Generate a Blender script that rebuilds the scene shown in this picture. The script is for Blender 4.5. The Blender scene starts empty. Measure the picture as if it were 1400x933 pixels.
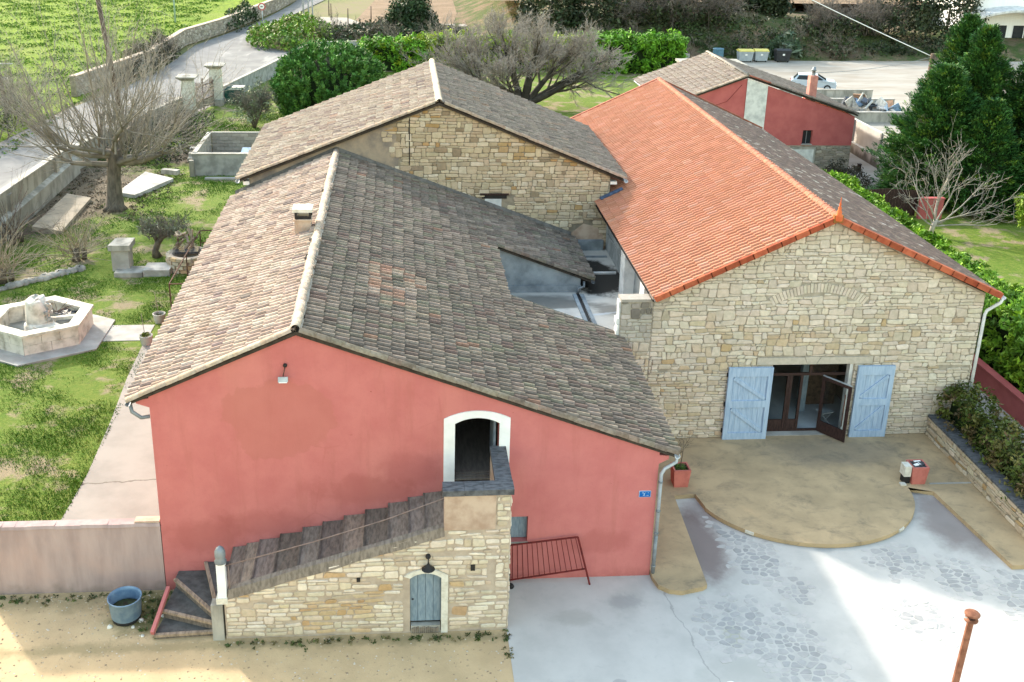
import bpy, math, random
import numpy as np
from mathutils import Vector, Matrix
from mathutils.geometry import tessellate_polygon

S = bpy.context.scene
COL = S.collection
R = math.radians

# ---------------------------------------------------------------- camera
cam = bpy.data.cameras.new("camera")
camo = bpy.data.objects.new("camera", cam)
COL.objects.link(camo)
S.camera = camo
cam.sensor_width = 36.0
cam.lens = 37.46
cam.shift_x = 0.02631
cam.shift_y = -0.07699
cam.clip_start = 0.5
cam.clip_end = 3000
CAM = Vector((-6.79, -24.39, 18.0))
def cam_axes(p, y, r):
    cp, sp, cy, sy = math.cos(p), math.sin(p), math.cos(y), math.sin(y)
    f = Vector((sy*cp, cy*cp, -sp)); rt = Vector((cy, -sy, 0)); up = rt.cross(f)
    return rt*math.cos(r)+up*math.sin(r), -rt*math.sin(r)+up*math.cos(r), f
_r, _u, _f = cam_axes(0.343641921, 0.0835735, 0.0218934)
m = Matrix((_r, _u, -_f)).transposed().to_4x4()
m.translation = CAM
camo.matrix_world = m

# ---------------------------------------------------------------- light
SHX, SHY = 1.135, -1.52                    # shadow offset per metre of height
SUN_EL = math.atan2(1.0, math.hypot(SHX, SHY))
SUN_AZ = math.atan2(-SHX, -SHY)            # clockwise from +y
W = bpy.data.worlds.new("World"); S.world = W; W.use_nodes = True
wn = W.node_tree.nodes; wl = W.node_tree.links
for n in list(wn): wn.remove(n)
sky = wn.new("ShaderNodeTexSky"); sky.sky_type = 'NISHITA'; sky.sun_disc = False
sky.sun_elevation = SUN_EL; sky.sun_rotation = SUN_AZ
sky.air_density = 2.1; sky.dust_density = 2.1; sky.ozone_density = 0.0; sky.altitude = 100
bg = wn.new("ShaderNodeBackground"); bg.inputs[1].default_value = 0.15
wo = wn.new("ShaderNodeOutputWorld")
wl.new(sky.outputs[0], bg.inputs[0]); wl.new(bg.outputs[0], wo.inputs[0])
sl = bpy.data.lights.new("sun", 'SUN'); sl.energy = 2.0; sl.angle = R(2.2); sl.color = (1.0, 0.93, 0.82)
slo = bpy.data.objects.new("sun", sl); COL.objects.link(slo)
slo.rotation_euler = Vector((SHX, SHY, -1)).to_track_quat('-Z', 'Y').to_euler()
S.view_settings.view_transform = 'Standard'; S.view_settings.look = 'None'
S.view_settings.gamma = 1.0; S.view_settings.exposure = 1.9
S.view_settings.use_curve_mapping = False
try:
    S.cycles.max_bounces = 6; S.cycles.transparent_max_bounces = 8
except Exception: pass

# ---------------------------------------------------------------- materials
def srgb(r, g, b):
    f = lambda c: (c/255/12.92 if c/255 <= .04045 else ((c/255+.055)/1.055)**2.4)
    return (f(r), f(g), f(b))
class NT:
    def __init__(s, name):
        s.m = bpy.data.materials.new(name); s.m.use_nodes = True
        s.n = s.m.node_tree.nodes; s.l = s.m.node_tree.links
        s.b = s.n["Principled BSDF"]; s.pos = s.n.new("ShaderNodeNewGeometry").outputs["Position"]
        s.b.inputs["Specular IOR Level"].default_value = .15
    def val(s, sock, v):
        if isinstance(v, (int, float)): sock.default_value = v
        elif isinstance(v, (tuple, list)): sock.default_value = tuple(v)+((1,) if len(v) == 3 and sock.type == 'RGBA' else ())
        else: s.l.new(v, sock)
    def math(s, op, a, b=0, clamp=False):
        n = s.n.new("ShaderNodeMath"); n.operation = op; n.use_clamp = clamp
        s.val(n.inputs[0], a); s.val(n.inputs[1], b); return n.outputs[0]
    def map(s, scale=(1, 1, 1), rot=(0, 0, 0), src=None):
        n = s.n.new("ShaderNodeMapping"); s.l.new(src or s.pos, n.inputs[0])
        n.inputs["Scale"].default_value = scale; n.inputs["Rotation"].default_value = rot; return n.outputs[0]
    def noise(s, scale, detail=4, rough=.55, vec=None, dist=0):
        n = s.n.new("ShaderNodeTexNoise"); s.l.new(vec or s.pos, n.inputs["Vector"])
        n.inputs["Scale"].default_value = scale; n.inputs["Detail"].default_value = detail
        n.inputs["Roughness"].default_value = rough; n.inputs["Distortion"].default_value = dist
        return n.outputs["Fac"]
    def voro(s, scale, feat='F1', vec=None, out="Distance"):
        n = s.n.new("ShaderNodeTexVoronoi"); n.feature = feat; s.l.new(vec or s.pos, n.inputs["Vector"])
        n.inputs["Scale"].default_value = scale; return n.outputs[out]
    def ramp(s, fac, a, b, clamp=True):          # smooth remap a..b -> 0..1
        n = s.n.new("ShaderNodeMapRange"); n.interpolation_type = 'SMOOTHSTEP'
        s.val(n.inputs[0], fac); n.inputs[1].default_value = a; n.inputs[2].default_value = b
        return n.outputs[0]
    def mix(s, f, a, b, mode='MIX'):
        n = s.n.new("ShaderNodeMix"); n.data_type = 'RGBA'; n.blend_type = mode
        s.val(n.inputs[0], f); s.val(n.inputs[6], a); s.val(n.inputs[7], b); return n.outputs[2]
    def tint(s):
        a = s.n.new("ShaderNodeAttribute"); a.attribute_name = "tint"
        o = s.n.new("ShaderNodeObjectInfo")
        return s.mix(1.0, a.outputs["Color"], o.outputs["Color"], 'MULTIPLY')
    def dist(s, p, sc=(1, 1, 1)):                # distance from a world point, axes scaled
        n = s.n.new("ShaderNodeVectorMath"); n.operation = 'SUBTRACT'; s.l.new(s.pos, n.inputs[0]); n.inputs[1].default_value = p
        k = s.n.new("ShaderNodeVectorMath"); k.operation = 'MULTIPLY'; s.l.new(n.outputs[0], k.inputs[0]); k.inputs[1].default_value = sc
        q = s.n.new("ShaderNodeVectorMath"); q.operation = 'LENGTH'; s.l.new(k.outputs[0], q.inputs[0]); return q.outputs["Value"]
    def sep(s):
        n = s.n.new("ShaderNodeSeparateXYZ"); s.l.new(s.pos, n.inputs[0]); return n.outputs
    def bump(s, h, strength=.3, dist=.02):
        n = s.n.new("ShaderNodeBump"); n.inputs["Strength"].default_value = strength; n.inputs["Distance"].default_value = dist
        s.l.new(h, n.inputs["Height"]); s.l.new(n.outputs[0], s.b.inputs["Normal"])
    def done(s, col, rough=.85, metal=0):
        s.val(s.b.inputs["Base Color"], col); s.val(s.b.inputs["Roughness"], rough); s.b.inputs["Metallic"].default_value = metal
        return s.m

def plain(name, a, b=None, scale=2.0, rough=.85, bump=.15, bscale=18, metal=0, stretch=(1, 1, 1), tint=False, lo=.35, hi=.68, bd=.015):
    k = NT(name)
    b = b or tuple(c*.72 for c in a)
    v = k.map(stretch) if stretch != (1, 1, 1) else None
    f = k.ramp(k.noise(scale, 6, .6, v), lo, hi)
    c = k.mix(f, a, b)
    if tint: c = k.mix(1.0, c, k.tint(), 'MULTIPLY')
    if bump: k.bump(k.noise(bscale, 4, .6, v), bump, bd)
    return k.done(c, rough, metal)

M = {}
def stone_mat(name, var=.2, bs=22):
    k = NT(name)
    f = k.noise(7, 6, .65)
    tn = k.mix(1.0, k.tint(), (1.0, .955, .955), 'MULTIPLY')
    c = k.mix(k.ramp(f, .3, .7), tn, k.mix(1.0, k.tint(), (1-var, 1-var*1.1, 1-var*1.25), 'MULTIPLY'))
    c = k.mix(k.math('MULTIPLY', k.ramp(k.noise(2.2, 5, .6), .58, .75), .35), c, (.20, .185, .16))
    k.bump(k.noise(bs, 5, .65), .35, .02)
    return k.done(c, .92)
M['stone'] = stone_mat('stone')
def tile_mat(name, lichen=.5, dark=.5, gain=1.0):
    k = NT(name)
    t = k.mix(1.0, k.tint(), (gain*1.05, gain*.985, gain*.93), 'MULTIPLY')
    c = k.mix(k.ramp(k.noise(9, 5, .6), .35, .7), t, k.mix(1.0, t, (.68, .66, .64), 'MULTIPLY'))
    c = k.mix(k.math('MULTIPLY', k.ramp(k.noise(1.3, 6, .7), .5, .72), dark), c, (.06, .055, .05))
    c = k.mix(k.math('MULTIPLY', k.ramp(k.noise(14, 4, .6), .6, .72), lichen), c, (.27, .27, .235))
    k.bump(k.noise(40, 4, .6), .3, .01)
    return k.done(c, .93)
M['tile_pale'] = tile_mat('old_pale_tile', .2, .12, .74)
M['tile_grey'] = tile_mat('old_lichen_tile', .35, .5, .57)
k = NT('new_orange_tile'); t = k.mix(1.0, k.tint(), (.60, .56, .62), 'MULTIPLY')
c = k.mix(k.ramp(k.noise(30, 3, .6), .4, .65), t, k.mix(1.0, t, (1.12, 1.25, 1.3), 'MULTIPLY'))
M['tile_orange'] = k.done(c, .6)
k = NT('old_brown_tile'); t = k.tint()
c = k.mix(k.ramp(k.noise(6, 6, .7), .4, .7), t, k.mix(1.0, t, (.6, .6, .6), 'MULTIPLY'))
c = k.mix(k.ramp(k.noise(2.1, 4, .6, k.map((1, .35, 1))), .72, .76), c, (.45, .43, .40))
M['tile_brown'] = k.done(c, .9)
M['deck'] = plain('tile_bedding', (.06, .05, .042), (.035, .03, .026), 6)  # shade in the gaps between tiles is put into this dark colour
M['mortar_ridge'] = plain('ridge_mortar', (.27, .25, .225), (.20, .18, .16), 5, bump=.5)

# pink render with its damp patch and scuffs
k = NT('pink_render')
n1 = k.noise(1.1, 6, .6)
c = k.mix(k.ramp(n1, .3, .72), srgb(189, 117, 115), srgb(180, 107, 106))
c = k.mix(k.math('MULTIPLY', k.ramp(k.noise(2.4, 6, .7, k.map((1, 1, .12))), .5, .72), .5), c, srgb(170, 104, 98))
zz_ = k.sep()[2]
c = k.mix(k.math('MULTIPLY', k.ramp(k.math('ADD', zz_, k.math('MULTIPLY', k.noise(1.8, 6, .7), 1.1)), .95, .45), .5), c, srgb(150, 88, 84))
c = k.mix(k.math('MULTIPLY', k.ramp(k.noise(11, 6, .7), .5, .72), .22), c, srgb(160, 98, 92))
c = k.mix(k.math('MULTIPLY', k.ramp(k.noise(.5, 3, .5, k.map((1, 1, .35))), .5, .7), .35), c, srgb(198, 134, 125))
d = k.math('ADD', k.dist((-9.9, 0, 5.05), (.62, .3, .75)), k.math('MULTIPLY', k.noise(1.3, 5, .6), .95))
c = k.mix(k.math('MULTIPLY', k.ramp(d, 1.36, 1.28), .5), c, srgb(171, 106, 98))
for p, s, w in (((-1.5, 0, 1.15), (.55, .3, 1.4), .4), ((-12, 0, 1.7), (.5, .3, 1.0), .45), ((-7.8, 0, 2.9), (.4, .3, 1.2), .45), ((-10.4, 0, 2.0), (.5, .3, 1.3), .4), ((-6.6, 0, 3.5), (.6, .3, 1), .35)):
    d = k.math('ADD', k.dist(p, s), k.math('MULTIPLY', k.noise(1.7, 6, .65), 1.1))
    c = k.mix(k.math('MULTIPLY', k.ramp(d, 1.25, .85), w), c, srgb(158, 88, 84))
c = k.mix(k.math('MULTIPLY', k.ramp(k.voro(.42, 'DISTANCE_TO_EDGE', k.map((1, 1, 1), src=None)), .012, .004), k.math('MULTIPLY', k.ramp(k.noise(.6, 2), .55, .66), .12)), c, srgb(150, 80, 72))
c = k.mix(k.ramp(k.noise(6, 2, .5), .76, .79), c, srgb(140, 74, 66))
k.bump(k.noise(24, 7, .75), .45, .012)
M['pink'] = k.done(c, .9)
k = NT('red_render')
c = k.mix(k.ramp(k.noise(1.3, 5, .6), .3, .7), srgb(178, 100, 99), srgb(164, 88, 88))
k.bump(k.noise(25, 5), .2, .01); M['red'] = k.done(c, .9)
k = NT('garden_wall_render')
z = k.sep()[2]
c = k.mix(k.ramp(k.noise(2.2, 5, .6, k.map((1, 1, .18))), .3, .7), srgb(172, 154, 152), srgb(148, 131, 130))
c = k.mix(k.math('MULTIPLY', k.ramp(k.noise(.7, 4), .45, .7), .5), c, srgb(178, 152, 146))
c = k.mix(k.math('MULTIPLY', k.ramp(k.math('ADD', z, k.math('MULTIPLY', k.noise(2.5, 4), 1.0)), .85, .35), .5), c, srgb(110, 100, 92))
k.bump(k.noise(28, 5), .25, .012); M['wall_grey'] = k.done(c, .92)
M['mortar'] = plain('wall_mortar', (.46, .385, .315), (.37, .305, .25), 3.5, bump=.5, bscale=45)
M['mortar_dark'] = plain('open_joint_mortar', (.30, .255, .195), (.19, .165, .13), 3.5, bump=.5, bscale=45)
M['mortar_grey'] = plain('grey_wall_mortar', (.40, .355, .295), (.27, .245, .205), 3.5, bump=.5, bscale=45)
M['plaster'] = plain('old_beige_plaster', srgb(188, 168, 152), srgb(160, 136, 120), 1.8)
M['render_blue'] = plain('blue_grey_render', srgb(150, 158, 164), srgb(108, 116, 122), 1.6, lo=.3, hi=.75)
M['render_white'] = plain('white_render', (.66, .67, .67), (.45, .46, .47), 2.0)
M['render_grey'] = plain('grey_render', srgb(160, 162, 162), srgb(128, 130, 130), 1.8)
M['white'] = plain('white_paint', (.80, .82, .84), (.72, .74, .76), 3, rough=.7, bump=.08)
M['offwhite'] = plain('old_white_stone', (.66, .64, .58), (.5, .48, .42), 6, bump=.3)
M['slate'] = plain('slate_coping', srgb(100, 102, 106), srgb(64, 66, 70), 5, rough=.6, bump=.3, stretch=(1, 3, 1))
M['blue'] = plain('pale_blue_paint', srgb(164, 184, 208), srgb(142, 164, 192), 3, rough=.6, bump=.2, bscale=30, stretch=(5, 5, .6))
M['blue_dark'] = plain('weathered_blue_paint', srgb(134, 150, 164), srgb(110, 128, 144), 4, rough=.7, bump=.1, stretch=(4, 4, 1))
M['wood_dark'] = plain('dark_frame_wood', srgb(64, 48, 46), srgb(42, 32, 32), 6, rough=.55, bump=.1, stretch=(6, 6, 1))
M['wood_grey'] = plain('weathered_stair_slab', (.25, .21, .175), (.14, .118, .098), 5, bump=.5, bscale=26, stretch=(3, .7, 1), tint=True)
M['wood_brown'] = plain('rough_brown_timber', (.13, .095, .07), (.07, .052, .042), 6, stretch=(1, 5, 1))
M['tread_dark'] = plain('dark_worn_tread', (.115, .11, .105), (.07, .067, .063), 5, bump=.5, bscale=22)
M['floor_in'] = plain('interior_board_floor', (.20, .17, .145), (.14, .12, .10), 4, stretch=(4, .6, 1))
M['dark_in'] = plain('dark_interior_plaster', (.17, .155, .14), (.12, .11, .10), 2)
M['floor_tile'] = plain('pale_tiled_floor', (.42, .46, .50), (.34, .38, .42), 1.5, rough=.35, bump=.02)
M['black'] = plain('black_iron', (.02, .02, .022), (.03, .028, .028), 6, rough=.5, bump=.05)
M['iron'] = plain('rusty_iron', (.12, .065, .05), (.07, .04, .035), 8, rough=.8)
M['iron_red'] = plain('red_brown_iron', srgb(110, 42, 42), srgb(84, 34, 36), 8, rough=.6)
M['rust'] = plain('rust_brown_pole', srgb(142, 98, 78), srgb(112, 74, 58), 6, rough=.85)
M['zinc'] = plain('zinc', (.42, .47, .52), (.32, .36, .40), 4, rough=.45, bump=.03, metal=.3)
M['zinc_dark'] = plain('old_zinc', (.24, .27, .30), (.16, .18, .20), 4, rough=.5, bump=.05, metal=.3)
M['gutter_white'] = plain('white_gutter', (.72, .74, .76), (.6, .62, .65), 3, rough=.5, bump=.02)
M['terracotta'] = plain('terracotta_pot', srgb(190, 116, 107), srgb(172, 102, 94), 4)
M['soil'] = plain('soil', (.06, .075, .03), (.04, .03, .02), 9, bump=.6)
M['concrete'] = plain('concrete', (.41, .395, .37), (.29, .28, .26), 1.4, bump=.25, lo=.3)
M['concrete_dark'] = plain('stained_concrete', (.40, .385, .35), (.20, .195, .175), 1.6, bump=.25, stretch=(1, 1, .4))
M['tub'] = plain('dull_blue_zinc_tub', srgb(130, 152, 172), srgb(96, 122, 150), 3, rough=.55, bump=.1, metal=.15)
M['blue_sign'] = plain('blue_enamel', srgb(20, 100, 175), srgb(16, 84, 158), 12, rough=.35, bump=0)
M['sign_pale'] = plain('pale_enamel', (.45, .62, .80), None, 3, rough=.4, bump=0)
M['sign_white'] = plain('white_enamel', (.8, .8, .8), (.75, .75, .75), 3, rough=.4, bump=0)
M['sign_red'] = plain('red_enamel', (.5, .12, .12), None, 3, rough=.4, bump=0)
M['bin_grey'] = plain('grey_plastic', (.36, .40, .44), (.3, .34, .38), 3, rough=.45, bump=.03)
M['bin_yellow'] = plain('yellow_plastic', (.62, .55, .16), (.55, .48, .14), 3, rough=.45, bump=.03)
M['bin_black'] = plain('black_plastic', (.04, .045, .05), (.03, .03, .035), 3, rough=.45, bump=.03)
M['bin_blue'] = plain('blue_plastic', (.10, .20, .28), (.08, .16, .22), 3, rough=.45, bump=.03)
M['bin_green'] = plain('dark_green_plastic', (.012, .075, .06), (.01, .05, .04), 3, rough=.5, bump=.1)
M['tarp'] = plain('black_plastic_film', (.03, .032, .04), (.06, .065, .075), 7, rough=.35, bump=.7, bscale=9, bd=.05)
M['junk'] = plain('scrap', (.8, .8, .8), (.5, .5, .5), 5, tint=True, rough=.6)
M['orange'] = plain('orange_clay', srgb(212, 116, 74), srgb(190, 92, 54), 4, rough=.7, bump=.1)
M['ridge_orange'] = plain('pale_orange_ridge_clay', srgb(150, 96, 80), srgb(132, 78, 62), 5, rough=.75, tint=True)
k = NT('window_glass'); k.b.inputs["Transmission Weight"].default_value = 1.0; k.b.inputs["IOR"].default_value = 1.18
M['glass'] = k.done(k.mix(k.noise(2), (.78, .8, .8), (.72, .75, .75)), .02)
M['handrail'] = plain('weathered_rail', (.26, .19, .165), (.18, .135, .12), 5)
M['glass_dark'] = plain('dark_glazing', (.02, .025, .03), (.03, .035, .04), 2, rough=.08, bump=0)
M['car_paint'] = plain('pale_blue_car_paint', (.46, .54, .62), (.44, .52, .60), 2, rough=.25, bump=0, metal=.2)
M['car_white'] = plain('white_car_paint', (.75, .76, .78), (.72, .73, .75), 2, rough=.25, bump=0)
M['rubber'] = plain('rubber', (.02, .02, .02), (.03, .03, .03), 5, rough=.8)
M['sheet_white'] = plain('white_cladding', (.82, .83, .85), (.78, .79, .81), 1, rough=.5, bump=.1, bscale=3, stretch=(6, 6, .1))
M['bark'] = plain('grey_brown_bark', (.16, .135, .11), (.08, .07, .058), 5, bump=.7, bscale=14, bd=.04, stretch=(1, 1, .35))
M['bark_tint'] = plain('twig_bark', (.9, .9, .9), (.6, .6, .6), 2.5, bump=.2, tint=True)
k = NT('leaf'); k.b.inputs["Specular IOR Level"].default_value = .25
M['leaf'] = k.done(k.mix(k.ramp(k.noise(3, 3), .35, .7), k.tint(), k.mix(1.0, k.tint(), (.7, .75, .7), 'MULTIPLY')), .6)
try:
    k.b.inputs["Subsurface Weight"].default_value = 0.0
except Exception: pass

# ---------------------------------------------------------------- mesh helpers
ORG = {}                                      # world origin of every Empty / parent
def setp(o, label=None, cat=None, group=None, kind=None):
    if label: o["label"] = label
    if cat: o["category"] = cat
    if group: o["group"] = group
    if kind: o["kind"] = kind
    return o
def thing(name, loc, label, cat, group=None):
    o = bpy.data.objects.new(name, None); COL.objects.link(o)
    o.location = loc; o.empty_display_size = .3; ORG[o.name] = Vector(loc)
    return setp(o, label, cat, group)
def link(name, me, loc, parent=None):
    o = bpy.data.objects.new(name, me); COL.objects.link(o)
    loc = Vector(loc); ORG[o.name] = loc
    if parent is not None:
        o.parent = parent; o.location = loc-ORG[parent.name]
    else: o.location = loc
    return o
class MB:
    def __init__(s): s.v = []; s.f = []; s.c = []; s.sm = []
    def add(s, vs, fs, col=None, smooth=False):
        n = len(s.v); s.v.extend(tuple(p) for p in vs)
        for f in fs: s.f.append(tuple(i+n for i in f)); s.c.append(col); s.sm.append(smooth)
        return s
    def box(s, x0, x1, y0, y1, z0, z1, col=None):
        v = [(x0, y0, z0), (x1, y0, z0), (x1, y1, z0), (x0, y1, z0), (x0, y0, z1), (x1, y0, z1), (x1, y1, z1), (x0, y1, z1)]
        return s.add(v, [(3, 2, 1, 0), (4, 5, 6, 7), (0, 1, 5, 4), (1, 2, 6, 5), (2, 3, 7, 6), (3, 0, 4, 7)], col)
    def obox(s, c, ax, h, col=None):          # centre, three axes, half sizes
        c = Vector(c); a, b, d = [Vector(x).normalized()*q for x, q in zip(ax, h)]
        v = [c-a-b-d, c+a-b-d, c+a+b-d, c-a+b-d, c-a-b+d, c+a-b+d, c+a+b+d, c-a+b+d]
        return s.add(v, [(3, 2, 1, 0), (4, 5, 6, 7), (0, 1, 5, 4), (1, 2, 6, 5), (2, 3, 7, 6), (3, 0, 4, 7)], col)
    def bar(s, p, q, w, h, col=None, up=(0, 0, 1)):
        p = Vector(p); q = Vector(q); d = (q-p); u = Vector(up); side = d.cross(u)
        if side.length < 1e-5: side = d.cross(Vector((1, 0, 0)))
        u2 = side.cross(d)
        return s.obox((p+q)/2, (d, side, u2), (d.length/2, w/2, h/2), col)
    def prism(s, poly, z0, z1, col=None):     # polygon in xy, CCW
        n = len(poly); v = [(x, y, z0) for x, y in poly]+[(x, y, z1) for x, y in poly]
        fs = [tuple(reversed(range(n))), tuple(range(n, 2*n))]+[(i, (i+1) % n, n+(i+1) % n, n+i) for i in range(n)]
        return s.add(v, fs, col)
    def prism_y(s, poly, y0, y1, col=None):   # polygon in xz, CCW seen from -y
        n = len(poly); v = [(x, y0, z) for x, z in poly]+[(x, y1, z) for x, z in poly]
        fs = [tuple(range(n)), tuple(reversed(range(n, 2*n)))]+[((i+1) % n, i, n+i, n+(i+1) % n) for i in range(n)]
        return s.add(v, fs, col)
    def prism_x(s, poly, x0, x1, col=None):   # polygon in yz, CCW seen from +x
        n = len(poly); v = [(x1, y, z) for y, z in poly]+[(x0, y, z) for y, z in poly]
        fs = [tuple(range(n)), tuple(reversed(range(n, 2*n)))]+[((i+1) % n, i, n+i, n+(i+1) % n) for i in range(n)]
        return s.add(v, fs, col)
    def tube(s, pts, rad, n=8, col=None, caps=True, smooth=True, ph=0):
        pts = [Vector(p) for p in pts]
        if not isinstance(rad, (list, tuple)): rad = [rad]*len(pts)
        b = len(s.v); prev = None
        for i, p in enumerate(pts):
            d = (pts[min(i+1, len(pts)-1)]-pts[max(i-1, 0)])
            d = d.normalized() if d.length > 1e-9 else Vector((0, 0, 1))
            if prev is None:
                a = d.cross(Vector((0, 0, 1)))
                if a.length < 1e-3: a = Vector((1, 0, 0))
            else: a = prev-d*prev.dot(d)
            a.normalize(); prev = a; c2 = d.cross(a)
            for j in range(n):
                t = 2*math.pi*(j+ph)/n; s.v.append(tuple(p+(a*math.cos(t)+c2*math.sin(t))*rad[i]))
        for i in range(len(pts)-1):
            for j in range(n):
                q = b+i*n; s.f.append((q+j, q+(j+1) % n, q+n+(j+1) % n, q+n+j)); s.c.append(col); s.sm.append(smooth)
        if caps:
            s.f.append(tuple(b+j for j in reversed(range(n)))); s.c.append(col); s.sm.append(False)
            q = b+(len(pts)-1)*n; s.f.append(tuple(q+j for j in range(n))); s.c.append(col); s.sm.append(False)
        return s
    def lathe(s, c, prof, n=16, col=None, smooth=True):   # profile of (r,z)
        pts = [Vector(c)+Vector((0, 0, z)) for r, z in prof]; b = len(s.v)
        for (r, z), p in zip(prof, pts):
            for j in range(n):
                t = 2*math.pi*j/n; s.v.append((p.x+r*math.cos(t), p.y+r*math.sin(t), p.z))
        for i in range(len(prof)-1):
            for j in range(n):
                q = b+i*n; s.f.append((q+j, q+(j+1) % n, q+n+(j+1) % n, q+n+j)); s.c.append(col); s.sm.append(smooth)
        return s
    def sheet(s, outer, holes, f3, col=None, flip=False):   # planar sheet with holes; f3 maps (u,v)->xyz
        loops = [[Vector((u, v, 0)) for u, v in outer]]+[[Vector((u, v, 0)) for u, v in h] for h in holes]
        tris = tessellate_polygon(loops); allp = [p for l in loops for p in l]
        out = []
        for t in tris:
            a, b, c = (allp[i] for i in t)
            cr = (b.x-a.x)*(c.y-a.y)-(b.y-a.y)*(c.x-a.x)
            t = tuple(t) if (cr > 0) != flip else tuple(reversed(t)); out.append(t)
        return s.add([f3(p.x, p.y) for p in allp], out, col)
    def build(s, name, mat, parent=None, loc=None, tinted=None):
        if loc is None:
            loc = ORG[parent.name] if parent is not None else tuple(np.mean(np.array(s.v), axis=0)*np.array((1, 1, 0))+np.array((0, 0, min(p[2] for p in s.v))))
        loc = Vector(loc)
        me = bpy.data.meshes.new(name)
        me.from_pydata([(p[0]-loc.x, p[1]-loc.y, p[2]-loc.z) for p in s.v], [], s.f)
        me.polygons.foreach_set("use_smooth", s.sm)
        if tinted or (tinted is None and any(c is not None for c in s.c)):
            at = me.color_attributes.new("tint", 'FLOAT_COLOR', 'CORNER')
            arr = np.ones((len(me.loops), 4), np.float32); k = 0
            for f, c in zip(s.f, s.c):
                if c is not None: arr[k:k+len(f), :3] = c
                k += len(f)
            at.data.foreach_set("color", arr.ravel())
        me.materials.append(M[mat] if isinstance(mat, str) else mat); me.update()
        return link(name, me, loc, parent)

def np_mesh(name, verts, nper, tints, mat, parent=None, loc=(0, 0, 0), smooth=False, idx=None):
    """verts (N,nper,3) as separate polygons, or verts (V,3) with idx (F,nper); tints (F,3)"""
    loc = np.array(loc, float)
    if idx is None:
        nf = verts.shape[0]; vv = verts.reshape(-1, 3); ii = np.arange(nf*nper)
    else: vv = verts; nf = idx.shape[0]; ii = idx.ravel()
    me = bpy.data.meshes.new(name)
    me.vertices.add(len(vv)); me.vertices.foreach_set("co", (vv-loc).astype(np.float32).ravel())
    me.loops.add(nf*nper); me.loops.foreach_set("vertex_index", ii.astype(np.int32))
    me.polygons.add(nf); me.polygons.foreach_set("loop_start", (np.arange(nf)*nper).astype(np.int32))
    me.polygons.foreach_set("use_smooth", np.full(nf, bool(smooth)))
    if tints is not None:
        at = me.color_attributes.new("tint", 'FLOAT_COLOR', 'CORNER')
        a = np.ones((nf, nper, 4), np.float32); a[:, :, :3] = np.asarray(tints, np.float32)[:, None, :]
        at.data.foreach_set("color", a.ravel())
    me.update(calc_edges=True); me.validate()
    me.materials.append(M[mat] if isinstance(mat, str) else mat)
    return link(name, me, tuple(loc), parent)
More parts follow.
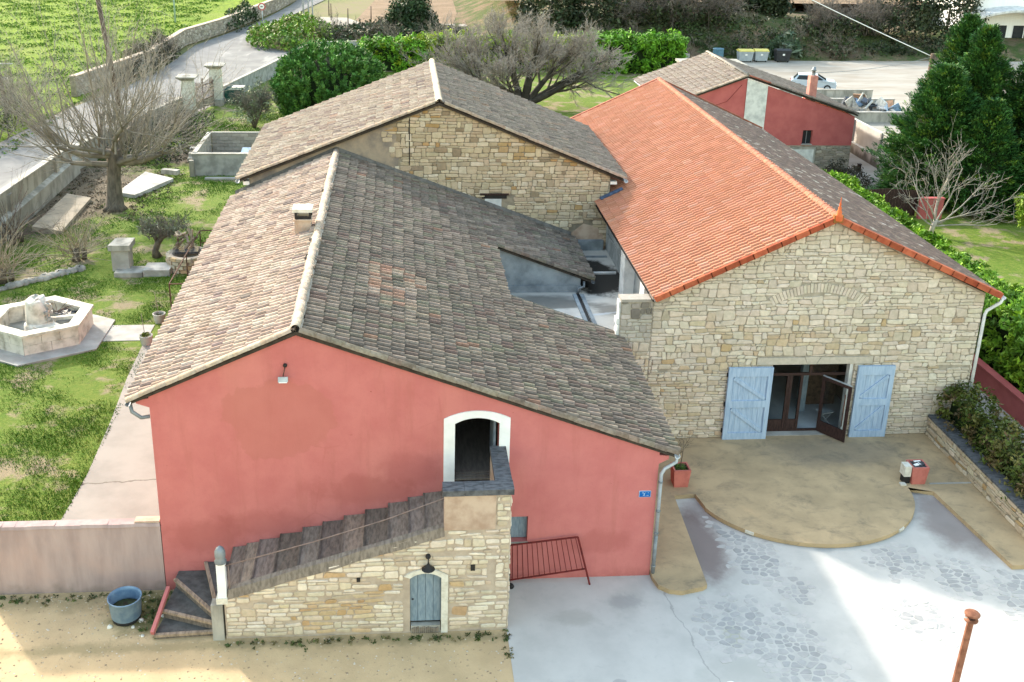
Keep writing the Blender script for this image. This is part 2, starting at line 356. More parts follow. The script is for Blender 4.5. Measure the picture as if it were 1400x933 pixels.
# ---------------------------------------------------------------- rubble stones
def clip(poly, a, b, c):                      # keep a*u+b*v<=c
    out = []; n = len(poly)
    for i in range(n):
        p = poly[i]; q = poly[(i+1) % n]
        dp = a*p[0]+b*p[1]-c; dq = a*q[0]+b*q[1]-c
        if dp <= 0: out.append(p)
        if (dp < 0 < dq) or (dq < 0 < dp):
            t = dp/(dp-dq); out.append((p[0]+t*(q[0]-p[0]), p[1]+t*(q[1]-p[1])))
    return out
def area(p): return .5*sum(p[i][0]*p[(i+1) % len(p)][1]-p[(i+1) % len(p)][0]*p[i][1] for i in range(len(p)))
def inpoly(pt, poly):
    x, y = pt; c = False
    for i in range(len(poly)):
        a = poly[i]; b = poly[i-1]
        if (a[1] > y) != (b[1] > y) and x < (b[0]-a[0])*(y-a[1])/(b[1]-a[1])+a[0]: c = not c
    return c
def cells(poly, w, h, rng, holes=(), vj=.16, drop=.13, keep=None, convex=True, wt=.06):
    us = [p[0] for p in poly]; vs = [p[1] for p in poly]
    u0, u1, v0, v1 = min(us), max(us), min(vs), max(vs)
    grid = {}; seeds = []
    nr = int((v1-v0)/h)+3; nc = int((u1-u0)/w)+3
    for j in range(-1, nr):
        off = rng.random(); x = -1+off
        while x < nc:
            if rng.random() > drop:
                s = (x, j+.5+rng.uniform(-vj, vj), rng.uniform(-wt, wt))
                seeds.append(s); grid.setdefault((int(s[0]//1), int(s[1]//1)), []).append(len(seeds)-1)
            x += rng.uniform(.65, 1.45)
    out = []
    for i, s in enumerate(seeds):
        if keep and not keep(u0+s[0]*w, v0+s[1]*h): continue
        pl = [(s[0]-2, s[1]-1.3), (s[0]+2, s[1]-1.3), (s[0]+2, s[1]+1.3), (s[0]-2, s[1]+1.3)]
        gx, gy = int(s[0]//1), int(s[1]//1)
        for ax in (0, -1, 1, -2, 2, -3, 3):
            for ay in (0, -1, 1, -2, 2):
                for q in grid.get((gx+ax, gy+ay), ()):
                    if q == i: continue
                    t = seeds[q]
                    pl = clip(pl, 2*(t[0]-s[0]), 2*(t[1]-s[1]), (t[0]**2+t[1]**2-t[2])-(s[0]**2+s[1]**2-s[2]))
                    if len(pl) < 3: break
                if len(pl) < 3: break
            if len(pl) < 3: break
        if len(pl) < 3: continue
        pl = [(u0+a*w, v0+b*h) for a, b in pl]
        if convex:
            for k in range(len(poly)):
                a = poly[k]; b = poly[(k+1) % len(poly)]; nx, ny = b[1]-a[1], a[0]-b[0]
                pl = clip(pl, nx, ny, nx*a[0]+ny*a[1])
                if len(pl) < 3: break
        elif not inpoly((sum(p[0] for p in pl)/len(pl), sum(p[1] for p in pl)/len(pl)), poly): continue
        for hl in holes:                      # convex CCW openings: keep the largest outside piece
            if len(pl) < 3: break
            q = pl
            for k in range(len(hl)):
                a = hl[k]; b = hl[(k+1) % len(hl)]; nx, ny = b[1]-a[1], a[0]-b[0]
                q = clip(q, nx, ny, nx*a[0]+ny*a[1])
                if len(q) < 3: break
            if len(q) < 3 or area(q) < 1e-4: continue
            best = []
            for k in range(len(hl)):
                a = hl[k]; b = hl[(k+1) % len(hl)]; nx, ny = b[1]-a[1], a[0]-b[0]
                q = clip(pl, -nx, -ny, -(nx*a[0]+ny*a[1]))
                if len(q) > 2 and (not best or area(q) > area(best)): best = q
            pl = best
        if len(pl) < 3 or area(pl) < w*h*.10: continue
        out.append(pl)
    return out
def courses(poly, w, h, rng, holes=(), keep=None, two=.22, tilt=.03, wave=.018, spread=.45):
    """roughly coursed rubble: wavy beds, stones of mixed width, some two beds high"""
    us = [p[0] for p in poly]; vs = [p[1] for p in poly]; u0, u1, v0, v1 = min(us), max(us), min(vs), max(vs)
    beds = [v0-.02]
    while beds[-1] < v1+h: beds.append(beds[-1]+h*rng.uniform(1-spread, 1+spread))
    ph = [(rng.uniform(0, 6.28), rng.uniform(0, 6.28), rng.uniform(.7, 1.3)) for _ in beds]
    bed = lambda k, u: beds[k]+wave*(math.sin(u*1.9+ph[k][0])+.7*math.sin(u*5.3*ph[k][2]+ph[k][1]))
    taken = {}; out = []
    for k in range(len(beds)-2):
        busy = sorted(taken.get(k, [])); free = []; a = u0-rng.uniform(0, w)
        for b, c in busy:
            if b > a: free.append((a, b))
            a = max(a, c)
        if a < u1: free.append((a, u1+w))
        for a, b in free:
            x = a
            while x < b-1e-6:
                ww = w*rng.uniform(.45, 1.75); hh = 2 if (rng.random() < two and ww < w*1.35) else 1
                if b-x-ww < .4*w: ww = b-x
                if ww < .45*w: hh = 1
                x2 = x+ww
                if hh == 2: taken.setdefault(k+1, []).append((x, x2))
                t0 = rng.uniform(-tilt, tilt) if x > a else 0; t1 = rng.uniform(-tilt, tilt) if x2 < b-1e-6 else 0
                t0 = min(max(t0, -.25*ww), .25*ww); t1 = min(max(t1, -.25*ww), .25*ww)
                xl0, xl1, xr0, xr1 = x-t0, x+t0, x2-t1, x2+t1
                pl = [(xl0, bed(k, xl0)), ((xl0+xr0)/2, bed(k, (xl0+xr0)/2)), (xr0, bed(k, xr0)), (xr1, bed(k+hh, xr1)), ((xl1+xr1)/2, bed(k+hh, (xl1+xr1)/2)+rng.uniform(-.3, .15)*wave), (xl1, bed(k+hh, xl1))]
                x = x2
                if keep and not keep(sum(p[0] for p in pl)/6, sum(p[1] for p in pl)/6): continue
                for i in range(len(poly)):
                    p = poly[i]; q = poly[(i+1) % len(poly)]; nx, ny = q[1]-p[1], p[0]-q[0]
                    pl = clip(pl, nx, ny, nx*p[0]+ny*p[1])
                    if len(pl) < 3: break
                for hl in holes:
                    if len(pl) < 3: break
                    qq = pl
                    for i in range(len(hl)):
                        p = hl[i]; q = hl[(i+1) % len(hl)]; nx, ny = q[1]-p[1], p[0]-q[0]; qq = clip(qq, nx, ny, nx*p[0]+ny*p[1])
                        if len(qq) < 3: break
                    if len(qq) < 3 or area(qq) < 1e-4: continue
                    best = []
                    for i in range(len(hl)):
                        p = hl[i]; q = hl[(i+1) % len(hl)]; nx, ny = q[1]-p[1], p[0]-q[0]; qq = clip(pl, -nx, -ny, -(nx*p[0]+ny*p[1]))
                        if len(qq) > 2 and (not best or area(qq) > area(best)): best = qq
                    pl = best
                if len(pl) > 2 and area(pl) > w*h*.12: out.append(pl)
    return out
def stone_shape(pl, rng, joint, thick, rough=1.0):
    """mortar gap, chipped corners, pillowed front: returns local verts (u,v,n) and faces"""
    cu = sum(p[0] for p in pl)/len(pl); cv = sum(p[1] for p in pl)/len(pl)
    q = []
    for u, v in pl:                           # drop nearly coincident corners
        if not q or math.hypot(u-q[-1][0], v-q[-1][1]) > joint*1.2: q.append((u, v))
    if len(q) > 3 and math.hypot(q[0][0]-q[-1][0], q[0][1]-q[-1][1]) < joint*1.2: q.pop()
    if len(q) < 3: return None
    ring = []
    n = len(q)
    for i in range(n):
        p = q[i]; a = q[i-1]; b = q[(i+1) % n]
        la = math.hypot(a[0]-p[0], a[1]-p[1]); lb = math.hypot(b[0]-p[0], b[1]-p[1])
        ta = min(.24, .038*rough*rng.uniform(.6, 1.5)/max(la, .01)); tb = min(.24, .038*rough*rng.uniform(.6, 1.5)/max(lb, .01))
        ring.append((p[0]+(a[0]-p[0])*ta, p[1]+(a[1]-p[1])*ta)); ring.append((p[0]+(b[0]-p[0])*tb, p[1]+(b[1]-p[1])*tb))
    su = max(p[0] for p in ring)-min(p[0] for p in ring); sv = max(p[1] for p in ring)-min(p[1] for p in ring)
    if su < 3*joint or sv < 3*joint: return None
    fu = 1-joint/su; fv = 1-joint/sv
    jt = lambda: rng.uniform(-.006, .006)*rough
    r0 = [(cu+(u-cu)*fu+jt(), cv+(v-cv)*fv+jt()) for u, v in ring]
    t = thick*rng.uniform(.55, 1.25); tu = rng.uniform(-.06, .06); tv = rng.uniform(-.06, .06)
    e = min(.016*rough+.004, .2*min(su, sv)); gu = 1-2*e/su; gv = 1-2*e/sv
    m = len(r0)
    vs = [(u, v, -.01) for u, v in r0]+[(u, v, t*.62+tu*(u-cu)+tv*(v-cv)) for u, v in r0]
    vs += [(cu+(u-cu)*gu, cv+(v-cv)*gv, t+tu*(u-cu)+tv*(v-cv)) for u, v in r0]
    fs = [tuple(range(2*m, 3*m))]
    for k in (0, m):
        fs += [(k+i, k+(i+1) % m, k+m+(i+1) % m, k+m+i) for i in range(m)]
    return vs, fs, (cu, cv)
def stone_wall(pls, rng, parent, name, tintf, f3, joint=.022, thick=.035, mat='stone', limit=300, rough=1.0, minpx=0, kindname=None):
    """f3(u,v,n)->Vector.  The stones nearest the camera become objects, the rest one part."""
    items = []
    for pl in pls:
        r = stone_shape(pl, rng, joint, thick, rough)
        if r is None: continue
        vs, fs, (cu, cv) = r
        c = f3(cu, cv, 0); d = (c-CAM).length
        items.append((area(pl)/d/d, vs, fs, c, tintf(cu, cv, rng)))
    items.sort(key=lambda t: -t[0])
    for sz, vs, fs, c, tn in items[:limit]:
        b = MB(); b.add([f3(*p) for p in vs], fs, tn); b.build(name, mat, parent, c)
    if len(items) > limit:
        b = MB()
        for sz, vs, fs, c, tn in items[limit:]: b.add([f3(*p) for p in vs], fs, tn)
        o = b.build(kindname or name+'_field', mat, parent); o["kind"] = "stuff"
    return len(items)
def pal(rng, cols, jit=.06):
    t = rng.random()*sum(c[0] for c in cols)
    for w, c in cols:
        t -= w
        if t <= 0: break
    k = 1+rng.uniform(-jit, jit)*1.6
    return tuple(max(.01, x*k*(1+rng.uniform(-jit, jit)*.4)) for x in c)

# ---------------------------------------------------------------- roof tiles
def canal_tile(L, w0, w1, hgt, n=5, thick=.016):
    """barrel tile along +x (down the slope): narrow end at x=0, wide open end at x=L"""
    vs = []; fs = []
    for x, w in ((0, w0), (L, w1)):
        for j in range(n+1):
            t = math.pi*j/n; vs.append((x, -math.cos(t)*w/2, math.sin(t)*hgt*(w/w1)))
    for j in range(n+1):
        t = math.pi*j/n; vs.append((L, -math.cos(t)*(w1/2-thick), math.sin(t)*(hgt-thick)))
    a = n+1
    for j in range(n): fs.append((j, a+j, a+j+1, j+1)); fs.append((a+j, 2*a+j, 2*a+j+1, a+j+1))
    return np.array(vs), fs
def flat_tile(L, w, hgt, n=2):
    """interlocking tile: flat pan with one roll, a lip at the lower end"""
    prof = [(-w/2, 0), (-w*.05, .004), (w*.10, hgt), (w*.30, hgt), (w/2-.004, .003)]
    vs = [(0, y, z-.006) for y, z in prof]+[(L, y, z+.012) for y, z in prof]+[(L, y, z-.014) for y, z in prof]
    a = len(prof); fs = []
    for j in range(a-1): fs.append((j, a+j, a+j+1, j+1)); fs.append((a+j, 2*a+j, 2*a+j+1, a+j+1))
    return np.array(vs), fs
def lay_tiles(xf, tile, mat, parent, tints, limit=300, name='tile'):
    """xf: list of 4x4 numpy matrices; nearest ones as objects that share one mesh, the rest joined"""
    vs, fs = tile
    P = np.array([x[:3, 3] for x in xf]); d = np.linalg.norm(P-np.array(CAM), axis=1); order = np.argsort(d)
    tints = np.array(tints)
    me = bpy.data.meshes.new(name); me.from_pydata([tuple(v) for v in vs], [], fs)
    at = me.color_attributes.new("tint", 'FLOAT_COLOR', 'CORNER'); at.data.foreach_set("color", np.ones(len(me.loops)*4, np.float32))
    me.materials.append(M[mat])
    po = ORG[parent.name]
    for i in order[:limit]:
        o = bpy.data.objects.new(name, me); COL.objects.link(o); o.parent = parent
        mm = Matrix(xf[i].tolist()); mm.translation = mm.translation-po; o.matrix_local = mm
        o.color = (*tints[i], 1)
    rest = order[limit:]
    if len(rest):
        X = np.array([xf[i] for i in rest]); hv = np.c_[vs, np.ones(len(vs))]
        vv = np.einsum('nij,vj->nvi', X, hv)[:, :, :3]
        nv = len(vs); idx = (np.array(fs)[None]+(np.arange(len(rest))*nv)[:, None, None]).reshape(-1, 4)
        o = np_mesh(name+'_field', vv.reshape(-1, 3), 4, np.repeat(tints[rest], len(fs), axis=0), mat, parent, tuple(po), idx=idx)
        o["kind"] = "stuff"
def slope_frame(pt, down, along):
    D = np.array(down, float); D /= np.linalg.norm(D); A = np.array(along, float); A /= np.linalg.norm(A)
    N = np.cross(D, A)
    if N[2] < 0: A = -A; N = -N
    return D, A, N
def tile_xforms(p_ridge, down_len, down, along, y_len, course, pitch, rng, inside=None, lift=.035, tilt=.07, jit=1.0):
    """p_ridge: top corner; tiles cover down_len x y_len"""
    D, A, N = slope_frame(p_ridge, down, along)
    A0 = np.array(along, float)/np.linalg.norm(along)
    out = []; nc = int(math.ceil(down_len/course)); ny = int(round(y_len/pitch)); pitch = y_len/ny
    for j in range(ny):
        colj = rng.uniform(-.03, .03)*jit
        for i in range(nc):
            s = down_len-(i+1)*course+colj
            if s < -.6*course: continue
            t = (j+.5)*pitch
            p = np.array(p_ridge)+D*s+A0*t
            if inside and not inside(p+D*course*.5): continue
            p = p+N*(lift+rng.uniform(-.006, .008)*jit)+A*rng.uniform(-.010, .010)*jit+D*rng.uniform(-.014, .014)*jit
            yaw = rng.uniform(-.045, .045)*jit; pt = -(tilt+rng.uniform(-.015, .015)*jit)
            D2 = D*math.cos(yaw)+A*math.sin(yaw); A2 = A*math.cos(yaw)-D*math.sin(yaw)
            D3 = D2*math.cos(pt)-N*math.sin(pt); N3 = np.cross(D3, A2)
            X = np.eye(4); X[:3, 0] = D3; X[:3, 1] = A2; X[:3, 2] = N3; X[:3, 3] = p
            out.append(X)
    return out

# ---------------------------------------------------------------- plants
def leaf_quads(C, size, nr, asp=1.8, up=.0, outv=None):
    """quads at centres C (N,3) with random facing"""
    n = len(C)
    a = nr.normal(size=(n, 3)); a[:, 2] += up
    if outv is not None: a += outv
    a /= np.linalg.norm(a, axis=1)[:, None]+1e-9
    b = nr.normal(size=(n, 3)); b -= a*(a*b).sum(1)[:, None]; b /= np.linalg.norm(b, axis=1)[:, None]+1e-9
    c = np.cross(a, b)
    s = (size*nr.uniform(.6, 1.35, n))[:, None]
    # kite shaped leaf: base, side, tip, side
    return np.stack([C-c*s*asp*.5, C+b*s*.42, C+c*s*asp*.5, C-b*s*.42], 1)
def leaf_cloud(name, clumps, per, rad, size, cols, mat='leaf', parent=None, seed=0, asp=1.8, label=None, cat=None, group=None, flat=1.0, up=0, outward=0, center=None, loc=None):
    """clumps (K,3) centres; each gets `per` leaves in a ball of radius rad and a colour of its own"""
    nr = np.random.default_rng(seed); K = len(clumps); clumps = np.array(clumps)
    C = np.repeat(clumps, per, axis=0)
    off = nr.normal(size=(len(C), 3)); off /= np.linalg.norm(off, axis=1)[:, None]
    off *= (nr.uniform(0, 1, len(C))**.45)[:, None]*rad; off[:, 2] *= flat
    C = C+off
    cols = np.array(cols); ci = nr.integers(0, len(cols), K)
    kc = cols[ci]*nr.uniform(.75, 1.25, (K, 1))
    T = np.repeat(kc, per, axis=0)*nr.uniform(.75, 1.3, (len(C), 1))
    ov = None
    if outward:
        cc = np.array(center if center is not None else clumps.mean(0)); ov = C-cc; ov = ov/np.linalg.norm(ov, axis=1)[:, None]*outward
    Q = leaf_quads(C, size, nr, asp, up, ov)
    if loc is None: loc = ORG[parent.name] if parent is not None else (clumps[:, 0].mean(), clumps[:, 1].mean(), clumps[:, 2].min())
    o = np_mesh(name, Q, 4, T, mat, parent, tuple(loc))
    return setp(o, label, cat, group)
def grow(segs, p, d, L, r, lvl, P, rng):
    """segs gets (p,q,r0,r1,lvl). P: dict of per-level lists"""
    n = P['seg'][lvl]; step = L/n; wig = P['wig'][lvl]; up = P['up'][lvl]
    kids = P['kids'][lvl] if lvl+1 < P['n'] else 0
    tp = P.get('taper', .35)
    pts = []
    for i in range(n):
        d = (d+Vector((rng.gauss(0, wig), rng.gauss(0, wig), rng.gauss(0, wig)+up))).normalized()
        q = p+d*step; r0 = r*(1-(1-tp)*i/n); r1 = r*(1-(1-tp)*(i+1)/n)
        segs.append((tuple(p), tuple(q), r0, r1, lvl)); pts.append((q, d, r1)); p = q
    if kids:
        lo = P['from'][lvl]
        k = max(1, int(round(kids*rng.uniform(.75, 1.25))))
        for j in range(k):
            t = lo+(1-lo)*(j+rng.random())/k; i = min(n-1, int(t*n)); q, dd, rr = pts[i]
            ang = P['ang'][lvl]*rng.uniform(.6, 1.3); ax = dd.cross(Vector((rng.gauss(0, 1), rng.gauss(0, 1), rng.gauss(0, 1)))).normalized()
            nd = (Matrix.Rotation(ang, 3, ax) @ dd).normalized()
            if i > 0 and lvl+1 < P['n']:
                q = q.lerp(pts[i-1][0], rng.random())
            grow(segs, q, nd, L*P['len'][lvl]*rng.uniform(.65, 1.2), max(min(rr*P['rad'][lvl], rr*.9), P.get('rmin', .008)), lvl+1, P, rng)
def twig_mesh(name, segs, cols, parent=None, loc=None, seed=0, sides=(6, 5, 3, 3, 3), mat='bark_tint'):
    nr = np.random.default_rng(seed)
    A = np.array([s[0] for s in segs]); B = np.array([s[1] for s in segs])
    r0 = np.array([s[2] for s in segs]); r1 = np.array([s[3] for s in segs]); lv = np.array([s[4] for s in segs])
    cols = np.array(cols); allv = []; alli = []; allt = []; base = 0
    for n in sorted(set(sides)):
        sel = np.array([sides[min(l, len(sides)-1)] == n for l in lv])
        if not sel.any(): continue
        a, b, ra, rb, l2 = A[sel], B[sel], r0[sel], r1[sel], lv[sel]
        d = b-a; d /= np.linalg.norm(d, axis=1)[:, None]+1e-9
        ref = np.where(np.abs(d[:, 2:3]) > .9, np.array([[1., 0, 0]]), np.array([[0, 0, 1.]]))
        e = np.cross(d, ref); e /= np.linalg.norm(e, axis=1)[:, None]+1e-9; f = np.cross(d, e)
        t = np.arange(n)*2*np.pi/n
        ring = e[:, None]*np.cos(t)[None, :, None]+f[:, None]*np.sin(t)[None, :, None]
        b2 = b+d*(rb[:, None]*.5)
        v = np.concatenate([a[:, None]+ring*ra[:, None, None], b2[:, None]+ring*rb[:, None, None]], 1)
        m = len(a); j = np.arange(n); q = np.stack([j, (j+1) % n, n+(j+1) % n, n+j], 1)
        idx = (q[None]+(np.arange(m)*2*n)[:, None, None]+base).reshape(-1, 4)
        tc = cols[np.minimum(l2, len(cols)-1)]*nr.uniform(.8, 1.2, (m, 1))
        allv.append(v.reshape(-1, 3)); alli.append(idx); allt.append(np.repeat(tc, n, axis=0)); base += m*2*n
    if loc is None: loc = ORG[parent.name] if parent is not None else tuple(A[0])
    return np_mesh(name, np.concatenate(allv), 4, np.concatenate(allt), mat, parent, loc, smooth=True, idx=np.concatenate(alli))
# ================================================================ SETTING: ground, roads, paving
def sheet(name, poly, z, mat, kind='structure'):
    b = MB(); b.sheet(poly, [], lambda u, v: (u, v, z)); o = b.build(name, mat, None, (0, 0, 0)); o["kind"] = kind; return o
k = NT('far_soil_and_grass')
c = k.mix(k.ramp(k.noise(.05, 5), .4, .6), (.10, .12, .04), (.18, .14, .10)); M['ground'] = k.done(k.mix(k.ramp(k.noise(1.2, 5), .3, .7), c, (.16, .16, .07)), .95)
k = NT('meadow')
c = k.mix(k.ramp(k.noise(.25, 6, .6), .3, .7), (.11, .20, .008), (.19, .27, .012))
c = k.mix(k.ramp(k.noise(2.6, 6, .7, k.map((.6, 1.6, 1))), .42, .66), c, (.055, .105, .006))
c = k.mix(k.math('MULTIPLY', k.ramp(k.noise(.8, 7, .75, k.map((.5, 1.7, 1), (0, 0, .4))), .5, .68), .7), c, (.15, .19, .04))
c = k.mix(k.math('MULTIPLY', k.ramp(k.noise(6, 5, .75, k.map((.7, 1.5, 1))), .52, .7), .6), c, (.05, .10, .008))
c = k.mix(k.math('MULTIPLY', k.ramp(k.noise(.09, 4), .55, .7), .6), c, (.19, .22, .05))
k.bump(k.noise(3, 6, .7), .8, .2); M['meadow'] = k.done(c, .95)
k = NT('garden_lawn')
x, y, z = k.sep()
n = k.noise(.55, 6, .65)
c = k.mix(k.ramp(k.noise(3.5, 6, .7), .32, .7), (.085, .15, .018), (.15, .19, .036))
c = k.mix(k.ramp(n, .50, .62), c, (.25, .205, .13))
dirt = k.ramp(k.math('ADD', k.dist((-26.5, 38, 0), (.24, .10, 1)), k.math('MULTIPLY', k.noise(.5, 5, .6), 1.3)), 1.75, 1.35)
c = k.mix(dirt, c, (.13, .105, .075))
dirt2 = k.ramp(k.math('ADD', k.dist((-20.2, 47.5, 0), (.28, .30, 1)), k.math('MULTIPLY', k.noise(.6, 5, .6), 1.2)), 1.6, 1.25)
c = k.mix(dirt2, c, (.12, .095, .07))
c = k.mix(k.ramp(k.noise(1.6, 5, .6), .62, .75), c, (.12, .11, .05))
k.bump(k.noise(9, 6, .7), .8, .08); M['lawn'] = k.done(c, .95)
k = NT('sandy_yard')
x, y, z = k.sep()
c = k.mix(k.ramp(k.noise(.9, 6, .62), .3, .7), (.54, .395, .235), (.45, .33, .195))
c = k.mix(k.ramp(k.noise(7, 6, .7), .58, .75), c, (.22, .175, .11))
edge = k.math('ADD', k.math('ABSOLUTE', k.math('ADD', y, .35)), k.math('MULTIPLY', k.noise(1.4, 6, .7), 1.6))
c = k.mix(k.math('MULTIPLY', k.ramp(edge, 1.45, .8), .5), c, (.19, .165, .09))
edge = k.math('ADD', k.math('MULTIPLY', k.math('ABSOLUTE', k.math('ADD', y, 2.3)), 1.7), k.math('MULTIPLY', k.noise(1.7, 6, .7), 1.4))
c = k.mix(k.math('MULTIPLY', k.ramp(edge, 1.25, .75), .5), c, (.18, .16, .085))
moss = k.math('ADD', k.dist((-13.4, -.9, 0), (.75, .8, 1)), k.math('MULTIPLY', k.noise(2.2, 6, .7), 1.1))
c = k.mix(k.math('MULTIPLY', k.ramp(moss, 1.5, .9), .85), c, (.10, .105, .035))
k.bump(k.noise(16, 7, .7), .4, .03); M['sand'] = k.done(c, .95)
k = NT('white_washed_paving')
c = k.mix(k.ramp(k.noise(.7, 6, .6), .32, .7), (.51, .49, .465), (.43, .415, .395))
c = k.mix(k.math('MULTIPLY', k.ramp(k.noise(3.2, 6, .7), .55, .75), .5), c, (.37, .365, .355))
c = k.mix(k.math('MULTIPLY', k.ramp(k.noise(.35, 5, .6, k.map((1, 1, 1), (0, 0, 1))), .55, .68), .5), c, (.37, .365, .34))
for p, s, w in (((1.75, 1.35, 0), (.95, .42, 1), .8), ((9.75, 2.1, 0), (.8, .42, 1), .65), ((2.5, 3.1, 0), (.9, 1, 1), .45)):
    d = k.math('ADD', k.dist(p, s), k.math('MULTIPLY', k.noise(1.3, 6, .65), .9))
    c = k.mix(k.math('MULTIPLY', k.ramp(d, 1.45, .85), w), c, (.16, .115, .11))
for p, s, w, cc in (((-.9, -1.1, 0), (1.1, 1.6, 1), .5, (.25, .25, .25)), ((-2.4, -1.7, 0), (.9, 1.5, 1), .35, (.28, .27, .24)), ((1.6, -2.6, 0), (2, 1.4, 1), .5, (.30, .30, .2)), ((8.6, -3.6, 0), (2.2, 3.8, 1), .6, (.36, .36, .32)), ((5.4, 1.0, 0), (1.8, 2.5, 1), .55, (.25, .26, .27))):
    d = k.math('ADD', k.dist(p, s), k.math('MULTIPLY', k.noise(3, 6, .7), .9))
    c = k.mix(k.math('MULTIPLY', k.ramp(d, 1.15, .7), w), c, cc)
x, y, z = k.sep()                                # a wandering crack in the screed
cr = k.math('ABSOLUTE', k.math('SUBTRACT', k.math('ADD', x, k.math('MULTIPLY', k.math('ADD', y, 1.0), .16)), k.math('ADD', k.math('MULTIPLY', k.noise(.9, 5, .6), .7), -.12)))
c = k.mix(k.math('MULTIPLY', k.ramp(cr, .03, .012), .4), c, (.16, .16, .16))
k.bump(k.noise(20, 6, .65), .15, .01); M['paving'] = k.done(c, .8)
M['flag'] = stone_mat('worn_flagstone', .12, 30)
k = NT('ochre_screed')
c = k.mix(k.ramp(k.noise(.8, 6, .62), .3, .7), (.48, .355, .215), (.36, .27, .165))
c = k.mix(k.math('MULTIPLY', k.ramp(k.noise(1.3, 8, .74, k.map((.9, 1.25, 1), (0, 0, .5)), .5), .46, .74), .7), c, (.155, .135, .10))
c = k.mix(k.math('MULTIPLY', k.ramp(k.noise(5, 5, .7), .6, .75), .4), c, (.12, .11, .09))
d = k.math('ADD', k.dist((7.6, 6.2, .1), (.28, .7, 1)), k.math('MULTIPLY', k.noise(1.3, 6, .7), .9))
c = k.mix(k.math('MULTIPLY', k.ramp(d, 1.35, .8), .45), c, (.13, .125, .115))
k.bump(k.noise(14, 6, .7), .3, .015); M['screed'] = k.done(c, .9)
k = NT('asphalt_lane')
c = k.mix(k.ramp(k.noise(.5, 6, .6), .35, .7), (.15, .15, .155), (.20, .20, .20))
c = k.mix(k.math('MULTIPLY', k.ramp(k.noise(.32, 5, .65, k.map((1, .25, 1), (0, 0, -.25)), .8), .55, .68), .7), c, (.30, .295, .285))
M['road'] = k.done(c, .85)
k = NT('pale_gravel_yard')
c = k.mix(k.ramp(k.noise(.35, 6, .65, k.map((.5, 1.4, 1))), .35, .65), (.34, .32, .29), (.27, .24, .205))
c = k.mix(k.ramp(k.noise(.5, 5, .7, k.map((.4, 1.6, 1))), .62, .72), c, (.30, .265, .225))
M['gravel'] = k.done(c, .95)
k = NT('pale_concrete_strip')
c = k.mix(k.ramp(k.noise(.6, 6, .6), .35, .7), (.29, .27, .245), (.23, .215, .195))
x, y, z = k.sep()
cr = k.math('ABSOLUTE', k.math('SUBTRACT', y, k.math('ADD', k.math('MULTIPLY', x, .11), k.math('ADD', k.math('MULTIPLY', k.noise(1.6, 5), .5), 6.95))))
c = k.mix(k.math('MULTIPLY', k.ramp(cr, .05, .02), .8), c, (.12, .11, .09))
k.bump(k.noise(12, 6, .7), .3, .02); M['strip'] = k.done(c, .9)
k = NT('brown_ploughed_soil')
c = k.mix(k.ramp(k.noise(.3, 6, .65), .3, .7), (.24, .17, .12), (.17, .12, .08)); k.bump(k.noise(2, 6, .7), .8, .2)
M['ploughed'] = k.done(c, .95)
k = NT('rough_bank')
c = k.mix(k.ramp(k.noise(.35, 6, .65), .4, .62), (.055, .085, .025), (.17, .125, .085))
c = k.mix(k.ramp(k.noise(2.0, 6, .7), .5, .75), c, (.09, .075, .05)); k.bump(k.noise(2, 6, .7), .9, .3); M['bank'] = k.done(c, .95)

sheet('ground', [(-900, -80), (1200, -80), (1200, 2500), (-900, 2500)], -.08, 'ground')
sheet('meadow', [(-260, 0), (-35.0, 20), (-34.9, 51), (-33.8, 63), (-32.3, 80), (-31.8, 98), (-27.5, 119), (-25, 139), (-22, 168), (-40, 260), (-260, 260)], -.03, 'meadow')
sheet('lawn', [(-27.6, .15), (45, .15), (45, 58), (26, 60), (24, 92), (-16, 92), (-22, 66), (-24, 60), (-27.6, 44)], 0, 'lawn')
sheet('sand_yard', [(-45, -40), (-4.16, -40), (-4.13, -4.6), (-4.16, .2), (-45, .2)], .006, 'sand')
fore = sheet('forecourt', [(-4.16, -40), (30, -40), (30, 0), (11.6, 3), (11.6, 8), (-4.16, 7)], .012, 'paving')
sheet('road', [(-36, -20), (-27.4, -20), (-27.4, 44), (-23.3, 60), (-22.2, 65), (-16.6, 90.2), (-17.8, 93.5), (-21, 96.2), (-23, 98.7), (-24.3, 105.8), (-22.7, 119.8), (-18.7, 145), (-13, 190), (-20, 190), (-22, 160), (-22.9, 139), (-25.2, 119), (-29.6, 98), (-30, 82), (-31.3, 72), (-33.4, 63), (-34.8, 51)], .012, 'road')
sheet('driveway', [(12.7, -1), (15.5, -1), (15.5, 45), (12.7, 45)], .01, 'concrete')
sheet('gravel_yard', [(24, 58), (44, 50), (90, 60), (120, 92), (60, 94), (42, 90.8), (24, 90.8)], .012, 'gravel')
sheet('side_passage', [(21, 34.5), (26, 34.5), (26, 60), (24.2, 60), (23.2, 43), (21, 42)], .015, 'gravel')
sheet('ploughed_field', [(-13, 118), (30, 117), (60, 200), (-2, 230), (-10.5, 150)], -.02, 'ploughed')
sheet('pebble_path', [(-19.6, 117), (-17.5, 125.5), (-14, 125), (-12, 120), (2, 119.5), (2, 117.2), (-13, 115.5)], .004, 'gravel')
# concrete strip along the pink house
b = MB(); b.prism([(-16.9, .3), (-13.1, .3), (-13.1, 18.1), (-16.0, 18.1), (-17.25, 16.2), (-17.15, 13), (-16.9, 9.5), (-16.75, 6)], -.1, .03)
setp(b.build('concrete_strip', 'strip', None, (0, 0, 0)), kind='structure')
b = MB(); b.prism([(-19.1, 16.45), (-17.2, 16.5), (-17.2, 18.1), (-19.1, 18.1)], -.1, .025)
setp(b.build('garden_path', 'concrete', None, (0, 0, 0)), kind='structure')
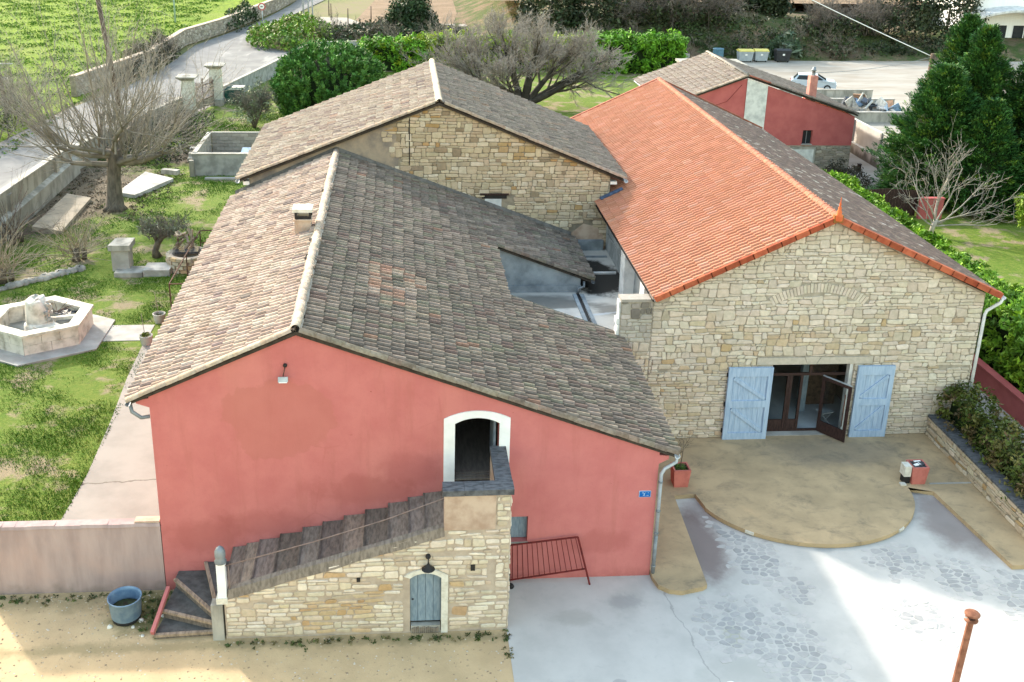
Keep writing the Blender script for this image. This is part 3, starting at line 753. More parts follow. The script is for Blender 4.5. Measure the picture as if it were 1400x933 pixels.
# embankment behind the gravel yard (a sloping grid)
rg = np.random.default_rng(5)
xs = np.arange(-2, 122, 2.0); ys = np.array([91.2, 92.5, 94, 96, 98, 100.5, 103, 106, 112, 130, 200]); zz = np.array([-.1, .35, 1.1, 2.0, 2.9, 3.7, 4.1, 4.2, 4.2, 4.2, 4.2])
V = np.array([[(x, y+rg.uniform(-.5, .5), z*min(1, max(0, (x-2)/10))*(1 if x < 34 else max(.45, 1-(x-34)/40))+rg.uniform(-.12, .12)-.05) for x in xs] for y, z in zip(ys, zz)])
ny, nx = V.shape[:2]; idx = np.array([(j*nx+i, j*nx+i+1, (j+1)*nx+i+1, (j+1)*nx+i) for j in range(ny-1) for i in range(nx-1)])
o = np_mesh('embankment', V.reshape(-1, 3), 4, None, 'bank', None, (0, 0, 0), smooth=True, idx=idx); o["kind"] = "structure"
b = MB(); b.sheet([(4, 108), (75, 110), (90, 190), (10, 190)], [], lambda u, v: (u, v, 4.32)); setp(b.build('plateau_field', 'ploughed', None, (0, 0, 0)), kind='structure')

# ---- round terrace in front of the hall
rng = random.Random(11)
arc = [(2.31, 3.83), (3.03, 2.4)]
cx, cy, rx, ry = 5.72, 4.0, 3.46, 2.98
pts = []
for i in range(41):
    t = math.pi*(1.0+i/40.0); pts.append((cx+rx*math.cos(t), cy+ry*math.sin(t)))
pts = [p for p in pts if p[0] > 2.9 or p[1] < 3.2]
left = [(.02, 7.35), (.02, -.25), (.10, -.62), (.35, -.84), (.68, -.92), (1.30, -.76), (1.44, -.66), (1.62, 3.76), (2.30, 3.82)]
right = [(9.12, 3.95), (9.92, 3.62), (10.33, -.24), (11.45, -.24), (11.45, 7.35)]
terr = left+pts+right
b = MB(); b.sheet(terr, [], lambda u, v: (u, v, .15))
n = len(terr)
for i in range(n):
    p = terr[i]; q = terr[(i+1) % n]; b.add([(p[0], p[1], 0), (q[0], q[1], 0), (q[0], q[1], .15), (p[0], p[1], .15)], [(0, 1, 2, 3)])
terrace = setp(b.build('terrace', 'screed', None, (0, 0, 0)), kind='structure')
b = MB()                                       # rendered kerb lip that runs round the curved edge
for i in range(len(pts)-1):
    p = Vector((*pts[i], .09)); q = Vector((*pts[i+1], .09)); b.bar(p, q, .05, .125)
b.build('kerb_edge', 'screed', terrace)
for a in (3.98, 5.42):                         # small step lights let into the kerb
    p = Vector((cx+(rx+.02)*math.cos(a), cy+(ry+.02)*math.sin(a), .1)); d = Vector((-rx*math.sin(a), ry*math.cos(a), 0)).normalized()
    b = MB(); b.obox(p, (d, Vector((0, 0, 1)).cross(d), (0, 0, 1)), (.13, .035, .045)); b.build('step_light', 'offwhite', terrace)
b = MB(); b.box(10.0, 11.4, 4.05, 4.12, .15, .17); b.build('joint_strip', 'concrete', terrace)
b = MB(); b.box(9.02, 9.2, 4.0, 4.16, .15, .20); b.build('loose_block', 'offwhite', terrace)

# ---- flagstones where the white wash has worn off
def pmask(x, y):
    best = 0
    for px, py, sx, sy in ((2.9, 2.0, .9, 1.15), (3.2, .5, .9, 1.2), (1.9, -2.3, 1.25, 1.3), (3.0, -3.6, 1.0, 2.2), (7.3, .35, 1.0, 1.0), (8.6, -.6, .8, 1.0), (10.3, -1.6, 1.2, 1.6), (6.8, -2.2, .9, .9), (9.8, -4.6, 1.0, 1.2), (-2.0, -4.6, 1.5, .6), (3.9, -.9, .6, .7), (9.2, -6, 2, 1.2), (2.8, -6.4, 1.4, 1.4)):
        q = 1+.5*math.sin(7*x+3*y)*math.sin(5*y-2*x)-((x-px)/sx)**2-((y-py)/sy)**2
        if q > best: best = q
    return best
inside_t = lambda x, y: inpoly((x, y), terr)
pls = cells([(-4.1, -8), (11.3, -8), (11.3, 3.9), (-4.1, 3.9)], .215, .175, rng, vj=.38, drop=.16, wt=.16, keep=lambda x, y: pmask(x, y) > 0 and not inside_t(x, y))
pls = [p for p in pls if not any(inside_t(*q) for q in p) and not (math.hypot((p[0][0]-1.75)*.95, (p[0][1]-1.35)*.42) < .75)]
def ftint(u, v, r):
    w = min(.93, max(.2, .98-.75*pmask(u, v)+r.uniform(-.2, .25))); g = r.uniform(.28, .36)
    return tuple(a*(1-w)+c*w for a, c in zip((g*.97, g*1.0, g*1.02), (.51, .50, .485)))
stone_wall(pls, rng, fore, 'paving_stone', ftint, lambda u, v, n: Vector((u, v, .012+max(n, -.004))), joint=.036, thick=.006, mat='flag', limit=300, rough=.8)
# ================================================================ PINK HOUSE
rng = random.Random(3)
house = thing('pink_house', (-6.5, 0, 0), 'salmon pink rendered house with mossy tile roof and arched doorway above outside stairs', 'house')
def arch_pts(x0, x1, z0, zs, rise, n=9):       # CCW outline with a segmental arch head
    w = (x1-x0)/2; Rr = (w*w+rise*rise)/(2*rise); a = math.asin(min(1, w/Rr)); cxm = (x0+x1)/2; cz = zs+rise-Rr
    top = [(cxm+Rr*math.sin(a-2*a*i/n), cz+Rr*math.cos(a-2*a*i/n)) for i in range(n+1)]
    return [(x0, z0), (x1, z0)]+top
dr = arch_pts(-5.43, -4.28, 3.16, 4.84, .16)
wi = [(-4.1, 1.22), (-3.44, 1.22), (-3.44, 2.0), (-4.1, 2.0)]
gable = [(-13.08, 0), (0, 0), (0, 3.90), (-9.38, 7.42), (-13.08, 5.76)]
b = MB(); b.sheet(gable, [dr, wi], lambda u, v: (u, 0, v))
for h, d in ((dr, .42), (wi, .28)):
    for i in range(len(h)):
        p = h[i]; q = h[(i+1) % len(h)]; b.add([(p[0], 0, p[1]), (q[0], 0, q[1]), (q[0], d, q[1]), (p[0], d, p[1])], [(3, 2, 1, 0)])
# side and back walls
b.add([(-13.08, 0, 0), (-13.08, 18.08, 0), (-13.08, 18.08, 5.70), (-13.08, 0, 5.70)], [(3, 2, 1, 0)])
b.add([(0, 0, 0), (0, 7.75, 0), (0, 7.75, 3.78), (0, 0, 3.78)], [(0, 1, 2, 3)])
b.add([(-3.5, 7.75, 0), (0, 7.75, 0), (0, 7.75, 3.78), (-3.5, 7.75, 5.1)], [(3, 2, 1, 0)])
# corbelled eaves at both ends of the gable
b.prism_y([(-13.40, 5.56), (-13.08, 5.44), (-13.08, 5.70), (-13.42, 5.62)], 0, .25)
b.prism_y([(0, 3.52), (.26, 3.66), (.26, 3.76), (0, 3.78)], 0, .25)
b.build('wall', 'pink', house)
b = MB()                                       # fin wall over the flat roof, notch wall
b.add([(-3.45, 13.05, 3.2), (.0, 13.05, 3.2), (0, 13.05, 3.95), (-3.45, 13.05, 5.24)], [(0, 1, 2, 3)])
b.add([(-3.45, 7.75, 3.2), (-3.45, 13.05, 3.2), (-3.45, 13.05, 5.24), (-3.45, 7.75, 5.24)], [(0, 1, 2, 3)])
b.add([(0, 13.05, 3.2), (0, 18.08, 3.2), (0, 18.08, 3.95), (0, 13.05, 3.95)], [(0, 1, 2, 3)])
b.build('fin_wall', 'render_blue', house)
b = MB(); b.box(-3.45, 0.02, 12.99, 13.05, 3.3, 3.62); b.build('damp_course', 'render_blue', house)
# rooms behind the openings
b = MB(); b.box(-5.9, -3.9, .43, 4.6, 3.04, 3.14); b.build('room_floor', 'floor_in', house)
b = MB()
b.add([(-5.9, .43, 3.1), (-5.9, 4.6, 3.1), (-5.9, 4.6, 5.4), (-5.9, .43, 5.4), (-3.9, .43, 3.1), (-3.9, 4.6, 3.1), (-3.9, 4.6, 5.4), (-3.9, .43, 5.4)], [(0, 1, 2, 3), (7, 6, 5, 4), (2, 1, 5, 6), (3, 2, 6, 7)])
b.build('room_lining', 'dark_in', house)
b = MB(); b.box(-5.43, -4.28, .0, .43, 3.12, 3.168); b.build('door_sill', 'floor_in', house)
for i in range(3):                             # broken threshold boards
    b = MB(); b.obox((-4.86, .05+.13*i, 3.20-.012*(2-i)), ((1, .02*i, .01*i), (0, 1, 0), (0, 0, 1)), (.54, .055, .02)); b.build('threshold_board', 'floor_in', house)
door = MB(); door.box(-4.38, -4.34, .30, 1.42, 3.17, 4.92)
d0 = door.build('door', 'blue_dark', house)
for i in range(5):
    b = MB(); b.box(-4.396, -4.378, .31+.223*i, .31+.223*i+.212, 3.18, 4.90); b.build('plank', 'blue_dark', d0)
# white surround
outer = arch_pts(-5.72, -4.0, 3.02, 4.98, .22, 12); inner = arch_pts(-5.43, -4.28, 3.02, 4.84, .16, 12)
b = MB()
for i in range(1, len(outer)):                 # from the right jamb foot over the arch to the left foot
    j = (i+1) % len(outer)
    if i == len(outer): break
    a0, a1, c0, c1 = outer[i], outer[j], inner[i], inner[j]
    vs = [(a0[0], -.035, a0[1]), (a1[0], -.035, a1[1]), (c1[0], -.035, c1[1]), (c0[0], -.035, c0[1])]
    vs += [(x, .12, z) for x, _, z in vs]
    b.add(vs, [(3, 2, 1, 0)] if False else [(0, 1, 2, 3), (0, 4, 5, 1), (2, 6, 7, 3)])
b.build('door_surround', 'white', house)
b = MB(); b.box(-4.1, -3.44, .20, .25, 1.22, 2.0); sh = b.build('shutter', 'blue_dark', house)
for i in range(3):
    b = MB(); b.box(-4.09+.22*i, -3.88+.22*i, .185, .20, 1.235, 1.985); b.build('plank', 'blue_dark', sh)
b = MB(); b.box(-4.12, -3.42, -.02, .2, 1.17, 1.215); b.build('window_sill', 'concrete_dark', house)

# ---- roof
zr = 7.50; xl, zl = -13.50, 5.66; xr, zrt = .38, 3.84; RX = -9.38
roof = MB()
roof.add([(RX, -.10, zr), (RX, 18.05, zr), (xl, 18.05, zl), (xl, -.10, zl)], [(0, 1, 2, 3)])
zn = zr+(-3.4-RX)*(zrt-zr)/(xr-RX)
roof.add([(RX, -.10, zr), (xr, -.10, zrt), (xr, 7.85, zrt), (-3.4, 7.85, zn), (-3.4, 12.92, zn), (xr, 12.92, zrt), (xr, 18.05, zrt), (RX, 18.05, zr)], [(0, 1, 2, 3), (0, 3, 4, 7), (7, 4, 5, 6)])
roof.add([(xl, -.10, zl-.07), (xl, 18.05, zl-.07), (xl, 18.05, zl), (xl, -.10, zl), (xr, -.10, zrt-.07), (xr, 7.85, zrt-.07), (xr, 7.85, zrt), (xr, -.10, zrt)], [(3, 2, 1, 0), (4, 5, 6, 7)])
roof.add([(RX, -.10, zr), (RX, -.10, zr-.1), (xl, -.10, zl-.07), (xl, -.10, zl), (xr, -.10, zrt-.07), (xr, -.10, zrt)], [(0, 3, 2, 1), (0, 1, 4, 5)])
roof.add([(RX, -.1, zr-.1), (RX, .02, zr-.1), (xl, .02, zl-.07), (xl, -.1, zl-.07), (xr, .02, zrt-.07), (xr, -.1, zrt-.07)], [(0, 1, 2, 3), (1, 0, 5, 4)])
roof.add([(-3.4, 12.92, zn), (-3.4, 12.92, zn-.08), (xr, 12.92, zrt-.08), (xr, 12.92, zrt)], [(0, 1, 2, 3)])
roof.add([(xr, 12.92, zrt-.08), (xr, 12.92, zrt), (xr, 18, zrt), (xr, 18, zrt-.08)], [(0, 3, 2, 1)])
roofo = roof.build('roof', 'deck', house)
PALE = [(5, (.60, .49, .42)), (4, (.52, .42, .36)), (3, (.66, .57, .50)), (2, (.46, .37, .32)), (1.0, (.38, .30, .28)), (.5, (.56, .42, .34)), (.4, (.29, .24, .225))]
GREY = [(5, (.34, .295, .26)), (4, (.27, .24, .215)), (2.5, (.41, .355, .31)), (2, (.30, .29, .235)), (1.2, (.27, .21, .19)), (.6, (.44, .39, .33)), (.12, (.40, .26, .20)), (.9, (.21, .19, .17))]
ct = canal_tile(.46, .138, .185, .10, thick=.02)
dl = math.hypot(xl-RX, zl-zr); dr_ = math.hypot(xr-RX, zrt-zr)
DL = ((xl-RX)/dl, 0, (zl-zr)/dl); DR = ((xr-RX)/dr_, 0, (zrt-zr)/dr_)
XL = tile_xforms((RX, 0, zr), dl+.06, DL, (0, 1, 0), 18.0, .37, .24, rng)
ins = lambda p: not (p[1] > 7.62 and p[1] < 13.08 and p[0] > -3.5)
XR = tile_xforms((RX, .02, zr), dr_+.06, DR, (0, 1, 0), 17.98, .37, .24, rng, inside=ins)
tl = [pal(rng, PALE) for _ in XL]
tr = []
for X in XR:
    p = X[:3, 3]; t = pal(rng, GREY)
    if 1.4 < (p[0]-RX) < 2.9 and 3.5 < p[1] < 6.6 and rng.random() < .75: t = pal(rng, [(3, (.50, .33, .26)), (3, (.50, .42, .34)), (2, (.55, .46, .40))])
    tr.append(t)
# the pale slope and the lichen slope share one tile shape; each gets its own half of the singled-out tiles
lay_tiles(XL, ct, 'tile_pale', roofo, tl, 130)
lay_tiles(XR, ct, 'tile_grey', roofo, tr, 170)
# verge tiles along the front, ridge tiles bedded in mortar
vt = canal_tile(.44, .20, .22, .10)
def verge(px, pz, D, L, y, mat, parent, cols, tile=vt, course=.37, lift=.05, sgn=1):
    n = int(L/course)
    for i in range(n):
        D3 = Vector(D); A = Vector((0, 1, 0)); N = D3.cross(A)
        if N.z < 0: A = -A; N = -N
        mm = Matrix((D3, A, N)).transposed().to_4x4(); mm.translation = Vector((px, y+rng.uniform(-.012, .012), pz))+D3*(L-(i+1)*course-.05)+N*(lift+rng.uniform(-.006, .008))
        vs = [tuple(mm @ Vector(v)) for v in tile[0]]
        b = MB(); b.add(vs, tile[1], pal(rng, cols), True); b.build('verge_tile', mat, parent, mm.translation)
verge(RX, zr, DL, dl+.05, -.09, 'tile_pale', roofo, [(3, (.62, .55, .47)), (1, (.52, .45, .38))])
verge(RX, zr, DR, dr_+.05, -.09, 'tile_grey', roofo, [(3, (.46, .41, .34)), (2, (.38, .32, .27)), (1, (.42, .33, .28))])
b = MB()
for i in range(46):
    y0 = -.15+i*.395; zz_ = zr+.02+.012*math.sin(i*1.3)+rng.uniform(-.006, .006)
    seg = MB(); vs, fs = canal_tile(.44, .215, .25, .13, 6)
    seg.add([(RX+v[1]+.012*math.sin(i*.9), y0+.43-v[0] if False else y0+v[0], zz_+v[2]+.075) for v in vs], fs, pal(rng, [(2, (.52, .48, .43)), (2, (.48, .44, .39)), (1, (.56, .52, .47))]), True)
    seg.build('ridge_tile', 'tile_pale', roofo)
nr_ = 60
for s in (-1, 1):                              # mortar fillets either side of the ridge
    for i in range(nr_):
        y0 = -.12+18.1*i/nr_; y1 = -.12+18.1*(i+1)/nr_; w = .17+.012*math.sin(i*2.1*s)+rng.uniform(-.008, .01)
        D = DL if s < 0 else DR
        b.add([(RX, y0, zr+.19), (RX, y1, zr+.19), (RX+D[0]*w, y1, zr+D[2]*w+.13), (RX+D[0]*w, y0, zr+D[2]*w+.13)], [(0, 1, 2, 3) if s < 0 else (3, 2, 1, 0)])
b.build('ridge_mortar', 'mortar_ridge', roofo)
# fin verge and the mortar flashing where the roof meets the barn
n = 12
for i in range(n):
    D3 = Vector(DR); A = Vector((0, -1, 0)); N = Vector(DR).cross(Vector((0, 1, 0)));
    if N.z < 0: N = -N
    t = -3.4+(xr+3.4)*i/n; zt = zn+(zrt-zn)*i/n
    vs = [Vector((t, 12.95, zt))+D3*v[0]+Vector((0, 1, 0))*v[1]+N*(v[2]+.05) for v in vt[0]]
    bb = MB(); bb.add(vs, vt[1], pal(rng, GREY), True); bb.build('verge_tile', 'tile_grey', roofo)
b = MB()
for i in range(24):
    for (x0, z0, D, L) in ((RX, zr, DL, dl), (RX, zr, DR, dr_)):
        a = L*i/24; c = L*(i+1)/24; w = .15+rng.uniform(-.05, .05)
        P0 = Vector((x0, 18.06, z0))+Vector(D)*a; P1 = Vector((x0, 18.06, z0))+Vector(D)*c
        b.add([P0+Vector((0, -w, .11)), P1+Vector((0, -w, .11)), P1+Vector((0, 0, .26)), P0+Vector((0, 0, .26))], [(0, 1, 2, 3) if D is DR else (3, 2, 1, 0)])
b.build('flashing', plain('dark_mortar_flashing', (.15, .14, .13), (.09, .085, .08), 4, bump=.5), roofo)
# back verge of the low part
b = MB(); b.add([(-3.4, 7.85, zn+.1), (xr, 7.85, zrt+.1), (xr, 7.86, zrt-.25), (-3.4, 7.86, zn-.25)], [(3, 2, 1, 0)]); b.build('back_verge', 'concrete_dark', roofo)
# gutters
def gutter(name, p, q, mat, parent, r=.075):
    b = MB(); p = Vector(p); q = Vector(q); d = (q-p).normalized(); s = d.cross(Vector((0, 0, 1)))
    n = 7; vs = []
    for P in (p, q):
        for rr in (r, r-.012):
            for j in range(n): t = math.pi+math.pi*j/(n-1); vs.append(P+s*math.cos(t)*rr+Vector((0, 0, math.sin(t)*rr)))
    fs = [];
    for j in range(n-1): fs += [(j, j+1, 2*n+j+1, 2*n+j), (n+j+1, n+j, 3*n+j, 3*n+j+1)]
    fs += [(0, 2*n, 3*n, n), (n-1, 2*n-1, 4*n-1, 3*n-1)]
    for k0 in (0, 2*n): fs += [(k0+j, k0+n+j, k0+n+j+1, k0+j+1) for j in range(n-1)]
    b.add(vs, fs); return b.build(name, mat, parent)
gutter('gutter', (xr+.08, -.12, zrt-.04), (xr+.08, 7.9, zrt-.02), 'gutter_white', house)
gutter('gutter', (xl-.07, -.12, zl-.06), (xl-.07, 18, zl-.04), 'zinc_dark', house)
gutter('gutter', (xr+.08, 12.9, zrt-.06), (xr+.08, 18, zrt-.04), 'zinc_dark', house)
b = MB(); b.tube([(xr+.08, -.02, zrt-.1), (xr+.08, -.05, zrt-.24), (.16, -.07, 3.42), (.07, -.08, 3.26), (.07, -.08, 3.0), (.07, -.08, 1.35)], .05, 8); b.build('downpipe', 'zinc', house)
b = MB(); b.tube([(.07, -.08, 1.36), (.07, -.08, .05)], .057, 8); b.build('downpipe_foot', 'zinc_dark', house)
for z in (3.0, 2.1, 1.4, .35):
    b = MB(); b.tube([(.07, -.08, z), (.07, -.08, z+.05)], .066, 8); b.build('pipe_clip', 'zinc_dark', house)
b = MB(); b.tube([(xl-.06, .05, zl-.14), (xl-.02, .02, zl-.34), (-13.3, 0, 5.16), (-13.1, .05, 5.17)], .05, 8); b.build('downpipe', 'zinc_dark', house)
b = MB(); b.tube([(.12, 12.95, 3.8), (.12, 12.9, 3.6), (-.1, 12.86, 3.55), (-.12, 12.86, 3.36)], .05, 8); b.build('downpipe', 'zinc_dark', house)
# chimney
ch = MB(); ch.box(-10.14, -9.62, 8.05, 8.55, 6.9, 7.78); cho = ch.build('chimney', 'plaster', house)
b = MB(); b.box(-10.19, -9.57, 8.0, 8.6, 8.06, 8.17); b.build('chimney_cap', 'offwhite', cho)
for x in (-10.13, -9.68):
    for y in (8.06, 8.48):
        b = MB(); b.box(x, x+.07, y, y+.07, 7.83, 8.06); b.build('chimney_leg', 'black', cho)
b = MB(); b.box(-10.12, -9.64, 8.09, 8.52, 7.8, 7.92); b.build('flue_collar', 'black', cho)
b = MB(); b.box(-10.17, -9.59, 8.02, 8.58, 7.77, 7.82); b.build('collar_slab', 'plaster', cho)
b = MB(); b.add([(-10.3, 8.0, 7.16), (-9.5, 8.0, 7.51), (-9.5, 7.93, 7.53), (-10.3, 7.93, 7.18)], [(3, 2, 1, 0), (0, 1, 2, 3)]); b.bar((-10.3, 7.98, 7.17), (-9.45, 7.98, 7.54), .09, .05); b.build('chimney_flashing', 'zinc_dark', cho)
# wall lamp on its stalk, street plaque
t = thing('flood_light', (-9.72, 0, 6.3), 'small glass floodlight hanging from a black stalk high on the pink gable', 'light')
b = MB(); b.lathe((-9.68, -.03, 6.56), [(0, -.055), (.04, -.04), (.055, 0), (.04, .04), (0, .055)], 10); b.build('bracket', 'black', t)
b = MB(); b.tube([(-9.68, -.03, 6.53), (-9.71, -.10, 6.4), (-9.73, -.13, 6.3)], .014, 6); b.build('stalk', 'iron', t)
b = MB(); b.obox((-9.73, -.17, 6.24), ((1, 0, 0), (0, 1, -.35), (0, .35, 1)), (.12, .05, .065)); b.build('housing', 'zinc', t)
b = MB(); b.obox((-9.73, -.222, 6.22), ((1, 0, 0), (0, 1, -.35), (0, .35, 1)), (.10, .006, .048)); b.build('lens', 'sign_white', t)
t = thing('street_plaque', (-.31, -.012, 2.52), 'small blue enamel street plaque near the right corner of the pink wall', 'sign')
b = MB(); b.box(-.46, -.16, -.02, -.001, 2.53, 2.70); b.build('plate', 'blue_sign', t)
b = MB(); b.box(-.47, -.15, -.015, -.0005, 2.52, 2.71); b.build('border', 'sign_pale', t)
b = MB()
for x, z, w, h in ((-.395, 2.655, .05, .014), (-.345, 2.62, .022, .055), (-.365, 2.575, .05, .014), (-.30, 2.655, .012, .02), (-.27, 2.575, .06, .014), (-.24, 2.655, .03, .012)):
    b.box(x, x+w, -.024, -.0195, z-h/2, z+h/2)
b.build('worn_lettering', 'sign_pale', t)
# ================================================================ OUTSIDE STAIRS
rng = random.Random(21)
st = thing('outside_staircase', (-8, -1.2, 0), 'rubble stone outside staircase with grey slab treads climbing to the arched doorway', 'staircase')
FY = -2.05
zt = lambda x: 1.44+(x+11.07)*(3.09-1.44)/5.32      # sloping band at the front edge
front = [(-11.2, 0), (-4.15, 0), (-4.15, 4.0), (-5.78, 4.0), (-5.78, 3.02), (-11.2, 1.26)]
dh = arch_pts(-6.62, -5.84, .05, 1.66, .14, 8)
b = MB(); b.sheet(front, [dh], lambda u, v: (u, FY, v))
for i in range(len(dh)):
    p = dh[i]; q = dh[(i+1) % len(dh)]; b.add([(p[0], FY, p[1]), (q[0], FY, q[1]), (q[0], FY+.16, q[1]), (p[0], FY+.16, p[1])], [(3, 2, 1, 0)])
b.add([(-4.15, FY, 0), (-4.15, -.01, 0), (-4.15, -.01, 4.0), (-4.15, FY, 4.0)], [(0, 1, 2, 3)])
b.add([(-11.2, FY, 0), (-11.2, -.01, 0), (-11.2, -.01, 1.2), (-11.2, FY, 1.26)], [(3, 2, 1, 0)])
b.add([(-11.2, FY, 1.26), (-5.78, FY, 3.02), (-5.78, -.01, 2.75), (-11.2, -.01, 1.0)], [(0, 1, 2, 3)])
walls = b.build('wall', 'mortar', st)
OCH = lambda u, v: math.exp(-(((u+8.5)/.8)**2+((v-.75)/.5)**2))+.5*math.exp(-(((u+7.6)/.4)**2+((v-1.3)/.35)**2))
def st_tint(u, v, r):
    c = pal(r, [(5, (.66, .60, .50)), (4, (.60, .53, .42)), (2, (.72, .67, .58)), (1.2, (.52, .44, .34)), (.2, (.52, .38, .23))])
    if r.random() < OCH(u, v)*.9: c = pal(r, [(2, (.54, .42, .27)), (1, (.46, .32, .18)), (1.5, (.58, .49, .35))])
    return c
hull = [(-11.18, .02), (-4.16, .02), (-4.16, 3.98), (-4.58, 3.98), (-11.18, 1.26)]
def stair_keep(u, v): return v < (2.96+(u+5.78)*.331 if u < -5.75 else 9) and not (u > -5.78 and u < -4.52 and v > 3.0)
pls = courses(hull, .32, .105, rng, holes=[arch_pts(-6.78, -5.66, -.5, 1.72, .2, 6)], keep=stair_keep, two=.16, tilt=.025)
slope_k = (3.0-1.24)/5.42
q = []
for p in pls:                                   # trim against the sloping band and the plaster panel
    if max(a[0] for a in p) < -5.5 or (sum(a[0] for a in p)/len(p) < -5.78): p = clip(p, -slope_k, 1, 1.21+slope_k*11.2)
    elif sum(a[0] for a in p)/len(p) < -4.5: p = clip(p, 0, 1, 3.0)
    else: p = clip(p, -1, 0, 4.5)
    if len(p) > 2 and area(p) > .006: q.append(p)
stone_wall(q, rng, st, 'stone', st_tint, lambda u, v, n: Vector((u, FY-n, v)), joint=.03, thick=.028, limit=300, rough=1.0)
pls = courses([(FY+.02, .02), (-.05, .02), (-.05, 3.98), (FY+.02, 3.98)], .34, .14, rng)
side = MB()
for p in pls:
    r_ = stone_shape(p, rng, .035, .03, 1.1)
    if r_: side.add([(-4.15+n, u, v) for u, v, n in r_[0]], r_[1], st_tint(0, 3, rng))
side.build('side_stone_field', 'stone', st)["kind"] = "stuff"
# plaster panel of the landing, slate coping, parapet
b = MB(); b.box(-5.78, -4.52, FY-.03, FY+.3, 3.02, 4.02); b.box(-4.5, -4.18, FY+.3, -.01, 2.98, 4.0); b.build('parapet', 'plaster', st)
b = MB(); b.box(-5.76, -4.52, FY+.3, -.01, 2.7, 2.95); b.build('landing', 'floor_in', st)
for i, (x0, x1) in enumerate(((-5.82, -5.3), (-5.295, -4.83), (-4.825, -4.09))):
    b = MB(); b.obox(((x0+x1)/2, FY+.12, 4.09+.004*i), ((1, 0, .006*(i-1)), (0, 1, 0), (0, 0, 1)), ((x1-x0)/2, .22, .075)); b.build('coping_slab', 'slate', st)
for i, (y0, y1) in enumerate(((FY+.345, -1.05), (-1.045, -.46), (-.455, -.005))):
    b = MB(); b.obox((-4.31, (y0+y1)/2, 4.085+.004*i), ((1, 0, 0), (0, 1, .01*(i-1)), (0, 0, 1)), (.21, (y1-y0)/2, .07)); b.build('coping_slab', 'slate', st)
# steps: weathered slabs, each with a worn tread and a riser board
xs = [-11.22, -10.86, -10.52, -9.98, -9.38, -8.86, -8.30, -7.74, -7.14, -6.62, -6.22, -5.72]
for i in range(len(xs)-1):
    x0, x1 = xs[i], xs[i+1]; zb = 1.20+(x0+11.22)*.302+.02; zf = zt((x0+x1)/2)
    tc = pal(rng, [(2, (1, 1, 1)), (1, (1.25, 1.18, 1.1)), (1, (.8, .78, .76))], .05)
    # slab tilts so that its back edge meets the wall in a step and its front dips to the band
    b = MB(); e = .012
    z1 = zb+.07
    vs = [(x0-.03, FY+.10, zt(x0)-.05), (x1-.012, FY+.10, zt(x1)-.05), (x1-.012, -.012, z1+.05), (x0-.03, -.012, z1)]
    vs += [(x, y, z-.10) for x, y, z in vs]
    b.add(vs, [(0, 1, 2, 3), (4, 7, 6, 5), (0, 4, 5, 1), (1, 5, 6, 2), (2, 6, 7, 3), (3, 7, 4, 0)], tc)
    so = b.build('step', 'wood_grey', st)
    b = MB(); b.add([(x0-.035, FY+.1, zt(x0)-.09), (x0-.035, -.014, z1-.22), (x0-.035, -.014, z1+.012), (x0-.035, FY+.1, zt(x0)-.02), (x0+.01, FY+.1, zt(x0)-.09), (x0+.01, -.014, z1-.22), (x0+.01, -.014, z1+.012), (x0+.01, FY+.1, zt(x0)-.02)],
                    [(0, 3, 2, 1), (3, 7, 6, 2), (0, 4, 7, 3), (4, 5, 6, 7)], tuple(.7*c for c in tc)); b.build('nosing', 'wood_grey', so)
b = MB()                                        # sloping rendered band
for i in range(10):
    x0 = -11.1+5.33*i/10; x1 = -11.1+5.33*(i+1)/10; w = lambda x: .012*math.sin(x*3.1)+.01*math.sin(x*7.7)
    vs = [(x0, FY-.05, zt(x0)-.23+w(x0)), (x1, FY-.05, zt(x1)-.23+w(x1)), (x1, FY+.02, zt(x1)+w(x1)), (x0, FY+.02, zt(x0)+w(x0)), (x1, FY+.16, zt(x1)+.03), (x0, FY+.16, zt(x0)+.03), (x1, FY+.02, zt(x1)-.26), (x0, FY+.02, zt(x0)-.26)]
    b.add(vs, [(0, 1, 2, 3), (3, 2, 4, 5), (7, 6, 1, 0)])
b.build('stringer', 'wood_grey', st, tinted=True)
# winders at the foot
pv = (-11.42, -1.90)
outer_p = [(-12.98, -1.98), (-12.86, -1.05), (-12.72, -.02), (-11.95, -.02), (-11.27, -.02)]
zs_ = [.16, .36, .58, .86, 1.12]
fan = [(-12.98, -1.98), (-12.88, -1.32), (-12.75, -.35), (-12.0, -.02), (-11.3, -.02)]
for i in range(4):
    p, q_ = fan[i], fan[i+1]; z = (.14, .36, .60, .86)[i]
    poly = [pv, p]+([(-12.72, -.02)] if i == 2 else [])+[q_]
    poly = list(reversed(poly))
    if area(poly) < 0: poly.reverse()
    b = MB(); b.prism(poly, 0, z-.05, (.75, .75, .78)); so = b.build('winder', 'wood_grey', st, tinted=True)
    b = MB(); n_ = len(poly); b.prism(poly, z-.05, z); b.build('tread', 'tread_dark', so)
    b = MB(); b.bar((pv[0], pv[1], z-.02), (p[0], p[1], z-.02), .09, .07, (1.5, 1.35, 1.2)); b.build('nosing', 'wood_grey', so)
b = MB(); b.bar((-13.02, -2.0, .2), (-12.84, -.75, .62), .09, .12); b.build('pink_kerb', 'pink', st)
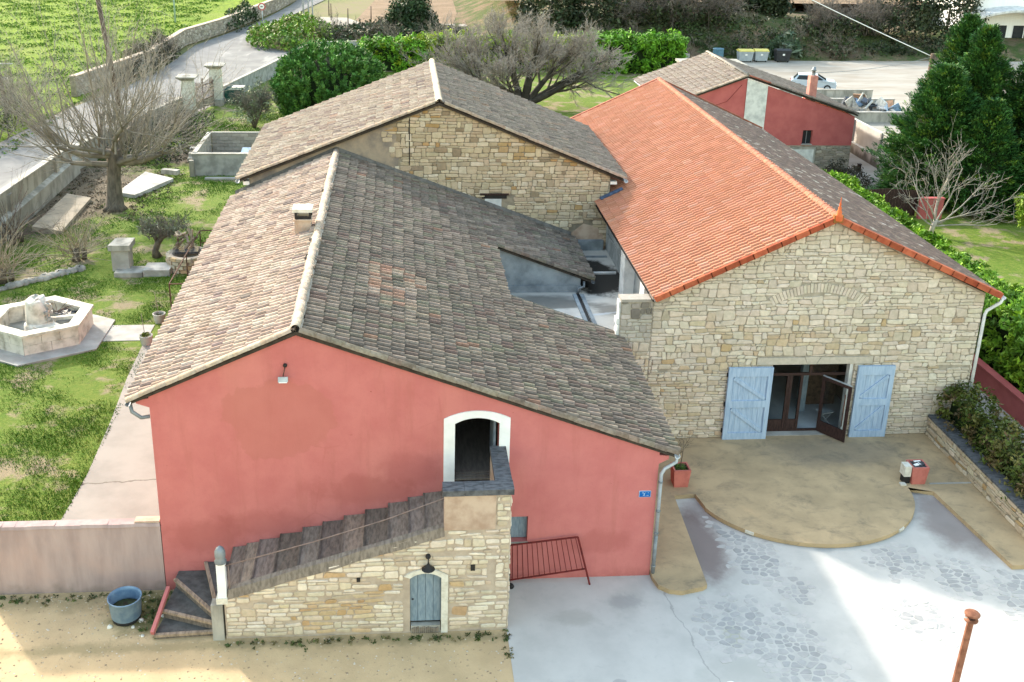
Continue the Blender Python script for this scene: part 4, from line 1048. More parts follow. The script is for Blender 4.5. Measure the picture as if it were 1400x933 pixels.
# pier, newel post with round cap, thin handrail
b = MB(); b.box(-11.52, -11.24, FY-.06, FY+.22, 0, 1.06); b.build('pier', 'concrete_dark', st)
b = MB(); b.box(-11.38, -11.1, FY-.05, FY+.2, 1.07, 1.24); b.build('newel_base', 'offwhite', st)
b = MB(); b.box(-11.33, -11.12, FY-.03, FY+.16, 1.24, 2.22); b.build('newel_post', 'white', st)
b = MB(); b.lathe((-11.225, FY+.065, 2.22), [(.14, 0), (.15, .05), (.11, .10), (.135, .2), (.13, .32), (.09, .41), (.03, .46), (0, .47)], 14); b.build('newel_cap', 'zinc_dark', st)
b = MB(); b.tube([(-11.12, FY+.06, 2.12), (-9.0, FY+.04, 2.74), (-7.2, FY+.04, 3.33), (-5.80, FY+.02, 3.90)], .013, 6); b.tube([(-11.05, FY+.06, 1.3), (-11.05, FY+.06, 2.14)], .013, 6); b.build('handrail', 'handrail', st)
# little blue door with its arched surround and lantern
b = MB(); b.box(-6.62, -5.84, FY+.13, FY+.17, .27, 1.84); d0 = b.build('door', 'blue_dark', st)
for i in range(4):
    b = MB(); b.box(-6.62+.195*i+.006, -6.62+.195*(i+1)-.006, FY+.105, FY+.13, .28, 1.66+(.11, .145, .145, .11)[i]); b.build('plank', 'blue_dark', d0)
b = MB(); b.lathe((-6.55, FY+.09, .95), [(.0, -.03), (.03, 0), (0, .03)], 8); b.build('knob', 'black', d0)
outer = arch_pts(-6.77, -5.67, .0, 1.72, .20, 8); inner = arch_pts(-6.62, -5.84, .0, 1.66, .14, 8)
for i in range(1, len(outer)):
    j = (i+1) % len(outer)
    a0, a1, c0, c1 = outer[i], outer[j], inner[i], inner[j]
    b = MB(); vs = [(a0[0], FY-.045, a0[1]), (a1[0], FY-.045, a1[1]), (c1[0], FY-.045, c1[1]), (c0[0], FY-.045, c0[1])]; vs += [(x, FY+.1, z) for x, _, z in vs]
    b.add(vs, [(0, 1, 2, 3), (0, 4, 5, 1), (2, 6, 7, 3), (1, 5, 6, 2), (3, 7, 4, 0)])
    if i == len(outer)-1: continue
    b.build('surround_stone', 'offwhite', st)
b = MB(); b.box(-6.6, -5.86, FY-.02, FY+.14, .0, .22); b.build('door_sill', 'concrete_dark', st)
for i in range(14):
    b = MB(); x = -6.58+.05*i+rng.uniform(-.008, .008); b.box(x, x+.035, FY-.05, FY-.018, .02, .19+rng.uniform(-.03, .02)); b.build('sill_slat', 'wood_grey', st, tinted=True)
b = MB(); b.tube([(-6.17, FY-.02, 2.28), (-6.17, FY-.10, 2.32), (-6.17, FY-.17, 2.26), (-6.17, FY-.17, 2.16)], .016, 6); b.lathe((-6.17, FY-.17, 2.02), [(.17, 0), (.12, .035), (.05, .10), (.03, .15), (0, .16)], 12)
b.lathe((-6.17, FY-.03, 2.29), [(0, -.06), (.06, -.04), (.07, 0), (.05, .05), (0, .07)], 10); lo = b.build('wall_lantern', 'black', st)
b = MB(); b.lathe((-6.17, FY-.17, 1.93), [(0, 0), (.035, .01), (.04, .06), (.02, .1)], 10); b.build('bulb', 'sign_white', lo)
for x, z, w, h in ((-5.06, 1.92, .055, .08), (-7.89, 1.66, .045, .05)):
    b = MB(); b.box(x-w, x+w, FY-.045, FY-.012, z-h, z+h); b.build('put_log_hole', 'black', st)

# ---- rust red railing panel leaning by the pink wall
t = thing('railing_panel', (-2.9, -.2, 0), 'dark red iron railing panel standing along the foot of the pink wall', 'railing')
A = Vector((-4.05, -.14, 1.19)); B_ = Vector((-2.09, -.16, 1.42)); Cc = Vector((-1.84, -.2, .43)); D_ = Vector((-4.05, -.16, .08))
b = MB(); b.bar(A, B_, .035, .035); b.build('top_rail', 'iron_red', t)
b = MB(); b.bar(D_, Cc, .03, .035); b.build('bottom_rail', 'iron_red', t)
b = MB(); b.bar(B_, (-1.72, -.34, 0.0), .04, .04); b.build('end_post', 'iron_red', t)
for i in range(15):
    f = (i+.5)/15; b = MB(); b.bar(A.lerp(B_, f), D_.lerp(Cc, f), .018, .018); b.build('bar', 'iron_red', t)
t = thing('cast_iron_boot', (-3.93, -.25, 0), 'small black iron foot at the base of the staircase corner by the railing', 'door stop')
b = MB(); b.lathe((-3.95, -.28, .0), [(.11, 0), (.11, .05), (.05, .09), (.045, .35), (.06, .38), (0, .4)], 10); b.build('pillar', 'black', t)
b = MB(); b.lathe((-3.88, -.36, .0), [(0, 0), (.07, .01), (.09, .06), (.05, .12), (0, .13)], 10); b.build('stop_knob', 'black', t)

# ---- zinc tub
t = thing('zinc_tub', (-13.85, -1.2, 0), 'dull blue round metal tub of earth standing on the sand by the grey wall', 'tub')
b = MB(); b.lathe((-13.86, -1.12, .09), [(.34, 0), (.37, .04), (.41, .55), (.425, .56), (.425, .585), (.40, .585), (.385, .5), (.36, .28)], 28); b.build('shell', 'tub', t)
b = MB(); b.lathe((-13.86, -1.12, .0), [(.31, 0), (.35, .02), (.36, .10), (.30, .10)], 24); b.build('base_ring', 'black', t)
b = MB(); b.lathe((-13.86, -1.12, .33), [(0, .03), (.12, .05), (.26, .02), (.375, 0)], 16); b.build('earth', 'soil', t)
for i, (x, y, r) in enumerate(((-14.2, -1.47, .07), (-13.47, -1.25, .07), (-13.62, -1.5, .05), (-12.95, -1.1, .05), (-13.3, -1.85, .045))):
    b = MB(); b.lathe((x, y, .0), [(r, 0), (r*1.1, r*.4), (r*.7, r*.9), (0, r)], 7)
    for k_ in range(len(b.v)): b.v[k_] = tuple(c+rng.uniform(-.012, .012) for c in b.v[k_])
    o = b.build('loose_stone', 'offwhite'); setp(o, ['pale stone at the left foot of the blue tub', 'pale stone at the right foot of the blue tub', 'small stone in front of the blue tub', 'small stone between tub and stair kerb', 'small stone on the sand before the stair kerb'][i], 'stone', 'loose stones round the tub')
# ---- garden wall left of the house
t = thing('garden_wall', (-15.4, .15, 0), 'low mauve grey rendered garden wall joining the left corner of the pink house', 'wall')
b = MB(); b.box(-17.75, -13.1, .0, .28, 0, 2.0); b.build('wall', 'wall_grey', t)
b = MB(); n = 14
for i in range(n):
    x0 = -17.78+4.68*i/n; x1 = -17.78+4.68*(i+1)/n; h = .012*math.sin(i*1.7)
    b.add([(x0, -.03, 1.99+h), (x1, -.03, 1.99+h*.8), (x1, .31, 2.0), (x0, .31, 2.0), (x0, .0, 2.07+h), (x1, .0, 2.07+h*.8), (x1, .27, 2.07), (x0, .27, 2.07)], [(0, 1, 5, 4), (4, 5, 6, 7), (7, 6, 2, 3)])
b.build('coping', 'wall_grey', t)
b = MB(); b.box(-13.75, -13.11, .02, .26, 2.062, 2.13); b.build('coping_stone', 'plaster', t)
# ================================================================ STONE BARN
rng = random.Random(31)
barn = thing('stone_barn', (-5.2, 22, 0), 'honey coloured rubble barn whose plain gable rises behind the pink house roof', 'barn')
BY = 18.12; bl, bz, br, ax, az = -12.92, 6.36, 1.95, -5.23, 9.50
g = [(bl, 0), (br, 0), (br, 6.53), (ax, 9.51), (bl, 6.45)]
b = MB(); b.sheet(g, [], lambda u, v: (u, BY, v))
b.add([(bl, BY, 0), (bl, 27.5, 0), (bl, 27.5, bz), (bl, BY, bz)], [(3, 2, 1, 0)]); b.add([(br, BY, 0), (br, 27.5, 0), (br, 27.5, bz), (br, BY, bz)], [(0, 1, 2, 3)])
b.sheet(g, [], lambda u, v: (u, 27.5, v), flip=True)
b.build('wall', 'mortar_dark', barn)
def barn_tint(u, v, r):
    c = pal(r, [(4, (.50, .42, .305)), (4, (.55, .465, .34)), (2, (.44, .365, .26)), (2, (.58, .515, .405)), (.4, (.42, .28, .14)), (.6, (.30, .24, .17))])
    if r.random() < .5*math.exp(-(((u+1.9)/.9)**2+((v-7.6)/.5)**2)): c = pal(r, [(1, (.44, .32, .17)), (1, (.40, .29, .16))])
    return c
hull = [(-7.4, 5.3), (-3.2, 3.3), (br-.02, 3.3), (br-.02, bz-.06), (ax, az-.12), (-7.4, az-.12-(ax+7.4)*-.0-(.405*2.17))]
hull = [(-8.4, 3.3), (br-.02, 3.3), (br-.02, 6.50), (ax, 9.47), (-8.4, 9.47-.398*3.17)]
kp = lambda u, v: v > 3.95-(u-.4)*.385-.5 and u > -7.0-.35*(v-7)+.3*math.sin(v*9) and not ((u-.9)**2/.5+(v-3.9)**2/.45 < 1) and not (-3.5 < u < -2.2 and 5.15 < v < 5.78)
pls = courses(hull, .33, .135, rng, keep=kp, two=.24, tilt=.022)
stone_wall(pls, rng, barn, 'stone', barn_tint, lambda u, v, n: Vector((u, BY-n, v)), joint=.020, thick=.04, limit=300)
# rendered part under the left slope
b = MB()
L = [(-12.88, 5.9), (-9.2, 7.4), (-7.0, 6.55), (-6.75, 7.6), (-7.15, 8.70), (-12.88, 6.42)]
b.sheet(L, [], lambda u, v: (u, BY-.022, v)); b.build('old_render', plain('patchy_render', srgb(158, 143, 126), srgb(120, 112, 106), 1.4, bump=.4), barn)
b = MB(); b.sheet([(.2, 3.2), (1.9, 3.2), (1.9, 3.75), (1.5, 4.3), (.9, 4.45), (.35, 4.0)], [], lambda u, v: (u, BY-.03, v)); b.build('render_patch', 'plaster', barn)
b = MB(); b.box(-6.44, -6.40, BY-.05, BY+.01, 7.0, 8.95); b.build('wall_joint', 'black', barn)
b = MB(); b.box(-3.42, -2.38, BY-.02, BY+.05, 5.55, 5.72); b.build('slot_opening', 'black', barn)
b = MB(); b.box(-3.5, -2.3, BY-.06, BY, 5.70, 5.78); b.build('slot_lintel', 'wood_dark', barn)
b = MB(); b.box(-3.3, -2.6, BY-.03, BY+.04, 5.2, 5.54); b.build('render_patch', 'render_white', barn)
# corbel stone under the right eave
b = MB(); b.box(br, br+.28, BY-.02, BY+.3, 6.16, 6.28); b.build('corbel_stone', 'stone', barn, tinted=True)
b = MB(); b.box(bl-.25, bl, BY-.02, BY+.3, 6.14, 6.30); b.build('corbel_stone', 'stone', barn, tinted=True)
# roof
zr, e1, e2, ze, yb, y0 = 9.60, -13.28, 2.48, 6.42, 28.0, 17.92
roof = MB()
for ex in (e1, e2):
    vs = [(ax, y0, zr), (ax, yb, zr), (ex, yb, ze), (ex, y0, ze)]; vs += [(x, y, z-.09) for x, y, z in vs]
    f = [(0, 1, 2, 3), (4, 7, 6, 5), (0, 3, 7, 4), (1, 5, 6, 2), (2, 6, 7, 3)]
    roof.add(vs, f if ex < ax else [tuple(reversed(q)) for q in f])
ro = roof.build('roof', 'deck', barn)
PALE2 = [(5, (.50, .43, .36)), (4, (.45, .38, .32)), (3, (.55, .49, .42)), (2, (.38, .31, .27)), (1, (.32, .26, .24)), (.6, (.5, .37, .30))]
GREY2 = [(5, (.34, .31, .275)), (4, (.29, .27, .24)), (2.5, (.39, .355, .31)), (1.2, (.24, .22, .20)), (.5, (.40, .31, .25))]
X1, T1, X2, T2 = [], [], [], []
LL = math.hypot(e1-ax, ze-zr); DLb = ((e1-ax)/LL, 0, (ze-zr)/LL); LR = math.hypot(e2-ax, ze-zr); DRb = ((e2-ax)/LR, 0, (ze-zr)/LR)
X1 = tile_xforms((ax, y0+.05, zr), LL+.06, DLb, (0, 1, 0), yb-y0-.1, .38, .25, rng)
X2 = tile_xforms((ax, y0+.05, zr), LR+.06, DRb, (0, 1, 0), yb-y0-.1, .38, .25, rng)
ctb = canal_tile(.47, .145, .195, .10, thick=.02)
lay_tiles(X1, ctb, 'tile_pale', ro, [pal(rng, PALE2) for _ in X1], 150); lay_tiles(X2, ctb, 'tile_grey', ro, [pal(rng, GREY2) for _ in X2], 150)
verge(ax, zr, DLb, LL+.05, y0+.01, 'tile_pale', ro, [(1, (.42, .36, .30)), (1, (.5, .43, .36))])
verge(ax, zr, DRb, LR+.05, y0+.01, 'tile_pale', ro, [(1, (.50, .43, .36)), (1, (.44, .36, .30))])
for i in range(26):
    vs, fs = canal_tile(.44, .25, .29, .15, 6); b = MB()
    b.add([(ax+v[1], y0-.04+i*.39+v[0], zr+.03+v[2]) for v in vs], fs, pal(rng, [(1, (.64, .60, .53)), (1, (.58, .54, .47))]), True); b.build('ridge_tile', 'tile_pale', ro)
b = MB()
for s, D in ((-1, DLb), (1, DRb)):
    b.add([(ax, y0-.02, zr+.17), (ax, yb, zr+.17), (ax+D[0]*.24, yb, zr+D[2]*.24+.09), (ax+D[0]*.24, y0-.02, zr+D[2]*.24+.09)], [(0, 1, 2, 3) if s < 0 else (3, 2, 1, 0)])
b.build('ridge_mortar', 'mortar_ridge', ro)
gutter('gutter', (e2+.09, y0-.05, ze-.06), (e2+.09, yb, ze-.04), 'gutter_white', barn, .085)
gutter('gutter', (e1-.08, y0-.05, ze-.06), (e1-.08, yb, ze-.04), 'zinc', barn, .085)

# ================================================================ FLAT ROOF between the buildings
fl = thing('flat_roof_annex', (0, 13, 0), 'low flat concrete roof with black water stains between pink house and hall', 'annex')
k = NT('stained_flat_roof')
c = k.mix(k.ramp(k.noise(.9, 6, .6), .35, .7), (.56, .54, .50), (.46, .44, .41))
s1 = k.math('ADD', k.dist((.9, 14.6, 3.35), (.75, .42, 1)), k.math('MULTIPLY', k.noise(1.3, 6, .65), 1.0))
c = k.mix(k.ramp(s1, 1.45, 1.15), c, (.035, .033, .03))
s1 = k.math('ADD', k.dist((-1.6, 12.0, 3.35), (.32, .95, 1)), k.math('MULTIPLY', k.noise(1.6, 6, .65, k.map((.4, 1.4, 1))), 1.1))
c = k.mix(k.math('MULTIPLY', k.ramp(s1, 1.35, .9), .75), c, (.07, .065, .055))
s1 = k.math('ADD', k.dist((.7, 11.2, 3.35), (1.1, .8, 1)), k.math('MULTIPLY', k.noise(2.6, 6, .65, k.map((.5, 1.3, 1))), 1.1))
c = k.mix(k.math('MULTIPLY', k.ramp(s1, 1.25, .8), .6), c, (.10, .095, .085))
s1 = k.math('ADD', k.math('ABSOLUTE', k.math('SUBTRACT', k.sep()[1], k.math('ADD', 10.7, k.math('MULTIPLY', k.sep()[0], .25)))), k.math('MULTIPLY', k.noise(2, 5), .35))
c = k.mix(k.math('MULTIPLY', k.ramp(s1, .32, .18), .8), c, (.52, .56, .60))
M['flat'] = k.done(c, .85)
b = MB(); b.box(-3.5, 2.0, 7.86, 18.1, 3.2, 3.34); b.build('slab', 'flat', fl)
b = MB(); b.box(-.02, 1.9, 7.9, 7.98, 0, 3.2); b.build('wall', 'concrete_dark', fl)
b = MB(); b.box(-.2, -.08, 8.0, 12.8, 3.345, 3.37); b.build('drain_channel', 'black', fl)
for x in (-.34, -.06):
    b = MB(); b.box(x, x+.14, 8.0, 12.7, 3.343, 3.385); b.build('channel_kerb', 'render_blue', fl)
b = MB(); b.box(.1, 1.75, 14.9, 15.02, 3.343, 3.42); b.build('low_kerb', 'render_white', fl)
b = MB(); b.box(.1, 1.75, 17.8, 18.08, 3.343, 3.75); b.build('upstand', 'render_blue', fl)
b = MB(); b.box(.2, 1.75, 16.9, 17.0, 3.343, 3.40); b.build('low_kerb', 'render_blue', fl)
# ================================================================ HALL with the orange roof
rng = random.Random(41)
hall = thing('stone_hall', (7, 12, 0), 'stone hall with one orange tiled roof slope and blue shutters at its wide doorway', 'hall')
HY = 7.36; L0, R0, AX, AZ, EZ = 1.40, 12.66, 7.1, 7.99, 5.38
g = [(L0, .0), (R0, .0), (R0, EZ), (AX, AZ), (L0, EZ)]
dop = [(5.67, .16), (8.50, .16), (8.50, 2.88), (5.67, 2.88)]
b = MB(); b.sheet(g, [dop], lambda u, v: (u, HY, v))
for i in range(4):
    p = dop[i]; q = dop[(i+1) % 4]; b.add([(p[0], HY, p[1]), (q[0], HY, q[1]), (q[0], HY+.5, q[1]), (p[0], HY+.5, p[1])], [(3, 2, 1, 0)])
b.add([(R0, HY, 0), (R0, 31.9, 0), (R0, 31.9, EZ), (R0, HY, EZ)], [(0, 1, 2, 3)])
b.sheet(g, [], lambda u, v: (u, 31.9, v), flip=True)
b.build('wall', 'mortar_grey', hall)
# arch over the doorway: centre and radius from its springing points and crown
AC, AR0, AR1 = (6.94, 4.28), 1.24, 1.55
a_sp = 1.06
ARx = 1.0
arc_c = (6.95, 2.70); ri, ro_ = 2.78, 3.08; th = .585
archhull = [(arc_c[0]+ro_*math.sin(t), arc_c[1]+ro_*math.cos(t)) for t in np.linspace(th, -th, 9)]
def hall_tint(u, v, r):
    c = pal(r, [(5, (.61, .555, .47)), (4, (.57, .515, .43)), (2.5, (.65, .60, .52)), (1.2, (.53, .47, .385)), (.15, (.48, .39, .28))])
    och = .75*math.exp(-(((u-3.6)/1.5)**2+((v-3.6)/1.3)**2))+.8*math.exp(-(((u-6.9)/1.3)**2+((v-3.95)/.5)**2))+.55*math.exp(-(((u-9.3)/.7)**2+((v-4)/1.2)**2))+.45*math.exp(-(((u-3.0)/1.6)**2+((v-1.2)/1.2)**2))
    if r.random() < och*.8: c = pal(r, [(4, (.54, .465, .355)), (2, (.52, .43, .31)), (.3, (.47, .35, .21))])
    if u < 1.9 and v > 4.2: c = tuple(x*.8 for x in c)
    return c
hull = [(L0+.01, .15), (R0-.01, .15), (R0-.01, EZ-.04), (AX, AZ-.06), (L0+.01, EZ-.04)]
holes = [[(5.05, .1), (9.12, .1), (9.12, 3.16), (5.05, 3.16)] if False else [(5.67, .1), (8.50, .1), (8.50, 2.9), (5.67, 2.9)], [(5.08, 2.86), (9.12, 2.86), (9.12, 3.17), (5.08, 3.17)]]
in_arch = lambda u, v: ri-.06 < math.hypot(u-arc_c[0], v-arc_c[1]) < ro_+.06 and abs(math.atan2(u-arc_c[0], v-arc_c[1])) < th
pls = courses(hull, .32, .135, rng, holes=holes, two=.3, tilt=.05, wave=.022, keep=lambda u, v: v > 2.7 and not in_arch(u, v))
pls += courses(hull, .32, .11, rng, holes=holes, two=.2, tilt=.03, keep=lambda u, v: v <= 2.7)
stone_wall(pls, rng, hall, 'stone', hall_tint, lambda u, v, n: Vector((u, HY-n, v)), joint=.021, thick=.042, limit=300, rough=1.0)
n = 30
for i in range(n):                              # voussoirs of the blocked arch
    t0 = -th+2*th*i/n; t1 = -th+2*th*(i+1)/n; e = .003
    P = [(arc_c[0]+r_*math.sin(t), arc_c[1]+r_*math.cos(t)) for r_, t in ((ri, t0+e), (ro_+rng.uniform(-.03, .03), t0+e), (ro_+rng.uniform(-.03, .03), t1-e), (ri, t1-e))]
    b = MB(); b.prism_y(list(reversed(P)), HY-.032+rng.uniform(-.006, .006), HY+.01, pal(rng, [(1, (.60, .55, .47)), (1, (.55, .50, .425))])); b.build('arch_stone', 'stone', hall)
# lintel with keystone
for poly in ([(5.10, 2.885), (6.84, 2.885), (6.72, 3.14), (5.10, 3.14)], [(6.85, 2.885), (7.14, 2.885), (7.28, 3.16), (6.73, 3.16)], [(7.15, 2.885), (9.10, 2.885), (9.10, 3.14), (7.29, 3.14)]):
    b = MB(); b.prism_y(poly, HY-.05, HY+.02, (.50, .47, .41)); b.build('lintel_stone', 'stone', hall)
# stub of old wall on the left
b = MB(); b.box(.34, L0, HY, HY+.42, 0, 5.22); b.build('stub_wall', 'mortar_grey', hall)
def stub_tint(u, v, r):
    c = hall_tint(3.5, 1, r) if v < 3.6 else pal(r, [(1, (.44, .42, .38)), (1, (.38, .36, .33))])
    if v > 4.7: c = pal(r, [(2, (.19, .18, .165)), (1, (.35, .33, .3))])
    return c
pls = courses([(.36, .15), (L0, .15), (L0, 5.2), (.36, 5.2)], .30, .14, rng, two=.3, tilt=.04)
b = MB()
for p in pls:
    r_ = stone_shape(p, rng, .024, .035)
    if r_: b.add([(u, HY-n_, v) for u, v, n_ in r_[0]], r_[1], stub_tint(p[0][0], sum(q[1] for q in p)/len(p), rng))
b.build('stub_stone_field', 'stone', hall)["kind"] = "stuff"
b = MB(); b.obox((.86, HY+.19, 5.25), ((1, 0, .0), (0, 1, 0), (0, 0, 1)), (.53, .25, .05), (.36, .34, .31)); b.build('stub_coping', 'stone', hall)
b = MB(); z0 = 3.4                              # ragged whitewashed edge of the stub
for i in range(9):
    b.box(.26+rng.uniform(-.05, .04), .36, HY+.02, HY+.35, z0, z0+.19); z0 += .2
b.build('broken_edge', 'render_white', hall)
# left wall above the flat roof with its two buttresses
b = MB(); b.box(1.9, 2.1, HY+.42, 18.1, 3.2, 5.2); b.box(1.9, 2.1, 18.1, 31.9, 0, 5.2); b.build('side_wall', 'render_grey', hall)
for i, (y0, y1) in enumerate(((9.1, 9.75), (12.35, 13.1), )):
    b = MB(); b.box(1.5, 1.9, y0, y1, 3.34, 5.12); b.build('buttress', 'render_white', hall)
b = MB(); b.box(1.86, 1.9, 13.9, 17.6, 4.1, 4.16); b.build('render_ledge', 'render_grey', hall)
# doorway: dark timber screen, open leaf, tiled floor
FYD = HY+.30
def frame(name, x0, x1, z0, z1, parent, y=FYD, w=.09, d=.07, mat='wood_dark'):
    b = MB()
    for bx in ((x0, x0+w, z0, z1), (x1-w, x1, z0, z1), (x0+w, x1-w, z0, z0+w), (x0+w, x1-w, z1-w, z1)): b.box(bx[0], bx[1], y, y+d, bx[2], bx[3])
    return b.build(name, mat, parent)
sc = frame('glazed_screen', 5.67, 8.5, .17, 2.88, hall, w=.07)
b = MB(); b.box(5.74, 8.43, FYD+.005, FYD+.07, 2.30, 2.40); b.build('transom', 'wood_dark', sc)
b = MB(); b.box(5.74, 6.92, FYD+.02, FYD+.06, .2, .62); b.build('kick_panel', 'wood_dark', sc)
for x in (6.36, 6.46, 6.83): b = MB(); b.box(x, x+.09, FYD+.001, FYD+.075, .24, 2.30); b.build('mullion', 'wood_dark', sc)
for x0, x1, z0, z1 in ((5.74, 6.36, .62, 2.30), (6.55, 6.83, .62, 2.30), (5.74, 7.1, 2.40, 2.81), (7.2, 8.43, 2.40, 2.81)):
    b = MB(); b.box(x0, x1, FYD+.03, FYD+.04, z0, z1); b.build('pane', 'glass', sc)
b = MB(); b.box(7.1, 7.2, FYD+.002, FYD+.068, 2.40, 2.81); b.build('mullion', 'wood_dark', sc)
b = MB(); b.box(8.38, 8.499, HY+.05, HY+.29, .17, 2.86); b.build('reveal_lining', 'render_white', hall)
# open leaf, hinged at the right and swung out
hp = Vector((8.33, FYD-.02, 0)); dv = Vector((-.06, -1.0, 0)).normalized(); hp2 = Vector((7.60, FYD-.03, 0)); dv = (Vector((8.20, HY-.56, 0))-hp2).normalized(); nv = Vector((dv.y, -dv.x, 0)); LW = 1.10
leaf = MB()
def lbox(b, s0, s1, z0, z1, t=.025): b.obox(hp2+dv*((s0+s1)/2)+Vector((0, 0, (z0+z1)/2)), (dv, nv, (0, 0, 1)), ((s1-s0)/2, t, (z1-z0)/2))
for a in ((0, .11, .2, 2.3), (LW-.11, LW, .2, 2.3), (.11, LW-.11, 2.18, 2.3), (.11, LW-.11, .2, .62)): lbox(leaf, *a)
lf = leaf.build('open_leaf', 'wood_dark', hall)
b = MB(); lbox(b, .11, LW-.11, .62, 2.18, .005); b.build('pane', 'glass', lf)
b = MB(); p0 = hp2+dv*(LW-.22)-nv*.05; b.tube([p0+Vector((0, 0, .7)), p0+Vector((0, 0, 1.9))], .02, 6); b.build('push_bar', 'rust', lf)
b = MB(); lbox(b, .0, LW, 2.301, 2.325, .03); b.build('weather_strip', 'zinc', lf)
b = MB(); b.box(5.2, 9.4, HY+.02, HY+.5, .05, .165); b.build('door_sill', 'concrete', hall)
b = MB(); b.box(4.6, 9.4, HY+.38, 15, .05, .175); b.build('floor', 'floor_tile', hall)
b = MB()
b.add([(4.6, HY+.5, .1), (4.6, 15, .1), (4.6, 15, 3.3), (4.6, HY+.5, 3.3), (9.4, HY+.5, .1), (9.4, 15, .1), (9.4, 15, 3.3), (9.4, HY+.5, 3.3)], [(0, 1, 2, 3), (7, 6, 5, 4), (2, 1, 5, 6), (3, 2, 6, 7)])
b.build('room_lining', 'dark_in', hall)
b = MB(); b.box(7.48, 7.72, 9.1, 9.35, .18, 3.25); b.build('blue_column', 'blue_dark', hall)
b = MB(); b.box(7.9, 9.0, 9.6, 9.66, .18, 2.1); b.build('timber_screen', 'wood_brown', hall)
t = thing('folding_stool', (8.05, HY+.75, .175), 'small grey folding stool standing inside the hall behind the open glazed leaf', 'stool')
cx_, cy_ = 8.05, HY+.78
b = MB(); b.obox((cx_, cy_, .68), ((1, .3, 0), (-.3, 1, 0), (0, 0, 1)), (.24, .2, .015)); b.build('seat', 'zinc', t)
for s in (-1, 1):
    for k_ in (-1, 1): b = MB(); b.tube([(cx_+.2*k_, cy_+.14*s, .67), (cx_-.2*k_, cy_+.17*s, .18)], .012, 6); b.build('leg', 'zinc', t)
# blue shutters folded back on the wall
def shutter(x0, x1, mir):
    b = MB(); b.box(x0, x1, HY-.13, HY-.085, .13, 2.84); s = b.build('shutter', 'blue', hall); y = HY-.165
    npl = 8; w = (x1-x0)/npl
    for i in range(npl): b = MB(); b.box(x0+w*i+.004, x0+w*(i+1)-.004, HY-.142, HY-.13, .14, 2.83); b.build('plank', 'blue', s)
    def bar(p, q, wd, nm='brace'):
        b = MB(); b.bar((p[0], y+.006, p[1]), (q[0], y+.006, q[1]), .045, wd, up=(0, 0, 1)); b.build(nm, 'blue', s)
    for nm, X0, X1, Z0, Z1 in (('stile', x0, x0+.16, .13, 2.84), ('stile', x1-.16, x1, .13, 2.84), ('rail', x0+.16, x1-.16, 2.52, 2.84), ('rail', x0+.16, x1-.16, 1.36, 1.62), ('rail', x0+.16, x1-.16, .13, .4)):
        b = MB(); b.box(X0, X1, y-.02, y+.023, Z0, Z1); b.build(nm, 'blue', s)
    a, c = (x0+.2, x1-.2) if not mir else (x1-.2, x0+.2)
    bar((a, 2.46), (c, 1.68), .12); bar((a, 1.31), (c, .45), .12)
    xe = x0 if not mir else x1
    for z in (.45, 1.45, 2.55): b = MB(); b.box(xe-.03, xe+.03, HY-.1, HY-.03, z-.07, z+.07); b.build('hinge', 'black', s)
shutter(4.13, 5.65, False); shutter(8.60, 9.88, True)
# ---- roof
AXr, ZR, EL, ER, ZE, YF, YB = 7.1, 8.12, 1.42, 13.05, 5.43, 7.06, 31.98
roof = MB()
for ex in (EL, ER):
    vs = [(AXr, YF, ZR), (AXr, YB, ZR), (ex, YB, ZE), (ex, YF, ZE)]; vs += [(x, y, z-.12) for x, y, z in vs]
    f = [(0, 1, 2, 3), (4, 7, 6, 5), (0, 3, 7, 4), (1, 5, 6, 2), (2, 6, 7, 3)]
    roof.add(vs, f if ex < AXr else [tuple(reversed(q)) for q in f])
ro = roof.build('roof', 'orange', hall)
LL = math.hypot(EL-AXr, ZE-ZR); DLh = ((EL-AXr)/LL, 0, (ZE-ZR)/LL); LR = math.hypot(ER-AXr, ZE-ZR); DRh = ((ER-AXr)/LR, 0, (ZE-ZR)/LR)
X1 = tile_xforms((AXr, YF+.05, ZR), LL+.05, DLh, (0, 1, 0), YB-YF-.1, .36, .235, rng, lift=.03, tilt=.03, jit=.12)
X2 = tile_xforms((AXr, YF+.05, ZR), LR+.05, DRh, (0, 1, 0), YB-YF-.1, .30, .22, rng, lift=.02, tilt=.03, jit=.45)
ORA = [(4, (.66, .29, .155)), (3, (.69, .315, .175)), (2, (.63, .27, .14)), (.6, (.71, .36, .22))]
BRN = [(4, (.115, .085, .075)), (3, (.145, .105, .09)), (2, (.095, .072, .066)), (.6, (.20, .16, .135)), (.3, (.30, .27, .24))]
lay_tiles(X1, flat_tile(.40, .233, .05), 'tile_orange', ro, [pal(rng, ORA) for _ in X1], 200)
lay_tiles(X2, flat_tile(.33, .218, .012), 'tile_brown', ro, [pal(rng, BRN) for _ in X2], 100)
for i in range(62):
    vs, fs = canal_tile(.43, .22, .26, .12, 6); b = MB(); y = YF-.02+i*.402
    b.add([(AXr+v[1], y+v[0], ZR+.02+v[2]) for v in vs], fs, pal(rng, [(1, (1.1, 1.15, 1.15)), (1, (1, 1, 1)), (.6, (1.15, 1.25, 1.25))]), True); b.build('ridge_tile', 'ridge_orange', ro)
    b = MB(); vs, fs = canal_tile(.05, .27, .275, .13, 6); b.add([(AXr+v[1], y-.01+v[0], ZR+.022+v[2]) for v in vs], fs, (1.3, 1.45, 1.5), True); b.build('ridge_joint', 'ridge_orange', ro)
